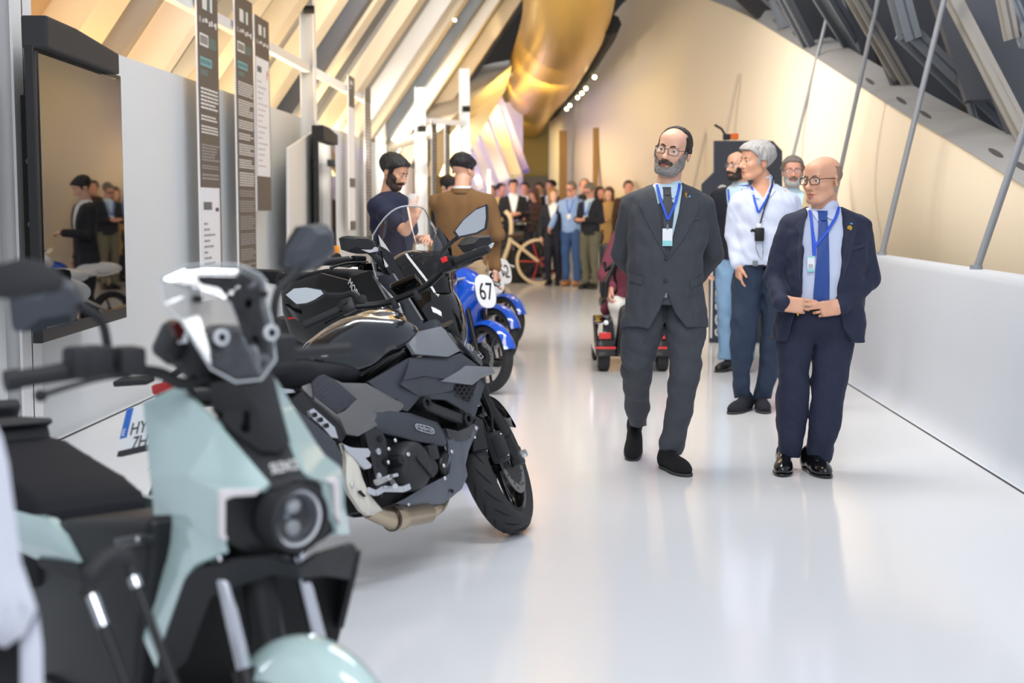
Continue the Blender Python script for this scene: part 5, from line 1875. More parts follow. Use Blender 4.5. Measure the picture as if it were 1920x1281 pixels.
# scooter
M_redp = mat('red reflector', srgb(206, 58, 56), rough=.3, vary=.03)
ms = thing('mobility_scooter', 'black four-wheeled mobility scooter with red reflectors behind the charcoal-suited man', 'mobility scooter', G)
for s in (-1, 1):
    for (yy, r) in ((-.02, .115), (.86, .13)):
        w = obj('wheel', lathe([(.03, -.045), (r * .72, -.05), (r * .95, -.042), (r, -.025), (r, .025), (r * .95, .042), (r * .72, .05), (.03, .045)], 28, 'X', (s * .245, yy, r)), mat('scooter tyre', srgb(44, 44, 46), rough=.85, bump=.1, vary=.06), ms, smooth=40)
        obj('hub', lathe([(0, s * .052), (r * .6, s * .052), (r * .6, s * .046), (0, s * .046)], 18, 'X', (s * .245, yy, r)), M_steel, w, smooth=30)
obj('floor_pan', bev(box((0, .42, .135), (.46, .72, .05)), .02), M_blackm, ms, smooth=40)
for s in (-1, 1):
    fe = obj('front_fender', bev(prism([(s * .16, -.17, .13), (s * .16, -.19, .28), (s * .17, -.14, .42), (s * .18, .02, .47), (s * .18, .18, .36), (s * .18, .2, .2)], (s * .16, 0, 0)), .02), M_gloss, ms, smooth=40)
    obj('reflector', bev(box((s * .245, -.185, .31), (.10, .03, .055)), .012), M_redp, fe, smooth=40)
    obj('bumper_strip', bev(box((s * .24, -.19, .21), (.17, .03, .02)), .006), M_redp, fe, smooth=40)
    obj('front_lamp', ellips((s * .235, -.165, .415), (.022, .02, .022), 10, 8), M_badge, fe, smooth=180)
obj('front_column_cover', bev(prism([(-.15, -.14, .14), (.15, -.14, .14), (.12, -.1, .55), (-.12, -.1, .55)], (0, .2, .03)), .03), M_black, ms, smooth=40)
obj('tiller', tube([(0, -.06, .5), (0, .04, .72), (0, .1, .88)], [.05, .045, .06], 12), M_black, ms, smooth=40)
hb = obj('handlebar', tube([(-.24, .06, .90), (-.23, .02, .84), (-.15, .04, .90), (0, .1, .93), (.15, .04, .90), (.23, .02, .84), (.24, .06, .90)], .02, 10), M_black, ms, smooth=40)
q = P6(1133, 545, -.06) - G
obj('hand_grip', join(tube([q + Vector((.01, 0, .07)), q + Vector((.0, .0, -.05))], .03, 10), tube([q + Vector((.01, 0, .06)), (-.15, .04, .90)], .02, 8)), M_black, hb, smooth=40)
obj('seat', bev(box((0, .78, .52), (.46, .44, .10)), .04), M_black, ms, smooth=40)
obj('backrest', bev(box((0, 1.02, .80), (.44, .10, .48)), .04), M_black, ms, smooth=40)
obj('seat_post', tube([(0, .78, .15), (0, .78, .5)], .04, 12), M_steel, ms, smooth=40)
obj('rear_housing', bev(box((0, .86, .28), (.36, .36, .26)), .05), M_gloss, ms, smooth=40)

# ------------------------------------------------------------------ the far crowd
M_bsw = mat('pale blue sweater', srgb(142, 172, 220), rough=.9, bump=.15, bscale=140, vary=.06)
M_ksw = mat('black cardigan', srgb(36, 38, 46), rough=.9, bump=.15, bscale=140, vary=.06)
M_olivet = mat('olive trousers', srgb(104, 102, 84), rough=.85, bump=.1, bscale=150, vary=.06)
M_camel = mat('camel coat', srgb(178, 144, 92), rough=.85, bump=.1, bscale=150, vary=.06)
M_tan = mat('tan boots', srgb(176, 120, 60), rough=.7, vary=.06)
M_yel = mat('yellow shirt cotton', srgb(222, 190, 104), rough=.8, vary=.05)
M_dks = mat('black suit wool', srgb(28, 28, 34), rough=.8, vary=.08)
M_brk = mat('dark brown knit', srgb(70, 48, 36), rough=.9, vary=.08)
bgroup = 'visitors in the far crowd'
kw = dict(res=.013, fine=False)
figure('woman in navy suit and white blouse walking at the front of the far crowd', 1037, 25.0, 352, 10, SKIN_A, 'long', mat('light brown hair', srgb(150, 108, 68), rough=.5, bump=.5, bscale=50, vary=.3, vscale=40), M_navyb, M_navyb, M_shoeb, M_badge, pose=('down', 'down'), hy=-20, feet=(.06, -.05), long=True, group=bgroup, wide=.9, **kw)
figure('grey-haired man in pale blue sweater and jeans holding a hand to his ear', 1071, 24.9, 340, 20, SKIN_C, 'full', H_mid, M_bsw, M_denim, M_tan, None, glasses=(M_frame, .004), pose=('point', 'face'), hy=25, hp=8, lanyard=True, group=bgroup, **kw)
figure('grey-haired man in black cardigan reading his phone beside the blue sweater', 1106, 23.9, 343, 40, SKIN_C, 'full', H_mid, M_ksw, M_olivet, M_shoeb, M_shirtb, glasses=(M_frame, .004), pose=('hold', 'hold'), hy=45, hp=25, lanyard=True, group=bgroup, **kw)
figure('woman with brown hair and camel coat behind the black cardigan', 1141, 26.6, 350, 20, SKIN_A, 'long', H_brown, M_camel, M_darkt, M_shoeb, None, pose=('hold', 'down'), hp=5, long=True, coat=.4, group=bgroup, **kw)
figure('tall man in black suit and white shirt at the left of the far crowd', 962, 26.8, 335, -5, SKIN_C, 'full', H_black, M_dks, M_dks, M_shoeb, M_badge, pose=('hold', 'hold'), hp=10, group=bgroup, **kw)
figure('man in yellow top standing half behind the black suit at the far left', 938, 28.6, 343, -40, SKIN_C, 'full', H_black, M_yel, M_olivet, M_shoeb, None, pose=('down', 'hold'), group=bgroup, **kw)
figure('man in dark jacket with open white collar right of the tall black suit', 984, 28.0, 341, 15, SKIN_C, 'full', H_black, M_dks, M_darkt, M_shoeb, M_badge, pose=('hold', 'down'), group=bgroup, **kw)
figure('dark-haired woman in brown knit bending towards the cream velocipede', 1003, 27.6, 353, 60, SKIN_C, 'long', H_brown, M_brk, M_darkt, M_shoeb, None, pose=('point', 'hold'), hp=20, long=True, group=bgroup, **kw)
figure('man in dark clothes at the back, above the bending woman', 1012, 31.0, 342, 20, SKIN_B, 'full', H_black, M_dks, M_darkt, M_shoeb, M_badge, group=bgroup, **kw)
figure('black-haired man in black jacket behind the woman in navy', 1033, 29.9, 337, 30, SKIN_C, 'full', H_black, M_dks, M_darkt, M_shoeb, M_badge, hy=50, group=bgroup, **kw)
figure('balding man behind the phone reader, head just above him', 1095, 27.4, 335, 10, SKIN_C, 'recede', H_dark, M_ksw, M_darkt, M_shoeb, None, group=bgroup, **kw)
figure('dark-haired person behind the camel coat, mostly hidden', 1122, 27.6, 349, -20, SKIN_C, 'long', H_dark, M_dks, M_darkt, M_shoeb, None, long=True, group=bgroup, **kw)
figure('person whose dark hair shows just above the charcoal suit shoulder', 1176, 26.4, 338, 0, SKIN_C, 'full', H_dark, M_brk, M_darkt, M_shoeb, None, group=bgroup, **kw)
figure('person in dark clothes at the left end of the far crowd', 922, 29.2, 346, 10, SKIN_B, 'full', H_dark, M_brk, M_darkt, M_shoeb, None, group=bgroup, **kw)
figure('person in an orange top at the far left behind the brown jacket', 905, 29.6, 350, 0, SKIN_B, 'full', H_mid, mat('orange top', srgb(214, 120, 44), rough=.8, vary=.05), M_darkt, M_shoeb, None, group=bgroup, **kw)
figure('person in black jacket with pale collar left of the brown jacket man', 838, 14.6, 330, -60, SKIN_A, 'full', H_black, M_dks, M_darkt, M_shoeb, M_badge, pose=('hold', 'down'), hp=30, res=.012, fine=False)


# ================================================================== MOTORCYCLES
M_tyre = mat('tyre rubber', srgb(42, 42, 44), rough=.75, bump=.06, bscale=200, vary=.06)
M_groove = mat('tyre groove', srgb(14, 14, 15), rough=.9, vary=.05)
M_rim = mat('gloss black rim', srgb(18, 18, 20), rough=.18, coat=.3, vary=.08)
M_disc = mat('brake steel', srgb(168, 168, 168), rough=.28, metal=1, bump=.05, bscale=300, vary=.06)
M_alu = mat('bright aluminium', srgb(214, 216, 220), rough=.3, metal=.85, vary=.04)
M_chrome = mat('chrome', srgb(230, 232, 236), rough=.08, metal=1, vary=.02)
M_inox = mat('warm stainless exhaust', srgb(186, 170, 146), rough=.3, metal=.9, bump=.03, vary=.12, vscale=8)
M_bone = mat('bone heat shield', srgb(206, 202, 190), rough=.45, vary=.03)
M_tank = mat('black metallic tank lacquer', srgb(36, 39, 44), rough=.16, metal=.45, coat=1.0, vary=.08, vscale=200)
M_grey1 = mat('graphite satin fairing', srgb(128, 131, 136), rough=.4, metal=.35, vary=.04, vscale=60)
M_grey2 = mat('dark satin fairing', srgb(66, 69, 76), rough=.45, metal=.2, vary=.05, vscale=60)
M_grey3 = mat('bronze grey satin fairing', srgb(112, 112, 112), rough=.38, metal=.4, vary=.04, vscale=60)
M_carbon = mat('carbon look gloss', srgb(34, 35, 38), rough=.14, coat=.6, bump=.05, bscale=300, vary=.2, vscale=120)
M_slate = mat('slate metallic cowl', srgb(88, 94, 104), rough=.3, metal=.4, coat=.3, vary=.05, vscale=100)
M_weave = mat('woven side insert', srgb(56, 58, 66), rough=.7, bump=.6, bscale=70, vary=.15, vscale=60, stretch=(1, 1, 2.2))
M_seat = mat('black seat vinyl', srgb(29, 30, 35), rough=.75, spec=.25, bump=.12, bscale=260, vary=.05)
M_eng = mat('black engine casting', srgb(40, 41, 44), rough=.5, bump=.06, bscale=90, vary=.08)
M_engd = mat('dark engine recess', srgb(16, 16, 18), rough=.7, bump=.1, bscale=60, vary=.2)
M_redk = mat('red switch', srgb(226, 40, 44), rough=.35, vary=.03)
M_tail = mat('red tail lens', srgb(140, 16, 20), rough=.15, emit=(1, .05, .05), estr=.12, vary=.1)
M_blue = mat('blue plate band', srgb(20, 96, 190), rough=.4, vary=.02)
M_plate = mat('plate white', srgb(226, 228, 230), rough=.4, vary=.01)
M_blackink = mat('black ink', srgb(20, 20, 22), rough=.5, vary=.02)
M_mirror = mat('mirror glass', srgb(225, 228, 230), rough=.02, metal=1, vary=.005)
M_clearlens = mat('frosted indicator lens', srgb(206, 208, 212), rough=.15, coat=.5, vary=.04)
M_amber = mat('amber lens', srgb(240, 150, 30), rough=.25, vary=.03)


def clear_mat(name, tint=(1, 1, 1), refl=.9, base=.03, rough=.02):
    m = bpy.data.materials.new(name)
    m.use_nodes = True
    nt = m.node_tree
    nt.nodes.clear()
    out = nt.nodes.new('ShaderNodeOutputMaterial')
    tr = nt.nodes.new('ShaderNodeBsdfTransparent')
    tr.inputs[0].default_value = tuple(tint) + (1,)
    gl = nt.nodes.new('ShaderNodeBsdfGlossy')
    gl.inputs['Roughness'].default_value = rough
    fr = nt.nodes.new('ShaderNodeFresnel')
    fr.inputs[0].default_value = 1.45
    mx = nt.nodes.new('ShaderNodeMixShader')
    nz = nt.nodes.new('ShaderNodeTexNoise')
    nz.inputs['Scale'].default_value = 9
    ad = nt.nodes.new('ShaderNodeMath')
    ad.operation = 'MULTIPLY_ADD'
    ad.inputs[1].default_value = base
    nt.links.new(nz.outputs[0], ad.inputs[0])
    nt.links.new(fr.outputs[0], ad.inputs[2])
    nt.links.new(ad.outputs[0], mx.inputs[0])
    nt.links.new(tr.outputs[0], mx.inputs[1])
    nt.links.new(gl.outputs[0], mx.inputs[2])
    nt.links.new(mx.outputs[0], out.inputs[0])
    MATS[name] = m
    return m


M_clear = clear_mat('clear screen', (.95, .96, .97), base=.08)
M_edge = mat('bright screen edge', srgb(205, 210, 214), rough=.1, alpha=.75, vary=.02)
M_smoke = clear_mat('smoked screen', (.30, .28, .27), base=.04)


def bike_matrix(x, y, heading, lean):
    """rear contact at the origin, x forward, y to the rider's left; lean to the left in degrees"""
    return Matrix.Translation((x, y, 0)) @ Matrix.Rotation(R(heading), 4, 'Z') @ Matrix.Rotation(R(-lean), 4, 'X')


def steer_matrix(wb, trail, rake, ang):
    o = Vector((wb + trail, 0, 0))
    return Matrix.Translation(o) @ Matrix.Rotation(R(ang), 4, Vector((-math.sin(R(rake)), 0, math.cos(R(rake))))) @ Matrix.Translation(-o)


class Bike:
    def __init__(s, name, label, x, y, heading, lean, wb, trail=.1, rake=25, steer=0, cat='motorcycle', group=None):
        s.M = bike_matrix(x, y, heading, lean)
        s.root = thing(name, label, cat, s.M, group)
        s.wb = wb
        s.S = steer_matrix(wb, trail, rake, steer)
        s.MS = s.M @ s.S
        s.rake = rake

    def y(s, px, py, yv):
        return onplane(px, py, s.M, 1, yv)

    def x(s, px, py, xv):
        return onplane(px, py, s.M, 0, xv)

    def sy(s, px, py, yv):
        """point on a plane of the steered frame, in bike coordinates"""
        return s.S @ onplane(px, py, s.MS, 1, yv)

    def sx(s, px, py, xv):
        return s.S @ onplane(px, py, s.MS, 0, xv)

    def add(s, name, shape, m, parent=None, smooth=35, st=False):
        if st:
            shape = xf(shape, s.S)
        return obj(name, shape, m, parent or s.root, smooth=smooth)

    def plate(s, name, pts, m, yv=-.2, thick=.014, bulge=.0, wid=.04, cuts=2, parent=None, mirror=True, bevel=.0, n=(0, -1, 0)):
        """panel traced on the photographed side; pts = (px, py[, y]); mirrored to the other side"""
        P = [s.y(p[0], p[1], p[2] if len(p) > 2 else yv) for p in pts]
        sh = panel(P, n, thick, bulge, wid, cuts)
        o = s.add(name, sh, m, parent, 35)
        if mirror:
            s.add(name, mirror_y(sh), m, parent, 35)
        return o

    def slab(s, name, pts, m, y0, y1, bevel=.03, parent=None, seg=3):
        P = [s.y(px, py, y0) for px, py in pts]
        return s.add(name, bev(prism(P, (0, y1 - y0, 0)), bevel, seg), m, parent, 50)

    def wheel(s, c, r, w, rim, st=False, spokes=5, discs=(), double=True, hubr=.04, tm=None, rm=None):
        T = (lambda sh: xf(sh, s.S)) if st else (lambda sh: sh)
        pr = []
        for k in range(13):
            a = math.pi * (k / 12 - .5)
            pr.append((r - w * .42 * (1 - math.cos(a)) * 1.0, math.sin(a) * w / 2))
        pr = [(rim, -w * .36)] + pr + [(rim, w * .36), (rim + .004, 0)]
        t = s.add('tyre', T(lathe(pr, 44, 'Y', c, closed=True)), tm or M_tyre, None, 60)
        rp = [(rim + .006, -w * .38), (rim + .006, w * .38), (rim - .012, w * .36), (rim - .02, w * .1), (rim - .02, -w * .1), (rim - .012, -w * .36)]
        ri = s.add('rim', T(lathe(rp, 40, 'Y', c, closed=True)), rm or M_rim, None, 40)
        for k in range(spokes):
            a = 2 * math.pi * k / spokes
            for da in ((-.12, .12) if double else (0,)):
                p = Vector(c) + Vector((math.cos(a) * hubr * .8, 0, math.sin(a) * hubr * .8))
                q = Vector(c) + Vector((math.cos(a + da) * (rim - .008), 0, math.sin(a + da) * (rim - .008)))
                s.add('spoke', T(bar(p, q, .028 if double else .018, .016, up=(0, 1, 0), bevel=.004)), rm or M_rim, ri, 40)
        s.add('hub', T(lathe([(0, -w * .55), (hubr, -w * .5), (hubr, w * .5), (0, w * .55)], 18, 'Y', c)), rm or M_rim, ri, 40)
        for (yy, dr) in discs:
            d = s.add('brake_disc', T(lathe([(dr * .70, yy - .0025), (dr, yy - .0025), (dr, yy + .0025), (dr * .70, yy + .0025)], 40, 'Y', c, closed=True)), M_disc, ri, 30)
            hs = []
            for k in range(24):
                a = 2 * math.pi * k / 24
                rr = dr * (.80 + .07 * ((k % 3) - 1))
                hs.append(lathe([(0, yy - .0035), (.006, yy - .0035), (.006, yy + .0035), (0, yy + .0035)], 8, 'Y', (c[0] + rr * math.cos(a), c[1], c[2] + rr * math.sin(a))))
            s.add('disc_holes', T(join(*hs)), M_engd, d, None)['kind'] = 'stuff'
            s.add('disc_carrier', T(lathe([(hubr, yy - .004), (dr * .72, yy - .004), (dr * .72, yy + .004), (hubr, yy + .004)], 30, 'Y', c, closed=True)), M_eng, d, 30)
        return t

    def letters(s, txt, px0, px1, yv, height, m, parent=None, lift=.003, st=False, squeeze=None):
        """lettering on the photographed side between two pixels"""
        a, b = s.y(px0[0], px0[1], yv), s.y(px1[0], px1[1], yv)
        sh = text_shape(txt, height, .001)
        L = max(p[0] for p in sh[0]) or 1
        Mx = plane_frame(a + Vector((0, -lift, 0)), b - a, (0, 0, 1)) @ Matrix.Diagonal(((b - a).length / L, 1, 1, 1))
        return s.add('lettering', xf(sh, Mx), m, parent, None)


def mirror_head(b, name, ring, nrm, depth, housing_m, parent, lens=None, st=True):
    """mirror housing from an outline of the glass, with the glass let into it"""
    n = Vector(nrm).normalized()
    c = sum((Vector(p) for p in ring), Vector()) / len(ring)
    big = [c + (Vector(p) - c) * 1.10 for p in ring]
    mid = [c + (Vector(p) - c) * 1.02 - n * depth * .55 for p in ring]
    bk = [c + (Vector(p) - c) * .55 - n * depth for p in ring]
    k = len(ring)
    V = [tuple(p) for p in big + mid + bk]
    Fc = [tuple(range(k)), tuple(reversed(range(2 * k, 3 * k)))]
    for a in (0, k):
        for i in range(k):
            j = (i + 1) % k
            Fc.append((a + i, a + k + i, a + k + j, a + j))
    h = b.add(name, (V, Fc), housing_m, parent, 25)
    g = prism([tuple(p + n * .0005) for p in [c + (Vector(q) - c) * .97 for q in ring]], n * .002)
    b.add('mirror_glass', g, M_mirror, h, None)
    return h


# ------------------------------------------------------------------ A: the grey naked hybrid motorcycle
K = Bike('naked_motorcycle', 'graphite grey naked motorcycle with black tank, leaning on its side stand', -0.877, 4.57, 55.3, 14.2, 1.535, .1, 25, 22)
r_ = .30
K.wheel((1.535, 0, r_), r_, .12, .215, st=True, spokes=5, discs=((-.072, .150), (.072, .150)))
K.wheel((0, 0, .315), .315, .155, .215, spokes=5, discs=((-.085, .11),))
# tread grooves on the front tyre
gv = []
for k in range(20):
    a0 = 2 * math.pi * k / 20
    for sd in (-1, 1):
        pts = []
        for i in range(6):
            t = i / 5
            a = a0 + .30 * t + (0.16 if sd > 0 else 0)
            lat = sd * (.012 + .036 * t)
            an = math.asin(min(.99, lat / .06))
            rr = .30 - .12 * .42 * (1 - math.cos(an)) + .0006
            pts.append((1.535 + rr * math.cos(a), lat, .30 + rr * math.sin(a)))
        gv.append(tube(pts, [.0006, .0024, .0028, .0028, .0022, .0006], 5))
go = K.add('tread_grooves', join(*gv), M_groove, None, 180, st=True)
go['kind'] = 'stuff'
# forks, triple clamps, fender, calipers
ax = Vector((1.535, 0, r_))
up = Vector((-math.sin(R(25)), 0, math.cos(R(25))))
for s_ in (-1, 1):
    p0 = ax + Vector((-.03, s_ * .105, 0))
    fk = K.add('fork_leg', join(tube([p0 + up * .0, p0 + up * .10], [.026, .030], 14), tube([p0 + up * .10, p0 + up * .33], .0225, 14), tube([p0 + up * .30, p0 + up * .34, p0 + up * .64], [.030, .033, .028], 16)), M_black, None, 40, st=True)
    K.add('axle_clamp', bev(box(tuple(p0 + Vector((.015, s_ * .005, 0))), (.075, .04, .075)), .008), M_blackm, fk, 40, st=True)
    K.add('axle_nut', lathe([(0, s_ * .150), (.016, s_ * .150), (.018, s_ * .12), (0, s_ * .12)], 12, 'Y', (1.535, 0, r_)), M_alu, fk, 40, st=True)
    cp = ax + Vector((-.155, s_ * .085, .055))
    K.add('brake_caliper', join(bev(box(tuple(cp), (.075, .062, .13)), .014), bev(box(tuple(cp + Vector((-.02, s_ * .02, 0))), (.05, .05, .09)), .012)), M_blackm, fk, 40, st=True)
    for dz in (-.04, .04):
        K.add('bolt', ellips(tuple(cp + Vector((-.01, s_ * .035, dz))), (.009, .007, .009), 8, 6), M_alu, fk, 60, st=True)
    hose = [ax + Vector((-.17, s_ * .09, .12)), ax + Vector((-.19, s_ * .12, .20)), ax + Vector((-.19, s_ * .11, .32)), ax + Vector((-.20, s_ * .07, .46))]
    K.add('brake_hose', tube(crom(hose, 5), .006, 8), M_black, fk, 180, st=True)


def fend(u, v):
    a = R(28 + 140 * u)
    w = (v - .5) * 2
    rr = .325 - .05 * w * w
    return (1.535 + rr * math.cos(a), w * .082, .30 + rr * math.sin(a))


fv, ff = grid(fend, 22, 9)
K.add('front_fender', join((fv, ff), ([(p[0] * .99 + .0155, p[1] * .97, p[2] - .004) for p in fv], [tuple(reversed(q)) for q in ff])), M_gloss, None, 60, st=True)
for h in (.50, .63):
    c = ax + up * h + Vector((-.02, 0, 0))
    K.add('triple_clamp', xf(bev(box((0, 0, 0), (.075, .25, .028)), .01), Matrix.Translation(c) @ Matrix.Rotation(R(-25), 4, 'Y')), M_blackm, None, 40, st=True)
# handlebar with grips, pods, levers
gR, gL = K.sy(925, 503, -.375), None
ctr = ax + up * .80 + Vector((-.03, 0, 0))
hbp = [ctr + Vector((-.085, -.385, .045)), ctr + Vector((-.05, -.25, .055)), ctr + Vector((0, -.10, .02)), ctr + Vector((.0, 0, .015)), ctr + Vector((0, .10, .02)), ctr + Vector((-.05, .25, .055)), ctr + Vector((-.085, .385, .045))]
hbar = K.add('handlebar', tube(crom(hbp, 5), .014, 12), M_black, None, 60, st=True)
for s_ in (0, 1):
    e, i = (hbp[0], hbp[1]) if s_ == 0 else (hbp[-1], hbp[-2])
    d = (i - e).normalized()
    sg = -1 if s_ == 0 else 1
    K.add('grip', join(tube([e - d * .0, e + d * .125], [.0175, .0185], 14), tube([e - d * .028, e + d * .004], [.016, .019], 14)), M_blackm, hbar, 60, st=True)
    sp = K.add('switch_pod', bev(xf(box((0, 0, 0), (.055, .06, .06)), Matrix.Translation(e + d * .165) @ d.to_track_quat('Y', 'Z').to_matrix().to_4x4()), .012), M_black, hbar, 40, st=True)
    K.add('switch', bev(box(tuple(e + d * .165 + Vector((-.028, 0, .018))), (.014, .026, .022)), .004), M_redk if s_ == 0 else M_blackm, sp, 40, st=True)
    K.add('lever', tube(crom([e + d * .20 + Vector((.04, 0, .0)), e + d * .14 + Vector((.065, 0, -.005)), e + d * .03 + Vector((.06, 0, -.012))], 5), [.008] * 10 + [.010], 8, flat=.7), M_black, hbar, 60, st=True)
    K.add('lever_clamp', bev(box(tuple(e + d * .215 + Vector((.025, 0, .005))), (.05, .035, .04)), .008), M_blackm, hbar, 40, st=True)
K.add('fluid_reservoir', lathe([(0, -.02), (.022, -.02), (.024, .018), (.02, .026), (0, .026)], 14, 'Z', tuple(ctr + Vector((.06, -.17, .07)))), M_alu, hbar, 40, st=True)
K.add('bar_clamp', join(bev(box(tuple(ctr + Vector((0, -.05, .0))), (.036, .022, .04)), .008), bev(box(tuple(ctr + Vector((0, .05, .0))), (.036, .022, .04)), .008)), M_blackm, hbar, 40, st=True)
# mirrors: glass faces the rider
for (ring, stem, sg) in (
        ([(853, 434), (869, 413), (893, 393), (911, 386), (912, 408), (909, 428), (893, 437), (860, 444)], [(840, 520), (828, 478), (845, 456), (862, 443)], -1),
        ([(535, 553), (551, 541), (575, 539), (603, 544), (608, 551), (590, 563), (575, 569), (556, 571)], [(700, 602), (690, 578), (664, 550), (640, 553), (607, 553)], 1)):
    rg = [K.sx(px, py, 1.215 if sg < 0 else 1.17) for px, py in ring]
    st_ = [K.sx(px, py, 1.24 if sg < 0 else 1.2) for px, py in stem]
    m_ = mirror_head(K, 'mirror', rg, K.S.to_3x3() @ Vector((-1, 0, .05)), .05, M_blackm, None)
    K.add('mirror_stem', tube(crom(st_, 5), .0085, 10), M_blackm, m_, 60)
# cockpit, small screen, headlamp cowl
K.add('dial', join(bev(xf(box((0, 0, 0), (.03, .12, .075)), Matrix.Translation(ctr + Vector((.06, 0, .06))) @ Matrix.Rotation(R(-50), 4, 'Y')), .01)), M_gloss, None, 40, st=True)
K.add('headlamp_cowl', bev(prism([ctr + Vector((.03, -.08, -.30)), ctr + Vector((.11, -.08, -.32)), ctr + Vector((.15, -.08, -.22)), ctr + Vector((.10, -.08, -.12)), ctr + Vector((.04, -.08, -.10))], (0, .16, 0)), .025), M_grey2, None, 50, st=True)
K.add('headlamp', ellips(tuple(ctr + Vector((.135, 0, -.25))), (.02, .065, .045), 16, 10), M_clearlens, None, 180, st=True)
# tank
t0, t1, t2, t3 = K.y(702, 582, 0), K.y(655, 650, -.06), K.y(690, 700, -.12), K.y(776, 640, -.12)
tk = [(s_ell((.85, 0, .865), (.22, .150, .115)), 0), (s_ell((.67, 0, .825), (.15, .115, .10)), .05), (s_ell((.965, 0, .935), (.13, .095, .060)), .04), (s_ell((.92, -.115, .865), (.13, .045, .065)), .04), (s_ell((.92, .115, .865), (.13, .045, .065)), .04), (s_ell((.74, 0, .78), (.14, .135, .06)), .05),
      ((lambda P: .735 - P[:, 2] + .26 * (P[:, 0] - .62)), .02, '&')]
tank = sdf_obj('fuel_tank', tk, (.48, -.22, .72), (1.14, .22, 1.06), .008, M_tank, K.root)
K.add('filler_cap', lathe([(0, .006), (.045, .006), (.05, 0), (.05, -.02), (0, -.02)], 24, 'Z', (.955, 0, .990)), M_gloss, tank, 30)
K.add('tank_cover_seam', tube(crom([(1.03, -.06, .970), (.94, -.078, .968), (.84, -.085, .945), (.72, -.07, .905)], 6), .003, 6), M_gloss, tank, 180)
# seat
sd = [(s_ell((.48, 0, .765), (.21, .142, .055)), 0), (s_ell((.36, 0, .795), (.14, .122, .05)), .05), (s_ell((.63, 0, .752), (.10, .128, .045)), .04)]
sdo = sdf_obj('rider_seat', sd, (.2, -.2, .68), (.76, .2, .92), .009, M_seat, K.root)
K.slab('passenger_seat', [(545, 664), (578, 668), (612, 686), (600, 694), (566, 682)], M_seat, -.10, .10, .012)
# fairing panels, traced on the right side
K.plate('tank_shroud', [(766, 644, -.17), (780, 629, -.165), (788, 621, -.16), (827, 612, -.15), (838, 622, -.16), (865, 657, -.20), (840, 669, -.215), (779, 664, -.20)], M_grey1, -.19, .016, .006, .03, 2)
hv = K.plate('hybrid_strip', [(838, 622, -.165), (851, 628, -.16), (893, 658, -.175), (921, 690, -.19), (902, 687, -.20), (865, 656, -.205)], M_gloss, -.19, .012, .002, cuts=1)
K.letters('HEV', (868, 649), (886, 662), -.198, .035, M_alu, hv, .004)
K.letters('Z7', (893, 666), (903, 677), -.20, .03, M_alu, hv, .004)
K.plate('side_cover', [(690, 716, -.15), (715, 702, -.155), (768, 671, -.185), (838, 671, -.20), (864, 662, -.205), (900, 688, -.20), (873, 690, -.21), (842, 712, -.215), (796, 705, -.205), (756, 713, -.19), (752, 722, -.185), (788, 745, -.185), (764, 772, -.165), (752, 768, -.16)], M_grey2, -.18, .014, .004, .03, 2)
K.plate('lower_side_cover', [(752, 722, -.18), (760, 713, -.185), (797, 706, -.20), (842, 713, -.21), (856, 717, -.205), (848, 734, -.195), (790, 743, -.18), (788, 745, -.18)], M_grey2, -.19, .014, .002, cuts=1)
K.plate('side_wing', [(827, 715, -.215), (865, 693, -.22), (873, 686, -.22), (921, 688, -.195), (929, 700, -.185), (902, 709, -.20), (886, 722, -.21)], M_grey1, -.21, .012, .006, .02, 2)
dk = K.plate('radiator_duct', [(789, 743, -.175), (849, 735, -.195), (858, 717, -.20), (893, 720, -.19), (900, 711, -.185), (909, 722, -.18), (891, 781, -.165), (873, 785, -.165), (869, 770, -.17), (836, 750, -.175), (795, 748, -.17)], M_grey2, -.18, .012, .0, cuts=1)
K.plate('mesh_backing', [(850, 730, -.197), (859, 719, -.2), (894, 720, -.192), (881, 753, -.186), (871, 749, -.186)], M_engd, -.197, .004, 0, cuts=0, parent=dk)
hx = []
for i in range(5):
    for j in range(4):
        px, py = 857 + 9.2 * i + (4.6 if j % 2 else 0) - j * .5, 724 + 7.4 * j
        if px > 893 - .42 * (py - 720) or px < 850 + max(0, (py - 735)) * 1.1:
            continue
        c = K.y(px, py, -.203)
        ring = [(c.x + .0135 * math.cos(k * math.pi / 3 + .3), c.y, c.z + .0115 * math.sin(k * math.pi / 3 + .3)) for k in range(6)]
        hx.append(tube(ring + [ring[0], ring[1]], .0022, 5, caps=False))
K.add('honeycomb_mesh', join(*hx), M_blackm, dk, 180)
tb = [K.y(790, 758, -.175), K.y(868, 788, -.165)]
ft = K.add('frame_tube', tube([tb[0], tb[1]], .021, 14), M_eng, None, 40)
for p in tb:
    K.add('tube_ring', lathe([(.013, -.03), (.026, -.03), (.026, .02), (.013, .02)], 20, 'Y', tuple(p), closed=True), M_black, ft, 40)
lc = K.plate('long_motor_cover', [(702, 770, -.165), (735, 771, -.17), (770, 775, -.175), (820, 792, -.175), (830, 806, -.175), (838, 830, -.17), (835, 837, -.17), (770, 825, -.17), (719, 812, -.165), (688, 797, -.16)], M_grey2, -.17, .02, .014, .03, 3)
ov = []
a, b_ = K.y(778, 800, -.188), K.y(812, 809, -.190)
cen, dx = (a + b_) / 2, (b_ - a)
Lh = dx.length / 2
for k in range(24):
    t = 2 * math.pi * k / 24
    q = cen + dx.normalized() * (Lh * np.sign(math.cos(t)) * abs(math.cos(t)) ** .6) + Vector((0, 0, .0125 * np.sign(math.sin(t)) * abs(math.sin(t)) ** .6))
    ov.append(q + Vector((0, -.004, 0)))
K.add('badge_oval', tube(ov + [ov[0], ov[1]], .0018, 5, caps=False), M_alu, lc, 180)
K.letters('Hybrid', (780, 803), (809, 811), -.190, .022, M_alu, lc, .004)
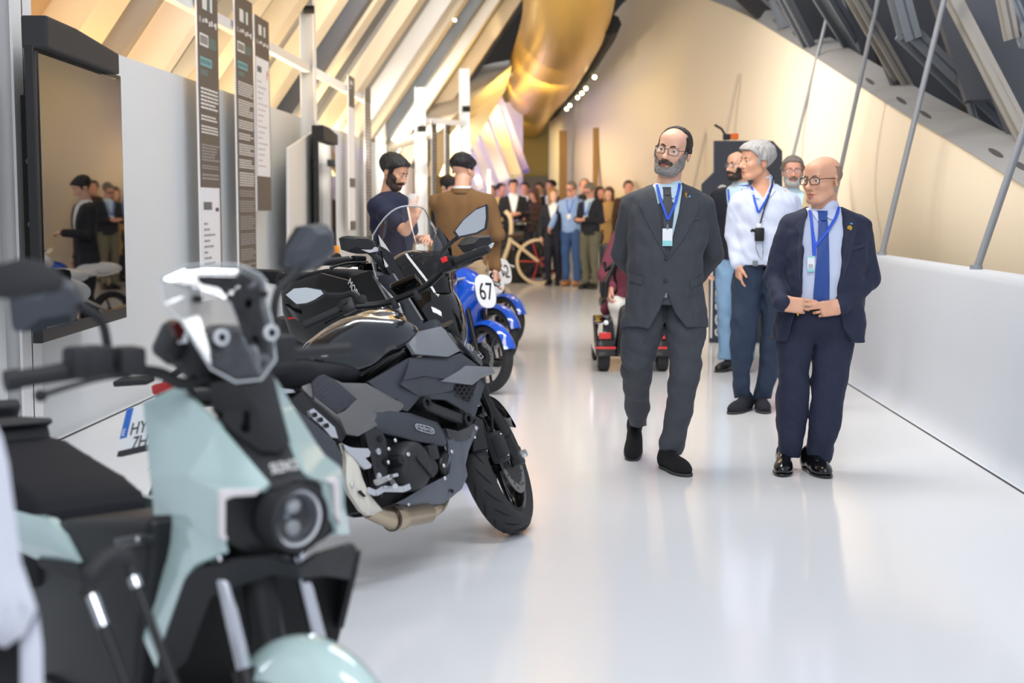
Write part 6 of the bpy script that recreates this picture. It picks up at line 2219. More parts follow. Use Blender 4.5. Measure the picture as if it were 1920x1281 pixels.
lw = K.plate('belly_cowl', [(835, 803, -.17), (859, 809, -.175), (890, 795, -.165), (898, 801, -.16), (879, 845, -.16), (873, 872, -.155), (877, 892, -.15), (866, 917, -.14), (833, 944, -.13), (790, 952, -.135), (766, 954, -.14), (742, 944, -.145), (760, 935, -.155), (797, 912, -.165), (836, 893, -.17), (843, 888, -.175), (846, 862, -.175), (841, 835, -.175)], M_slate, -.16, .014, .004, .03, 2)
K.plate('carbon_top', [(836, 803, -.176), (859, 810, -.182), (891, 795, -.172), (884, 815, -.172), (876, 826, -.174), (858, 828, -.178), (842, 824, -.178)], M_carbon, -.18, .006, 0, cuts=1, parent=lw)
for px, py, m in ((893, 803, M_alu), (847, 847, M_alu), (766, 946, M_alu), (848, 921, M_engd)):
    K.add('bolt', ellips(tuple(K.y(px, py, -.176 if py < 900 else -.148)), (.008, .005, .008), 10, 6), m, lw, 60)
# engine
K.add('engine_block', join(bev(box((.80, 0, .42), (.44, .26, .34)), .04), bev(box((.98, 0, .52), (.20, .24, .30)), .03)), M_engd, None, 40)
cc = K.y(775, 873, -.19)
cl = K.add('clutch_cover', lathe([(0, -.030), (.05, -.030), (.072, -.026), (.088, -.010), (.094, .02), (.094, .10), (0, .10)], 36, 'Y', tuple(cc)), M_eng, None, 35)
K.add('cover_rib', bar(cc + Vector((-.012, -.033, .028)), cc + Vector((.06, -.033, -.055)), .014, .012, up=(0, 1, 0), bevel=.003), M_eng, cl, 40)
K.add('cover_plug', lathe([(0, -.012), (.018, -.012), (.02, 0), (.02, .03), (0, .03)], 16, 'Y', tuple(K.y(748, 862, -.215))), M_black, cl, 40)
K.add('badge_dot', ellips(tuple(K.y(766, 852, -.222)), (.010, .003, .008), 10, 6), M_alu, cl, 60)
K.add('pump_cover', join(lathe([(0, -.02), (.03, -.02), (.036, 0), (.036, .1), (0, .1)], 20, 'Y', tuple(K.y(804, 878, -.18))), bev(box(tuple(K.y(803, 850, -.15)), (.06, .06, .06)), .01)), M_eng, cl, 40)
sb = K.plate('swingarm_bracket', [(682, 805, -.165), (698, 801, -.17), (716, 808, -.17), (724, 825, -.17), (722, 850, -.17), (727, 872, -.17), (727, 900, -.168), (716, 935, -.16), (706, 915, -.165), (712, 880, -.17), (708, 862, -.17), (704, 842, -.17), (688, 825, -.165)], M_eng, -.17, .03, .004, .02, 2)
for px, py in ((712, 823), (722, 866), (709, 847), (710, 893)):
    K.add('bracket_hole', lathe([(0, -.004), (.012, -.004), (.012, .004), (0, .004)], 12, 'Y', tuple(K.y(px, py, -.176))), M_engd if px in (712, 722) else M_alu, sb, 40)
for px, py in ((741, 826), (729, 842), (728, 867), (784, 909), (832, 873), (834, 897)):
    K.add('bolt', ellips(tuple(K.y(px, py, -.20)), (.008, .006, .008), 8, 6), M_alu, cl, 60)
pl = [[K.y(850 - 22 + 2 * i, 880 + 9 * i, -.15) for i in range(4)]]
K.add('coolant_pipe', tube(crom([K.y(838, 850, -.15), K.y(826, 868, -.165), K.y(832, 890, -.15)], 6), .018, 10), M_black, None, 60)
# footrest plate, brake pedal, footpeg
hp_ = K.plate('heel_plate', [(644, 833, -.20), (655, 838, -.20), (664, 840, -.205), (690, 841, -.205), (695, 848, -.205), (693, 856, -.205), (685, 859, -.205), (697, 872, -.205), (695, 878, -.205), (686, 880, -.205), (676, 872, -.205), (669, 858, -.205), (655, 850, -.20), (647, 842, -.20)], M_alu, -.2, .010, .0, cuts=1)
K.add('footpeg', join(tube([K.y(706, 905, -.22), K.y(731, 895, -.30)], [.012, .010], 10), bev(bar(K.y(705, 902, -.22), K.y(742, 891, -.32), .028, .012), .003)), M_alu, hp_, 40)
bp_ = [K.y(688, 919, -.20), K.y(704, 925, -.21), K.y(718, 917, -.215), K.y(755, 918, -.22), K.y(768, 912, -.225)]
K.add('brake_pedal', join(*[bar(bp_[i], bp_[i + 1], .012, .022, up=(0, 0, 1), bevel=.003) for i in range(4)]), M_alu, hp_, 40)
K.add('pedal_tip', tube([K.y(735, 903, -.21), K.y(741, 912, -.25)], .010, 10), M_alu, hp_, 40)
# passenger peg hanger, exhaust
ph = K.plate('peg_hanger', [(580, 770, -.17), (588, 766, -.17), (610, 785, -.17), (628, 802, -.17), (634, 822, -.17), (622, 820, -.17), (604, 800, -.17), (583, 782, -.17)], M_alu, -.17, .012, 0, cuts=1)
for px, py in ((591, 778), (602, 787), (613, 798)):
    K.add('hanger_hole', bev(box(tuple(K.y(px, py, -.176)), (.02, .006, .016)), .003, 1), M_engd, ph, None)
bn = K.plate('heat_shield', [(641, 831, -.185), (651, 855, -.19), (649, 885, -.19), (650, 909, -.19), (656, 926, -.19), (665, 939, -.19), (677, 957, -.185), (691, 967, -.18), (708, 965, -.175), (721, 960, -.17), (707, 944, -.175), (695, 930, -.18), (687, 915, -.185), (680, 898, -.19), (676, 882, -.19), (672, 868, -.19), (662, 852, -.19), (652, 839, -.188)], M_bone, -.19, .016, .012, .02, 3)
K.add('shield_window', prism([K.y(671, 922, -.208), K.y(676, 919, -.208), K.y(687, 931, -.206), K.y(683, 932, -.206)], (0, .004, 0)), M_engd, bn, None)
K.add('shield_screw', ellips(tuple(K.y(661, 910, -.207)), (.007, .004, .009), 8, 6), M_alu, bn, 60)
mp = K.slab('muffler', [(548, 752), (566, 770), (600, 798), (632, 826), (646, 852), (649, 905), (640, 930), (560, 870), (540, 800)], M_grey2, -.20, -.09, .02)
ex = [K.y(690, 958, -.155), K.y(712, 967, -.15), K.y(728, 972, -.145), K.y(742, 974, -.14)]
exo = K.add('exhaust_pipe', tube(ex, [.028, .031, .034, .043], 18), M_inox, None, 50)
K.add('exhaust_collector', tube([K.y(733, 973, -.14), K.y(737, 973, -.14), K.y(752, 971, -.135), K.y(756, 970, -.135), K.y(803, 962, -.125), K.y(806, 961, -.125)], [.040, .045, .045, .038, .037, .031], 24), M_inox, exo, 40)
K.add('exhaust_header', tube(crom([K.y(803, 961, -.125), K.y(820, 955, -.115), K.y(832, 938, -.05), K.y(838, 905, .0)], 5), .022, 14), M_inox, exo, 50)
K.add('weld_ring', lathe([(.040, -.006), (.046, -.006), (.046, .006), (.040, .006)], 24, 'X', tuple(K.y(734, 973, -.14)), closed=True), mat('blued steel', srgb(84, 74, 66), rough=.35, metal=.8, vary=.15, vscale=20), exo, 40)
# tail
K.plate('tail_panel', [(626, 711, -.15), (642, 718, -.155), (687, 719, -.16), (759, 759, -.165), (752, 769, -.165), (707, 767, -.17), (679, 801, -.17), (672, 818, -.165), (650, 814, -.16), (638, 795, -.155), (591, 753, -.13), (588, 743, -.13), (632, 777, -.16), (648, 770, -.165), (669, 748, -.165)], M_grey3, -.16, .016, .006, .02, 2)
K.plate('tail_blade', [(537, 667, -.075), (547, 663, -.08), (581, 690, -.115), (586, 706, -.12), (591, 753, -.125), (569, 731, -.105), (552, 692, -.085)], M_grey3, -.1, .016, .004, .02, 2)
K.plate('side_insert', [(582, 690, -.125), (626, 711, -.152), (668, 747, -.166), (662, 757, -.164), (634, 776, -.158), (588, 743, -.125)], M_weave, -.15, .012, .006, .03, 3)
K.plate('under_tail', [(569, 731, -.10), (591, 753, -.12), (638, 795, -.15), (650, 814, -.15), (640, 830, -.14), (600, 800, -.12), (566, 780, -.1), (548, 750, -.09)], M_blackm, -.12, .02, 0, cuts=1)
K.slab('tail_core', [(545, 672), (600, 700), (660, 740), (640, 790), (590, 770), (545, 720)], M_engd, -.09, .09, .015)
K.slab('intake_side', [(500, 690), (535, 690), (566, 728), (566, 752), (540, 735), (505, 720)], M_engd, -.07, .07, .01)
K.plate('tail_corner', [(508, 712, -.07), (530, 700, -.07), (545, 726, -.08), (566, 732, -.08), (560, 736, -.08), (532, 738, -.075)], M_alu, -.075, .01, 0, cuts=1)
# rear light, plate carrier, number plate, indicators
cz = K.y(300, 728, 0)
K.add('tail_light', bev(box((cz.x + .03, 0, cz.z), (.05, .10, .035)), .01), M_tail, None, 40)
pc = K.y(268, 802, .02)
plf = plane_frame((pc.x - .01, 0, pc.z), (0, -1, 0), (.55, 0, 1))
K.add('plate_carrier', join(bar((cz.x + .06, 0, cz.z + .02), (pc.x + .02, 0, pc.z), .06, .03), bev(xf(box((0, .0, -.008), (.215, .165, .01)), plf), .004)), M_blackm, None, 40)
nd = K.add('number_plate', bev(xf(box((0, 0, 0), (.225, .165, .006)), plf), .002, 1), M_plate, None, 40)
K.add('blue_band', xf(box((-.093, .028, .0035), (.034, .104, .001)), plf), M_blue, nd, None)
K.add('plate_letter', xf(text_shape('E', .034, .0006), plf @ Matrix.Translation((-.104, -.016, .0045))), M_ink, nd, None)
K.add('plate_lettering', join(xf(text_shape('HYZ', .062, .0006), plf @ Matrix.Translation((-.065, -.02, .004))), xf(text_shape('7H', .062, .0006), plf @ Matrix.Translation((-.04, -.072, .004)))), M_blackink, nd, None)
K.add('plate_foot', xf(box((0, -.078, .004), (.20, .018, .004)), plf), M_blackm, nd, None)
for s_ in (-1, 1):
    K.add('rear_indicator', bev(prism([(cz.x, s_ * .06, cz.z + .02), (cz.x - .02, s_ * .20, cz.z + .04), (cz.x + .03, s_ * .20, cz.z + .05), (cz.x + .04, s_ * .06, cz.z + .03)], (0, 0, .02)), .006), M_blackm, None, 40)
# swingarm, shock, chain guard, side stand
for s_ in (-1, 1):
    K.add('swingarm', bev(bar((.0, s_ * .115, .315), (.56, s_ * .11, .42), .03, .065), .008), M_black, None, 40)
K.add('shock_absorber', tube([(.42, 0, .40), (.55, 0, .68)], .035, 14), M_black, None, 40)
K.add('rear_hugger', grid(lambda u, v: (.335 * math.cos(R(20 + 110 * u)), (v - .5) * .17, .315 + (.335 - .03 * (2 * v - 1) ** 2) * math.sin(R(20 + 110 * u))), 16, 7), M_blackm, None, 60)
lf = K.M.inverted() @ (K.M @ Vector((.62, .16, .25)) + Vector((0, 0, 0)))
ftw = K.M @ Vector((.60, .16, .25))
ft2 = Vector((ftw.x, ftw.y, 0)) + (K.M.to_3x3() @ Vector((-.02, .12, 0)))
ft2.z = .008
K.add('side_stand', join(tube([(.60, .16, .25), K.M.inverted() @ ft2], .012, 10), tube([K.M.inverted() @ (ft2 + Vector((-.03, 0, 0))), K.M.inverted() @ (ft2 + Vector((.03, 0, 0)))], .014, 8)), M_black, None, 40)
K.add('frame_rail', join(tube(crom([(1.16, -.07, .82), (.9, -.14, .70), (.62, -.13, .52)], 5), .022, 10), tube(crom([(1.16, .07, .82), (.9, .14, .70), (.62, .13, .52)], 5), .022, 10), tube(crom([(.62, 0, .55), (.3, 0, .72), (-.05, 0, .76)], 4), .035, 8)), M_black, None, 50)
K.add('radiator', bev(box((1.16, 0, .56), (.04, .34, .26)), .01), M_engd, None, 40)

# ------------------------------------------------------------------ B: the teal scooter
M_teal2 = mat('pale teal lacquer', srgb(182, 206, 204), rough=.16, coat=.8, vary=.015, vscale=2)
T_ = Bike('teal_scooter', 'pale teal electric scooter with round headlight and clear screen, nearest the camera', -1.272, 3.572, -46.8, 1.0, 1.32, .09, 25, -5, cat='scooter')
T_.wheel((1.32, 0, .245), .245, .12, .165, st=True, spokes=6, discs=((-.07, .11),), double=False)
T_.wheel((0, 0, .255), .255, .13, .165, spokes=6, double=False)


def facets(b, name, pts, faces, m, thick=.012, parent=None, bevel=.006, st=False):
    V = [Vector(p) for p in pts]
    bm = bmesh.new()
    vs = [bm.verts.new(p) for p in V]
    for f in faces:
        bm.faces.new([vs[i] for i in f])
    bmesh.ops.recalc_face_normals(bm, faces=bm.faces)
    cam_l = b.M.inverted() @ Vector((0, 0, CAMZ))
    s_ = sum((f.normal.dot(cam_l - f.calc_center_median()) * f.calc_area() for f in bm.faces))
    if s_ < 0:
        bmesh.ops.reverse_faces(bm, faces=bm.faces[:])
    bm.normal_update()
    ve = [e for e in bm.edges if len(e.link_faces) == 2]
    if bevel:
        bmesh.ops.bevel(bm, geom=ve, offset=bevel, segments=3, affect='EDGES', profile=.5, clamp_overlap=True)
    bm.normal_update()
    bm.verts.index_update()
    top = [v.co.copy() for v in bm.verts]
    nn = [v.normal.copy() for v in bm.verts]
    n = len(top)
    VV = [tuple(p) for p in top] + [tuple(p - q * thick) for p, q in zip(top, nn)]
    Fc = []
    for f in bm.faces:
        q = [v.index for v in f.verts]
        Fc.append(tuple(q))
        Fc.append(tuple(n + i for i in reversed(q)))
    for e in bm.edges:
        if len(e.link_faces) == 1:
            a, c = e.verts[0].index, e.verts[1].index
            Fc.append((a, c, n + c, n + a))
    bm.free()
    return b.add(name, (VV, Fc), m, parent, 30)


X = T_.x
rs = [X(330, 725, .97), X(411, 797, 1.07), X(505, 905, 1.19), X(492, 917, 1.19), X(412, 919, 1.16), X(412, 1015, 1.18), X(418, 1036, 1.17), X(365, 1058, 1.10), X(346, 1083, 1.07), X(303, 1200, 1.00), X(292, 1251, .98), X(262, 1185, .88), X(281, 1054, .85), X(288, 956, .85), X(282, 900, .85), X(268, 755, .87), X(352, 893, 1.02), X(352, 985, 1.03)]
facets(T_, 'front_shield', rs, [(0, 1, 16, 14, 15), (1, 2, 3, 4, 16), (16, 4, 5, 17), (17, 5, 6, 7), (14, 16, 17, 13), (13, 17, 7, 8, 12), (12, 8, 9, 11), (9, 10, 11)], M_teal2, .012)
ls = [X(508, 700, 1.06), X(522, 716, 1.03), X(551, 765, 1.05), X(592, 830, 1.08), X(608, 853, 1.08), X(640, 877, 1.08), X(646, 898, 1.10), X(646, 945, 1.12), X(656, 1002, 1.14), X(633, 1002, 1.17), X(633, 984, 1.18), X(622, 960, 1.19), X(612, 900, 1.19), X(586, 898, 1.20), X(577, 889, 1.20), X(551, 830, 1.15), X(530, 770, 1.10)]
facets(T_, 'front_shield', ls, [(0, 1, 2, 16), (16, 2, 3, 15), (15, 3, 4, 14), (14, 4, 5, 13), (13, 5, 6, 12), (12, 6, 7, 11), (11, 7, 8, 9, 10)], M_teal2, .012)
ns = [X(411, 797, 1.055), X(505, 905, 1.18), X(497, 918, 1.18), X(516, 915, 1.20), X(555, 902, 1.215), X(600, 903, 1.205), X(586, 897, 1.195), X(577, 888, 1.19), X(551, 830, 1.14), X(530, 770, 1.09), X(470, 815, 1.12)]
nose = facets(T_, 'nose_panel', ns, [(0, 1, 10), (1, 2, 3, 4, 10), (4, 5, 6, 7, 10), (7, 8, 10), (8, 9, 10), (9, 0, 10)], M_blackm, .012, bevel=0)
ts = text_shape('SILENCE', .03, .0008)
La = max(p[0] for p in ts[0])
pa, pb = X(510, 889, 1.205), X(561, 879, 1.205)
fx = plane_frame(pa, pb - pa, (-.5, 0, 1))
T_.add('lettering', xf(ts, fx @ Matrix.Diagonal(((pb - pa).length / La, 1, 1, 1))), M_ink, nose, None)
gs = [X(392, 700, 1.075), X(440, 716, 1.12), X(490, 712, 1.12), X(512, 700, 1.10), X(530, 775, 1.12), X(544, 828, 1.165), X(520, 848, 1.175), X(490, 846, 1.17), X(440, 812, 1.11), X(398, 772, 1.05), X(484, 770, 1.15)]
facets(T_, 'gloss_centre_panel', gs, [(0, 1, 10, 9), (1, 2, 10), (2, 3, 4, 10), (4, 5, 6, 10), (6, 7, 10), (7, 8, 9, 10)], M_gloss, .01, bevel=0)
# headlamp
hc = X(551, 970, 1.21)
hl = T_.add('headlamp_bowl', lathe([(0, -.12), (.05, -.12), (.062, -.05), (.064, .012), (.061, .018), (.057, .018), (.054, .006), (0, -.034)], 36, 'X', tuple(hc)), M_black, None, 40)
T_.add('headlamp_ring', lathe([(.046, .010), (.0555, .014), (.0555, .006), (.046, .004)], 36, 'X', tuple(hc), closed=True), M_clearlens, hl, 40)
T_.add('reflector', lathe([(0, -.03), (.03, -.02), (.048, .006)], 30, 'X', tuple(hc)), mat('silvered reflector', srgb(176, 182, 190), rough=.25, metal=.7, vary=.05), hl, 60)
for dz in (.022, -.022):
    T_.add('projector', ellips((hc.x - .004, hc.y, hc.z + dz), (.012, .018, .016), 14, 10), M_clearlens, hl, 180)
T_.add('headlamp_glass', lathe([(0, .022), (.03, .019), (.055, .010)], 30, 'X', tuple(hc)), M_clear, hl, 60)
bk = [X(424, 930, 1.17), X(500, 922, 1.18), X(560, 905, 1.18), X(612, 906, 1.18), X(624, 960, 1.18), X(640, 985, 1.17), X(610, 1010, 1.17), X(560, 1042, 1.16), X(470, 1040, 1.15), X(424, 1015, 1.16)]
T_.add('headlamp_surround', prism([tuple(p) for p in bk], (-.05, 0, 0)), M_black, None, 30)
T_.add('brow', xf(lathe([(.058, .028), (.066, .024), (.068, -.03), (.062, -.03)], 28, 'X', tuple(hc), closed=True), Matrix.Identity(4)), M_blackm, hl, 40)
for pts in ([(413, 921), (437, 918), (492, 918), (480, 930), (438, 932), (424, 938), (423, 1000), (429, 1013), (420, 1015), (413, 1008)], [(613, 902), (630, 895), (638, 900), (640, 985), (629, 968), (627, 912)]):
    T_.add('daytime_light', bev(prism([tuple(X(a, b, 1.195)) for a, b in pts], (-.012, 0, 0)), .002, 1), mat('milky light bar', srgb(214, 208, 208), rough=.25, coat=.4, vary=.03), None, 30)
# lower black fairing with the dark wheel well
lfp = [X(365, 1069, 1.10), X(430, 1056, 1.16), X(512, 1050, 1.20), X(560, 1068, 1.22), X(600, 1040, 1.21), X(665, 1020, 1.14), X(667, 1034, 1.14), X(656, 1087, 1.12), X(612, 1080, 1.18), X(560, 1085, 1.20), X(510, 1078, 1.18), X(430, 1105, 1.13), X(395, 1120, 1.10), X(350, 1240, 1.0), X(292, 1290, .98), X(303, 1215, 1.0), X(346, 1087, 1.07)]
facets(T_, 'lower_fairing', lfp, [(0, 1, 11, 12, 16), (1, 2, 10, 11), (2, 3, 9, 10), (3, 4, 8, 9), (4, 5, 6, 7, 8), (16, 12, 13, 15), (13, 14, 15)], M_blackm, .012)
wv = [X(365, 1090, 1.02), X(520, 1060, 1.04), X(660, 1060, 1.02), X(640, 1180, .95), X(600, 1330, .9), X(300, 1420, .86), X(300, 1260, .9)]
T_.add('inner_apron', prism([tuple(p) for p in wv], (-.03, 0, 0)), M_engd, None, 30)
rl = [X(656, 1025, 1.09), X(667, 1034, 1.13), X(656, 1087, 1.11), X(634, 1178, 1.0), X(628, 1180, .95), X(640, 1060, 1.0)]
facets(T_, 'fairing_edge', rl, [(0, 1, 2, 5), (5, 2, 3, 4)], M_blackm, .012, bevel=0)
# forks and front fender
axT = Vector((1.32, 0, .245))
for s_ in (-1, 1):
    p0 = axT + Vector((-.01, s_ * .085, 0))
    fk = T_.add('fork_leg', join(tube([p0 - up * .02, p0 + up * .26], .024, 14)), M_black, None, 40, st=True)
    T_.add('fork_tube', tube([p0 + up * .26, p0 + up * .54], .0155, 14), M_chrome, fk, 60, st=True)


def fend2(u, v):
    a = R(24 + 132 * u)
    w = (v - .5) * 2
    rr = .306 - .07 * abs(w) ** 2.4
    return (1.32 + rr * math.cos(a), w * .085, .245 + rr * math.sin(a))


fv, ff = grid(fend2, 26, 13)
fd = T_.add('front_fender', join((fv, ff), ([(p[0], p[1] * .96, p[2] - .006) for p in fv], [tuple(reversed(q)) for q in ff])), M_teal2, None, 60, st=True)
T_.add('fender_screw', ellips((1.25, -.088, .43), (.008, .004, .008), 8, 6), M_black, fd, 60, st=True)
# seat and body
T_.slab('seat', [(-90, 834), (4, 823), (60, 816), (96, 815), (131, 823), (175, 851), (238, 888), (271, 915), (286, 955), (286, 1070), (200, 1080), (100, 1075), (-90, 1050)], M_seat, .12, -.16, .055)
T_.slab('backrest', [(-40, 752), (36, 748), (41, 762), (36, 780), (98, 783), (102, 792), (92, 800), (97, 822), (0, 834), (-40, 830)], M_blackm, .10, -.12, .02)
T_.slab('body', [(30, 985), (124, 975), (282, 972), (281, 1054), (262, 1185), (250, 1330), (60, 1380), (20, 1200)], M_black, -.15, .15, .02)
T_.plate('side_panel', [(24, 956), (91, 974), (120, 1003), (147, 1055), (66, 1048), (36, 1034), (-40, 1010), (-40, 945)], M_teal2, -.160, .02, .012, .04, 3)
T_.plate('side_trim', [(66, 1049), (147, 1057), (150, 1090), (120, 1080), (76, 1066)], M_blackm, -.17, .02, .004, cuts=1)
lt = T_.slab('seat_latch', [(212, 1010), (264, 1002), (267, 1022), (214, 1030)], M_gloss, -.170, -.14, .004)
T_.add('latch_stud', ellips(tuple(T_.y(258, 1011, -.172)), (.005, .004, .005), 8, 6), M_chrome, lt, 60)
T_.add('floorboard', bev(box((.72, 0, .28), (.50, .34, .06)), .02), M_black, None, 40)
T_.add('battery_box', bev(box((.30, 0, .42), (.46, .28, .34)), .04), M_black, None, 40)
T_.add('swingarm', bev(bar((0, -.10, .255), (.35, -.09, .30), .035, .07), .01), M_black, None, 40)
T_.add('rear_fender', bev(prism([(-.20, -.08, .50), (.1, -.08, .56), (.15, -.08, .70), (-.28, -.08, .80)], (0, .16, 0)), .03), M_blackm, None, 40)
T_.add('tail_light', bev(box((-.27, 0, .76), (.04, .2, .06)), .012), M_tail, None, 40)
T_.add('steering_column', tube([(1.14, 0, .50), (1.03, 0, .95)], .035, 12), M_black, None, 40, st=True)
# handlebar
SX = T_.sx
hb_ = [T_.sx(16, 714, 1.00), T_.sx(85, 703, 1.005), T_.sx(150, 692, 1.01), T_.sx(215, 692, 1.015), T_.sx(300, 700, 1.02), T_.sx(345, 720, 1.03), T_.sx(430, 705, 1.03), T_.sx(500, 668, 1.02), T_.sx(560, 662, 1.01), T_.sx(655, 655, 1.0)]
hbar = T_.add('handlebar', tube(crom(hb_, 4), .012, 12), M_black, None, 60)
T_.add('grip', join(tube([hb_[0], hb_[1], hb_[2]], [.0175, .017, .019], 14), tube([hb_[0] - (hb_[1] - hb_[0]).normalized() * .006, hb_[0] + (hb_[1] - hb_[0]).normalized() * .018], .020, 14)), M_blackm, hbar, 50)
T_.add('grip', tube([hb_[-1], hb_[-2], hb_[-3]], [.0125, .0125, .014], 14), M_blackm, hbar, 50)
for a, b in (((150, 680), (.06, .05, .06)), ((178, 680), (.06, .05, .065)), ((240, 676), (.055, .055, .055)), ((520, 655), (.06, .06, .06))):
    T_.add('switch_pod', bev(box(tuple(T_.sx(a[0], a[1], 1.02)), b), .012), M_blackm, hbar, 40)
T_.add('lever', join(tube(crom([T_.sx(240, 706, 1.06), T_.sx(200, 708, 1.08), T_.sx(140, 722, 1.085), T_.sx(78, 742, 1.08)], 5), .008, 10, flat=.6), ellips(tuple(T_.sx(76, 742, 1.08)), (.012, .012, .012), 12, 8)), M_black, hbar, 60)
T_.add('bar_cover', bev(prism([tuple(T_.sx(a, b, 1.04)) for a, b in ((345, 690), (372, 640), (420, 610), (480, 612), (512, 640), (515, 700), (480, 730), (400, 735))], (-.06, 0, 0)), .015), M_black, hbar, 40)
ds = T_.add('dash', bev(prism([tuple(T_.sx(a, b, 1.0)) for a, b in ((316, 655), (335, 612), (352, 600), (372, 640), (380, 690), (345, 690), (318, 668))], (-.07, 0, 0)), .012), M_black, None, 40)
T_.add('dash_sticker', prism([tuple(T_.sx(a, b, 1.003)) for a, b in ((331, 624), (349, 622), (351, 642), (334, 644))], (.002, 0, 0)), M_paper, ds, None)
T_.add('dash_lens', prism([tuple(T_.sx(a, b, .99)) for a, b in ((313, 606), (330, 600), (340, 612), (330, 640), (322, 632))], (.02, 0, 0)), mat('dark red lens', srgb(70, 24, 24), rough=.2, vary=.1), ds, None)
# mirrors
for rg, stm, x_ in (([(28, 560), (60, 536), (110, 522), (128, 535), (145, 568), (120, 604), (60, 616), (34, 616)], [(205, 690), (200, 640), (188, 600), (150, 574)], .90), ([(536, 498), (540, 470), (567, 428), (597, 424), (609, 440), (612, 474), (580, 500), (548, 512)], [(517, 650), (514, 590), (522, 545), (545, 520), (560, 500)], .93)):
    R_ = [T_.sx(a, b, x_) for a, b in rg]
    m_ = mirror_head(T_, 'mirror', R_, Vector((-1, 0, .1)), -.045, M_blackm, None)
    # shell bulging forward, towards the viewer
    c = sum(R_, Vector()) / len(R_)
    V = [tuple(c + (p - c) * 1.12) for p in R_] + [tuple(c + (p - c) * 1.05 + Vector((.03, 0, 0))) for p in R_] + [tuple(c + (p - c) * .6 + Vector((.055, 0, .005))) for p in R_]
    k = len(R_)
    Fc = [tuple(range(k)), tuple(range(2 * k, 3 * k))] + [(o + i, o + (i + 1) % k, o + k + (i + 1) % k, o + k + i) for o in (0, k) for i in range(k)]
    T_.add('mirror_shell', (V, Fc), mat('satin grey mirror shell', srgb(62, 66, 74), rough=.5, bump=.05, bscale=200, vary=.05), m_, 20)
    T_.add('mirror_stem', tube(crom([T_.sx(a, b, x_ + .06) for a, b in stm], 5), .009, 10), M_blackm, m_, 60)
# clear screen
wp = [(297, 522), (346, 500), (389, 495), (451, 497), (488, 515), (499, 528), (501, 567), (510, 602), (517, 675), (490, 712), (442, 717), (396, 692), (339, 602), (308, 572)]
wx = lambda py: 1.00 + (py - 495) / 222 * .13
P_ = [T_.sx(a, b, wx(b)) for a, b in wp]
nw = Vector((1, 0, .45))
ws_ = T_.add('windscreen', panel(P_, nw, .004, .035, .16, 4), M_clear, None, 180)
n_ = len(P_)
T_.add('screen_edge', tube(P_ + [P_[0], P_[1]], .0022, 8, caps=False), M_edge, ws_, 180)
for a, b in ((354, 571), (477, 561), (398, 642), (491, 633)):
    p = T_.sx(a, b, wx(b)) + Vector((.034, 0, .012))
    T_.add('screen_bolt', join(lathe([(0, .006), (.007, .006), (.008, 0), (.008, -.01), (0, -.01)], 12, 'X', tuple(p))), M_black, ws_, 40)
    if b > 600:
        T_.add('bolt_washer', lathe([(.009, .002), (.016, .002), (.016, -.004), (.009, -.004)], 18, 'X', tuple(p), closed=True), M_clearlens, ws_, 40)
T_.add('screen_bracket', bev(box(tuple(T_.sx(445, 640, 1.03)), (.04, .18, .05)), .01), M_black, None, 40)

# ------------------------------------------------------------------ C: black maxi scooter with the tall screen
B = Bike('touring_scooter', 'black touring scooter with tall smoked screen parked behind the naked motorcycle', -1.30, 8.416, -53.4, 2.4, 1.55, .1, 26, 0, cat='scooter')
B.wheel((1.55, 0, .28), .28, .12, .19, spokes=6, discs=((-.07, .13),), double=False)
B.wheel((0, 0, .28), .28, .14, .19, spokes=6, double=False)
bx = B.x
fr = [(s_ell((1.36, 0, .78), (.26, .20, .22)), 0), (s_ell((1.28, 0, .98), (.17, .17, .16)), .08), (s_ell((1.52, 0, .70), (.14, .13, .13)), .08), (s_box((1.20, 0, .55), (.12, .25, .30), .06), .08), ((lambda P: P[:, 0] * .55 + P[:, 2] - 1.86), .02, '&')]
fr = fr[:4] + [((lambda P: P[:, 2] - (1.40 - .25 * (P[:, 0] - 1.1))), .02, '&')]
sdf_obj('front_fairing', fr, (.9, -.36, .15), (1.75, .36, 1.2), .014, M_gloss, B.root)
y_ = B.y
for pts, mm, nm in (([(655, 553, -.26), (700, 520, -.25), (735, 512, -.22), (790, 600, -.24), (770, 660, -.26), (720, 640, -.27)], M_grey2, 'side_cowl'), ([(693, 508, -.255), (701, 522, -.262), (745, 570, -.272), (752, 588, -.272), (738, 584, -.272), (700, 530, -.265)], M_alu, 'silver_strip')):
    B.plate(nm, pts, mm, -.25, .014, .006, .05, 2, mirror=False)
dkp = B.plate('leg_shield', [(655, 520, -.30), (693, 508, -.30), (740, 590, -.29), (735, 660, -.28), (690, 640, -.29), (664, 590, -.30)], M_black, -.29, .014, .004, .05, 2, mirror=False)
B.letters('MOBILITY', (653, 531), (684, 585), -.315, .055, M_ink, dkp, .004)
B.plate('side_body', [(527, 548, -.24), (545, 530, -.25), (600, 512, -.27), (660, 528, -.28), (664, 590, -.28), (690, 640, -.28), (660, 660, -.27), (590, 655, -.26), (545, 632, -.24), (530, 585, -.235)], M_black, -.25, .02, .014, .06, 3)
B.plate('side_stripe', [(538, 596, -.262), (552, 594, -.264), (552, 598, -.264), (540, 599, -.262)], M_redk, -.262, .003, 0, cuts=0)
B.plate('side_swoosh', [(534, 570, -.265), (560, 572, -.27), (600, 610, -.27), (625, 640, -.265), (600, 640, -.26), (560, 610, -.262)], M_gloss, -.265, .006, .003, .02, 2)
B.slab('seat', [(540, 530), (560, 512), (605, 503), (650, 508), (690, 560), (680, 590), (600, 560), (548, 548)], M_seat, -.20, .20, .04)
B.slab('tail', [(524, 548), (545, 530), (600, 560), (600, 650), (545, 634), (528, 586)], M_black, -.20, .20, .03)
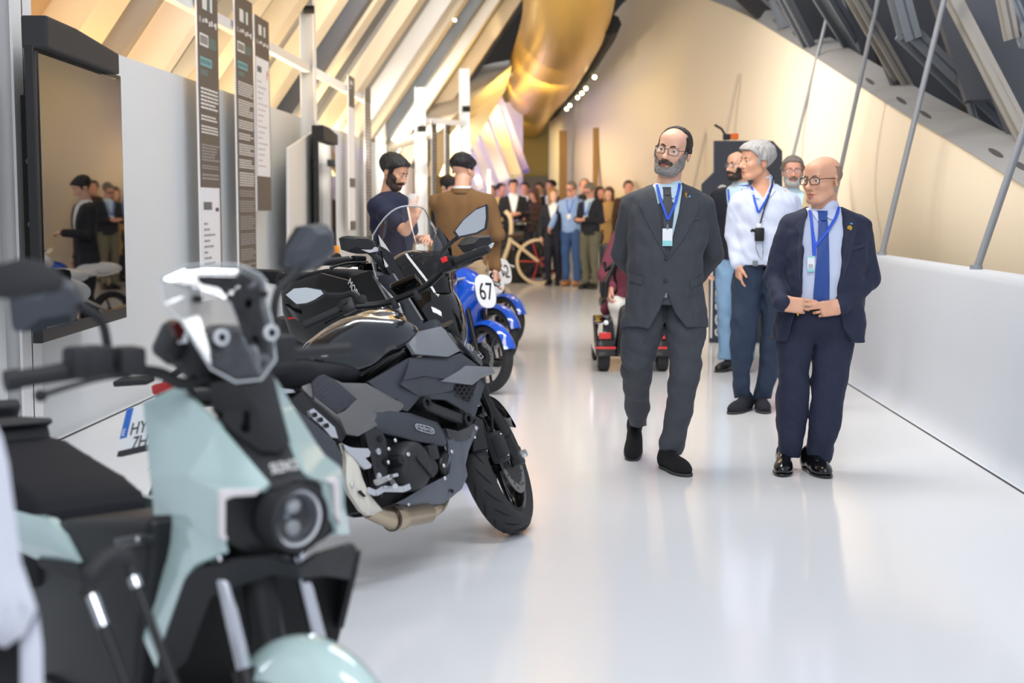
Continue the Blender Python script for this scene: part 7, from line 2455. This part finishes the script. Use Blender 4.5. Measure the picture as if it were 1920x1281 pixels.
B.add('grab_rail', tube(crom([B.y(540, 530, -.16), B.y(528, 540, -.16), B.y(522, 526, -.16), B.y(527, 514, -.16), B.y(533, 518, -.16)], 5), .016, 10), M_blackm, None, 60)
B.add('floorboard', bev(box((.80, 0, .32), (.6, .5, .10)), .03), M_black, None, 40)
B.add('underseat_body', bev(box((.30, 0, .55), (.70, .34, .34)), .06), M_black, None, 40)
B.add('fork_legs', join(tube([(1.55, -.1, .28), (1.38, -.1, .70)], .03, 12), tube([(1.55, .1, .28), (1.38, .1, .70)], .03, 12)), M_black, None, 40)
B.add('front_fender', grid(lambda u, v: (1.55 + (.31 - .04 * (2 * v - 1) ** 2) * math.cos(R(10 + 140 * u)), (v - .5) * .17, .28 + (.31 - .04 * (2 * v - 1) ** 2) * math.sin(R(10 + 140 * u))), 18, 7), M_gloss, None, 60)
# screen: a tall curved sheet, clear above, smoked below
yw = [B.x(719, 393, 1.16), B.x(766, 387, 1.16), B.x(814, 413, 1.16), B.x(840, 500, 1.36), B.x(709, 463, 1.30)]
zt = max(p.z for p in yw[:3])


def scr(u, v, z0=.93, z1=None):
    z1 = z1 or zt
    w = (u - .5) * 2
    z = z0 + (z1 - z0) * v
    hw = .275 * (.42 + .58 * min(1, v / .5)) - .05 * v - .09 * max(0, v - .75) * 4 * .5
    zz = z - (.16 * abs(w) ** 3.2 if v > .5 else .16 * abs(w) ** 3.2 * v * 2)
    xx = 1.56 - .32 * v - .10 * w * w
    return (xx, w * hw, zz)


v1 = grid(lambda u, v: scr(u, .48 + .52 * v), 21, 12)
v0 = grid(lambda u, v: scr(u, .0 + .48 * v), 21, 10)
so_ = B.add('windscreen', v1, M_clear, None, 180)
B.add('smoked_lower_screen', v0, M_smoke, so_, 180)
edge = [scr(0, .3 + .7 * i / 10) for i in range(11)] + [scr(i / 16, 1) for i in range(1, 16)] + [scr(1, 1 - .7 * i / 10) for i in range(11)]
B.add('screen_edge', tube(edge, .0045, 8), M_edge, so_, 180)
B.add('screen_shoulder', join(panel([B.x(709, 440, 1.33), B.x(711, 462, 1.34), B.x(760, 520, 1.42), B.x(790, 560, 1.44), B.x(770, 590, 1.44), B.x(722, 500, 1.38)], (1, 0, .2), .012, .01, .04, 2), panel([B.x(822, 425, 1.30), B.x(845, 455, 1.30), B.x(848, 480, 1.33), B.x(830, 510, 1.38), B.x(808, 500, 1.42), B.x(815, 450, 1.34)], (1, 0, .2), .012, .01, .04, 2)), M_gloss, None, 40)
for e, s_ in (((653, 458), -1), ((898, 457), 1)):
    pass
for ring, lens, st_ in (([(645, 446), (652, 442), (690, 444), (704, 454), (708, 468), (700, 476), (668, 476), (650, 470)], [(668, 458), (706, 464), (706, 471), (690, 474), (674, 468)], [(690, 470), (712, 490), (735, 520), (760, 545)]),
                        ([(868, 460), (884, 443), (918, 440), (925, 446), (923, 460), (905, 472), (880, 476)], [(884, 470), (895, 462), (924, 455), (920, 464), (900, 474)], [(890, 474), (878, 490), (850, 500), (835, 520)])):
    xv = 1.30
    rp = [B.x(a, b, xv) for a, b in ring]
    c = sum(rp, Vector()) / len(rp)
    k = len(rp)
    V = [tuple(c + (p - c) * .9 + Vector((-.07, 0, 0))) for p in rp] + [tuple(p) for p in rp] + [tuple(c + (p - c) * .55 + Vector((.035, 0, .008))) for p in rp]
    Fc = [tuple(reversed(range(k))), tuple(range(2 * k, 3 * k))] + [(o + i, o + (i + 1) % k, o + k + (i + 1) % k, o + k + i) for o in (0, k) for i in range(k)]
    mm = B.add('mirror', (V, Fc), M_blackm, None, 25)
    B.add('mirror_glass', prism([tuple(c + (p - c) * .82 + Vector((-.071, 0, 0))) for p in rp], (-.002, 0, 0)), M_mirror, mm, None)
    B.add('indicator_lens', prism([tuple(B.x(a, b, xv + .012)) for a, b in lens], (.016, 0, 0)), M_clearlens, mm, 30)
    sp_ = [B.x(a, b, xv - .01 + .02 * i) for i, (a, b) in enumerate(st_)]
    B.add('mirror_arm', tube(crom(sp_, 5), [.026] * 4 + [.032] * 4 + [.04] * 8, 10, flat=.55), M_blackm, mm, 60)
hbb = B.add('handlebar', tube([B.x(608, 491, 1.08), B.x(660, 487, 1.10), B.x(720, 510, 1.14)], .013, 10), M_black, None, 60)
B.add('grip', join(tube([B.x(608, 491, 1.08), B.x(655, 487, 1.10)], .0185, 12), tube([B.x(605, 491, 1.08), B.x(615, 490, 1.083)], .021, 12)), M_blackm, hbb, 50)
B.add('lever', join(tube(crom([B.x(690, 492, 1.15), B.x(650, 494, 1.15), B.x(622, 502, 1.15)], 4), .007, 8), ellips(tuple(B.x(621, 503, 1.15)), (.010, .010, .010), 10, 8)), M_black, hbb, 60)
B.add('switch_pod', bev(box(tuple(B.x(672, 490, 1.11)), (.06, .07, .06)), .014), M_black, hbb, 40)
B.add('brake_pump', bev(box(tuple(B.x(690, 500, 1.16)), (.05, .10, .04)), .01), M_gloss, hbb, 40)
B.add('seat_light', lathe([(0, .01), (.02, .01), (.02, -.01), (0, -.01)], 12, 'Y', tuple(B.y(590, 640, -.26))), M_alu, None, 40)

# ------------------------------------------------------------------ D: white scooter behind it
Wm = bike_matrix(-1.62, 9.75, -50, 3)
W = Bike('white_scooter', 'white scooter with amber tail lamp, mostly hidden behind the black touring scooter', -1.72, 9.6, -50, 3, 1.4, .1, 26, 0, cat='scooter')
W.wheel((1.4, 0, .26), .26, .11, .18, spokes=6, double=False)
W.wheel((0, 0, .26), .26, .12, .18, spokes=6, double=False)
tb_ = [(s_ell((.12, 0, .78), (.42, .17, .13)), 0), (s_box((.30, 0, .60), (.34, .16, .16), .06), .08), (s_ell((.62, 0, .74), (.22, .15, .10)), .08)]
sdf_obj('tail_body', tb_, (-.4, -.3, .3), (1.0, .3, 1.05), .014, M_white, W.root)
sdf_obj('front_shield', [(s_box((1.12, 0, .60), (.10, .22, .34), .07), 0), (s_ell((1.20, 0, .85), (.13, .17, .16)), .08)], (.9, -.35, .15), (1.45, .35, 1.1), .014, M_white, W.root)
W.add('seat', bev(box((.22, 0, .90), (.62, .26, .09)), .04), M_seat, None, 50)
q = W.M.inverted() @ at(626, 470, 9.9)
W.add('tail_lamp', bev(box((q.x, q.y, q.z), (.06, .06, .07)), .012), M_amber, None, 40)
W.add('lamp_socket', join(lathe([(0, .012), (.045, .012), (.045, -.012), (0, -.012)], 16, 'X', (q.x + .03, q.y, q.z - .06))), M_black, None, 40)
W.add('handlebar', tube([(1.05, -.33, 1.02), (1.08, 0, 1.0), (1.05, .33, 1.02)], .014, 10), M_black, None, 60)
W.add('floorboard', bev(box((.75, 0, .30), (.5, .36, .08)), .02), M_black, None, 40)

# ------------------------------------------------------------------ E: three blue and white racers
M_blue2 = mat('racing blue lacquer', srgb(24, 84, 200), rough=.14, coat=.8, vary=.06)
M_blw = mat('racing white lacquer', srgb(232, 234, 238), rough=.16, coat=.7, vary=.01)
M_num = mat('number black', srgb(16, 16, 18), rough=.4, vary=.05)
M_sandf = mat('sand inner fairing', srgb(186, 166, 132), rough=.6, vary=.05)


def racer(label, px, py, heading, num, paint, plate_m, seed):
    c = gnd(px, py)
    h = Vector((math.cos(R(heading)), math.sin(R(heading)), 0))
    o = c - h * 1.22
    o = o - Vector((.10, -.03, 0))
    b = Bike('racing_motorcycle', label, o.x, o.y, heading, 4, 1.22, .08, 24, 0, group='small racing motorcycles')
    b.wheel((1.22, 0, .255), .255, .085, .200, spokes=5, discs=((-.05, .12),), double=False)
    b.wheel((0, 0, .255), .255, .095, .200, spokes=5, discs=((.06, .09),), double=False)
    for s_ in (-1, 1):
        b.add('fork_leg', tube([(1.21, s_ * .075, .255), (.98, s_ * .075, .80)], .019, 10), M_black, None, 50)
    b.add('brake_caliper', bev(box((1.12, -.06, .30), (.05, .04, .08)), .01), mat('gold caliper', srgb(196, 150, 70), rough=.35, metal=.7, vary=.05), None, 40)

    def fd_(u, v):
        a = R(20 + 145 * u)
        w = (v - .5) * 2
        rr = .285 - .035 * w * w
        return (1.22 + rr * math.cos(a), w * .062, .255 + rr * math.sin(a))
    v_, f_ = grid(fd_, 18, 7)
    b.add('front_fender', join((v_, f_), ([(p[0], p[1] * .95, p[2] - .005) for p in v_], [tuple(reversed(q)) for q in f_])), M_blue2, None, 60)
    nose = [(s_ell((.95, 0, .74), (.20, .145, .135)), 0), (s_ell((.84, 0, .81), (.20, .16, .12)), .06), (s_box((.82, 0, .52), (.24, .15, .18), .06), .08), (s_box((.78, 0, .50), (.5, .09, .4), .02), .02, '-')]
    nf = sdf_obj('nose_fairing', nose[:3], (.5, -.26, .25), (1.42, .26, 1.0), .012, paint, b.root)
    pf = plane_frame((1.158, 0, .745), (0, 1, 0), (-.32, 0, 1))
    npl = b.add('number_board', xf(bev(prism([(.098 * np.sign(math.cos(t)) * abs(math.cos(t)) ** .75, .128 * np.sign(math.sin(t)) * abs(math.sin(t)) ** .75, 0) for t in np.linspace(0, 2 * math.pi, 28, endpoint=False)], (0, 0, .012)), .003, 1), pf), plate_m, None, 40)
    sh = text_shape(num, .19, .001)
    xs = [p[0] for p in sh[0]]
    b.add('race_number', xf(sh, pf @ Matrix.Translation((0, -.066, .0135)) @ Matrix.Diagonal((.135 / (max(xs) - min(xs)), 1, 1, 1)) @ Matrix.Translation((-(max(xs) + min(xs)) / 2, 0, 0))), M_num, npl, None)
    b.add('bubble_screen', grid(lambda u, v: (.94 - .26 * v - .06 * (2 * u - 1) ** 2, (2 * u - 1) * (.115 - .03 * v), .84 + .13 * v - .05 * (2 * u - 1) ** 2 * v), 13, 8), M_clear, None, 180)
    sdf_obj('tank', [(s_ell((.72, 0, .74), (.24, .13, .11)), 0)], (.4, -.2, .55), (1.0, .2, .9), .014, M_blue2, b.root)
    sdf_obj('seat_tail', [(s_ell((.12, 0, .74), (.26, .10, .075)), 0), (s_box((.36, 0, .70), (.14, .10, .03), .02), .05)], (-.25, -.2, .55), (.6, .2, .9), .014, paint, b.root)
    b.add('engine', bev(box((.62, 0, .40), (.34, .18, .28)), .04), M_eng, None, 40)
    b.add('exhaust', tube([(.8, -.08, .25), (.4, -.12, .22), (-.1, -.14, .34)], [.02, .03, .035], 12), M_inox, None, 50)
    b.add('frame_rail', join(tube([(1.0, -.06, .74), (.5, -.1, .5), (0, -.08, .26)], .018, 8), tube([(1.0, .06, .74), (.5, .1, .5), (0, .08, .26)], .018, 8)), M_alu, None, 50)
    hb = b.add('handlebar', join(tube([(1.0, -.29, .80), (1.03, -.05, .84)], .012, 8), tube([(1.0, .29, .80), (1.03, .05, .84)], .012, 8)), M_alu, None, 50)
    b.add('grip', join(tube([(.99, -.30, .80), (1.01, -.18, .815)], .017, 10)), M_blackm, hb, 50)
    b.add('grip', join(tube([(.99, .30, .80), (1.01, .18, .815)], .017, 10)), M_blackm, hb, 50)
    b.add('brake_lever', tube([(1.05, -.12, .83), (1.08, -.22, .82), (1.05, -.30, .80)], .006, 8), M_alu, hb, 60)
    # paddock stand under the rear wheel
    b.add('rear_stand', join(tube([(0, -.14, .255), (-.16, -.15, .012)], .012, 8), tube([(0, .14, .255), (-.16, .15, .012)], .012, 8), tube([(-.16, -.16, .012), (-.16, .16, .012)], .012, 8)), M_alu, None, 50)
    for k in range(5):
        pass
    return b


racer('blue racing motorcycle with number 67 on its white board', 936, 738, -46, '67', M_blue2, M_blw, 1)
racer('white racing motorcycle with number 9, between the 67 and the 52', 950, 688, -46, '9', M_blw, M_blw, 2)
racer('white and blue racing motorcycle with number 52, farthest of the three', 964, 654, -46, '52', M_blw, M_blw, 3)

# ------------------------------------------------------------------ F: white scooter cut by the left edge
L_ = Bike('white_front_scooter', 'white scooter at the left edge, only its fairing side and mirror in view', -2.35, 2.75, -38, 1, 1.35, .09, 25, 0, cat='scooter')
L_.wheel((1.35, 0, .25), .25, .12, .165, spokes=6, double=False)
L_.wheel((0, 0, .25), .25, .12, .165, spokes=6, double=False)
lx = lambda a, b, d: L_.M.inverted() @ at(a, b, d)
pts = [lx(-120, 700, 2.02), lx(-20, 770, 2.0), lx(4, 820, 2.0), lx(16, 870, 2.0), lx(23, 925, 2.0), lx(40, 1054, 2.0), lx(70, 1142, 2.0), lx(45, 1190, 2.0), lx(10, 1215, 2.0), lx(-120, 1180, 2.0)]
cam_l = (L_.M.inverted() @ Vector((0, 0, CAMZ)))
nv = (cam_l - pts[4]).normalized()
fsh = L_.add('front_shield', panel(pts, nv, .02, .03, .06, 3), mat('shaded white lacquer', srgb(200, 203, 214), rough=.3, coat=.3, vary=.02), None, 60)  # grey-lavender shading of the white fairing is put into this colour
L_.add('lower_shield', panel([lx(72, 1148, 2.02), lx(80, 1215, 2.02), lx(81, 1300, 2.02), lx(38, 1300, 2.02), lx(38, 1205, 2.02)], nv, .02, .012, .04, 2), mat('shaded white lacquer', srgb(200, 203, 214), rough=.3, coat=.3, vary=.02), None, 60)
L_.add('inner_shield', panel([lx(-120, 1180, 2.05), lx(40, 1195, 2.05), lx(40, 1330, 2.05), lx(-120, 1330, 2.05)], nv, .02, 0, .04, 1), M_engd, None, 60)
mp = [lx(-90, 500, 2.25), lx(0, 493, 2.25), lx(40, 482, 2.25), lx(86, 490, 2.25), lx(122, 518, 2.25), lx(118, 540, 2.25), lx(60, 550, 2.25), lx(16, 556, 2.25), lx(-90, 540, 2.25)]
mo = L_.add('mirror', bev(prism([tuple(p) for p in mp], -nv * .05), .012), M_blackm, None, 30)
L_.add('mirror_stem', tube([lx(-40, 520, 2.28), lx(-30, 610, 2.28), lx(-60, 700, 2.25)], .010, 8), M_blackm, mo, 60)
L_.add('steering_column', tube([(1.2, 0, .4), (1.0, 0, 1.0)], .04, 10), M_black, None, 40)
L_.add('handlebar', tube([(.98, -.34, 1.03), (1.02, 0, 1.0), (.98, .34, 1.03)], .014, 10), M_black, None, 60)
L_.add('seat', bev(box((.25, 0, .78), (.7, .3, .12)), .05), M_seat, None, 50)
L_.add('body', bev(box((.25, 0, .55), (.6, .28, .34)), .06), mat('shaded white lacquer', srgb(200, 203, 214), rough=.3, coat=.3, vary=.02), None, 50)
L_.add('floorboard', bev(box((.75, 0, .30), (.5, .36, .08)), .02), M_black, None, 40)
L_.add('fork_legs', join(tube([(1.35, -.08, .25), (1.18, -.08, .6)], .024, 10), tube([(1.35, .08, .25), (1.18, .08, .6)], .024, 10)), M_black, None, 40)

# hoop stand in front of the scooters
c1, c2 = at(165, 1096, 2.32), at(243, 1062, 2.36)
f1, f2 = at(520, 1640, 2.05), at(600, 1640, 2.09)
f1.z = f2.z = .012
hs = thing('hoop_stand', 'black tubular hoop stand with chrome collars beside the teal scooter', 'stand', Vector((f1.x, f1.y, 0)))
o_ = Vector((f1.x, f1.y, 0))
mid = (c1 + c2) / 2 + Vector((0, 0, .03))
obj('leg', tube([c1 - o_, f1 - o_], .0085, 12), M_black, hs, smooth=50)
obj('leg', tube([c2 - o_, f2 - o_], .0085, 12), M_black, hs, smooth=50)
obj('hoop_cap', tube([p - o_ for p in crom([c1 + Vector((-.004, 0, -.02)), c1 + Vector((.004, 0, .012)), mid, c2 + Vector((-.004, 0, .012)), c2 + Vector((.004, 0, -.02))], 6)], [.012] * 6 + [.017] * 13 + [.012] * 6, 14), M_blackm, hs, smooth=60)
for a, b, n in ((c1, f1, .055), (c2, f2, .018)):
    d = (b - a).normalized()
    obj('collar', tube([a + d * .02 - o_, a + d * (.02 + n) - o_], .0098, 14), M_chrome, hs, smooth=50)

# ------------------------------------------------------------------ far exhibits
Mpl = gnd(968, 531)
pb_ = box((0, 0, .30), (.42, .42, .60))
tag(obj('black_plinth', bev(box((Mpl.x, Mpl.y + .2, .29), (.44, .5, .58)), .008), M_hole), 'black plinth at the foot of the far crowd', 'plinth')
fm = Bike('vintage_moped', 'dark vintage moped standing on the black plinth', Mpl.x - .35, Mpl.y + .45, -20, 0, .9, .08, 24, 0)
fm.root.location.z = .58
fm.wheel((.9, 0, .2), .2, .06, .16, spokes=6, double=False)
fm.wheel((0, 0, .2), .2, .06, .16, spokes=6, double=False)
fm.add('frame', join(tube([(0, 0, .2), (.3, 0, .35), (.75, 0, .5), (.9, 0, .2)], .025, 8), tube([(.7, 0, .4), (.66, 0, .68)], .02, 8), tube([(.66, -.25, .7), (.66, .25, .7)], .014, 8)), M_black, None, 50)
fm.add('tank', ellips((.45, 0, .48), (.2, .08, .08)), M_gloss, None, 180)
fm.add('saddle', bev(box((.1, 0, .5), (.34, .14, .06)), .02), M_seat, None, 40)
fm.add('engine', bev(box((.42, 0, .26), (.24, .14, .18)), .03), M_eng, None, 40)
bgm = gnd(1004, 535)
bw = Bike('cream_velocipede', 'cream wooden velocipede with a large pale wheel before the crowd', bgm.x - .55, bgm.y + .35, -12, 0, .62, .05, 15, 0)
M_creamw = mat('cream painted wood', srgb(204, 184, 148), rough=.5, vary=.06)
bw.add('wheel_rim', lathe([(.36, -.02), (.41, -.02), (.41, .02), (.36, .02)], 36, 'Y', (.62, 0, .41), closed=True), M_creamw, None, 40)
for k in range(10):
    a = 2 * math.pi * k / 10
    bw.add('spoke', tube([(.62, 0, .41), (.62 + .37 * math.cos(a), 0, .41 + .37 * math.sin(a))], .010, 6), M_redp if k % 2 else M_brk, None, 50)
bw.add('wheel_rim', lathe([(.18, -.02), (.22, -.02), (.22, .02), (.18, .02)], 28, 'Y', (-.1, 0, .22), closed=True), M_creamw, None, 40)
bw.add('frame', join(tube(crom([(-.1, 0, .22), (.1, 0, .75), (.12, 0, 1.15), (.02, 0, 1.3)], 5), .04, 8), tube([(.10, 0, .8), (.62, 0, .41)], .03, 8)), M_creamw, None, 60)
bw.add('saddle', ellips((.2, 0, .86), (.16, .08, .04)), M_brk, None, 180)
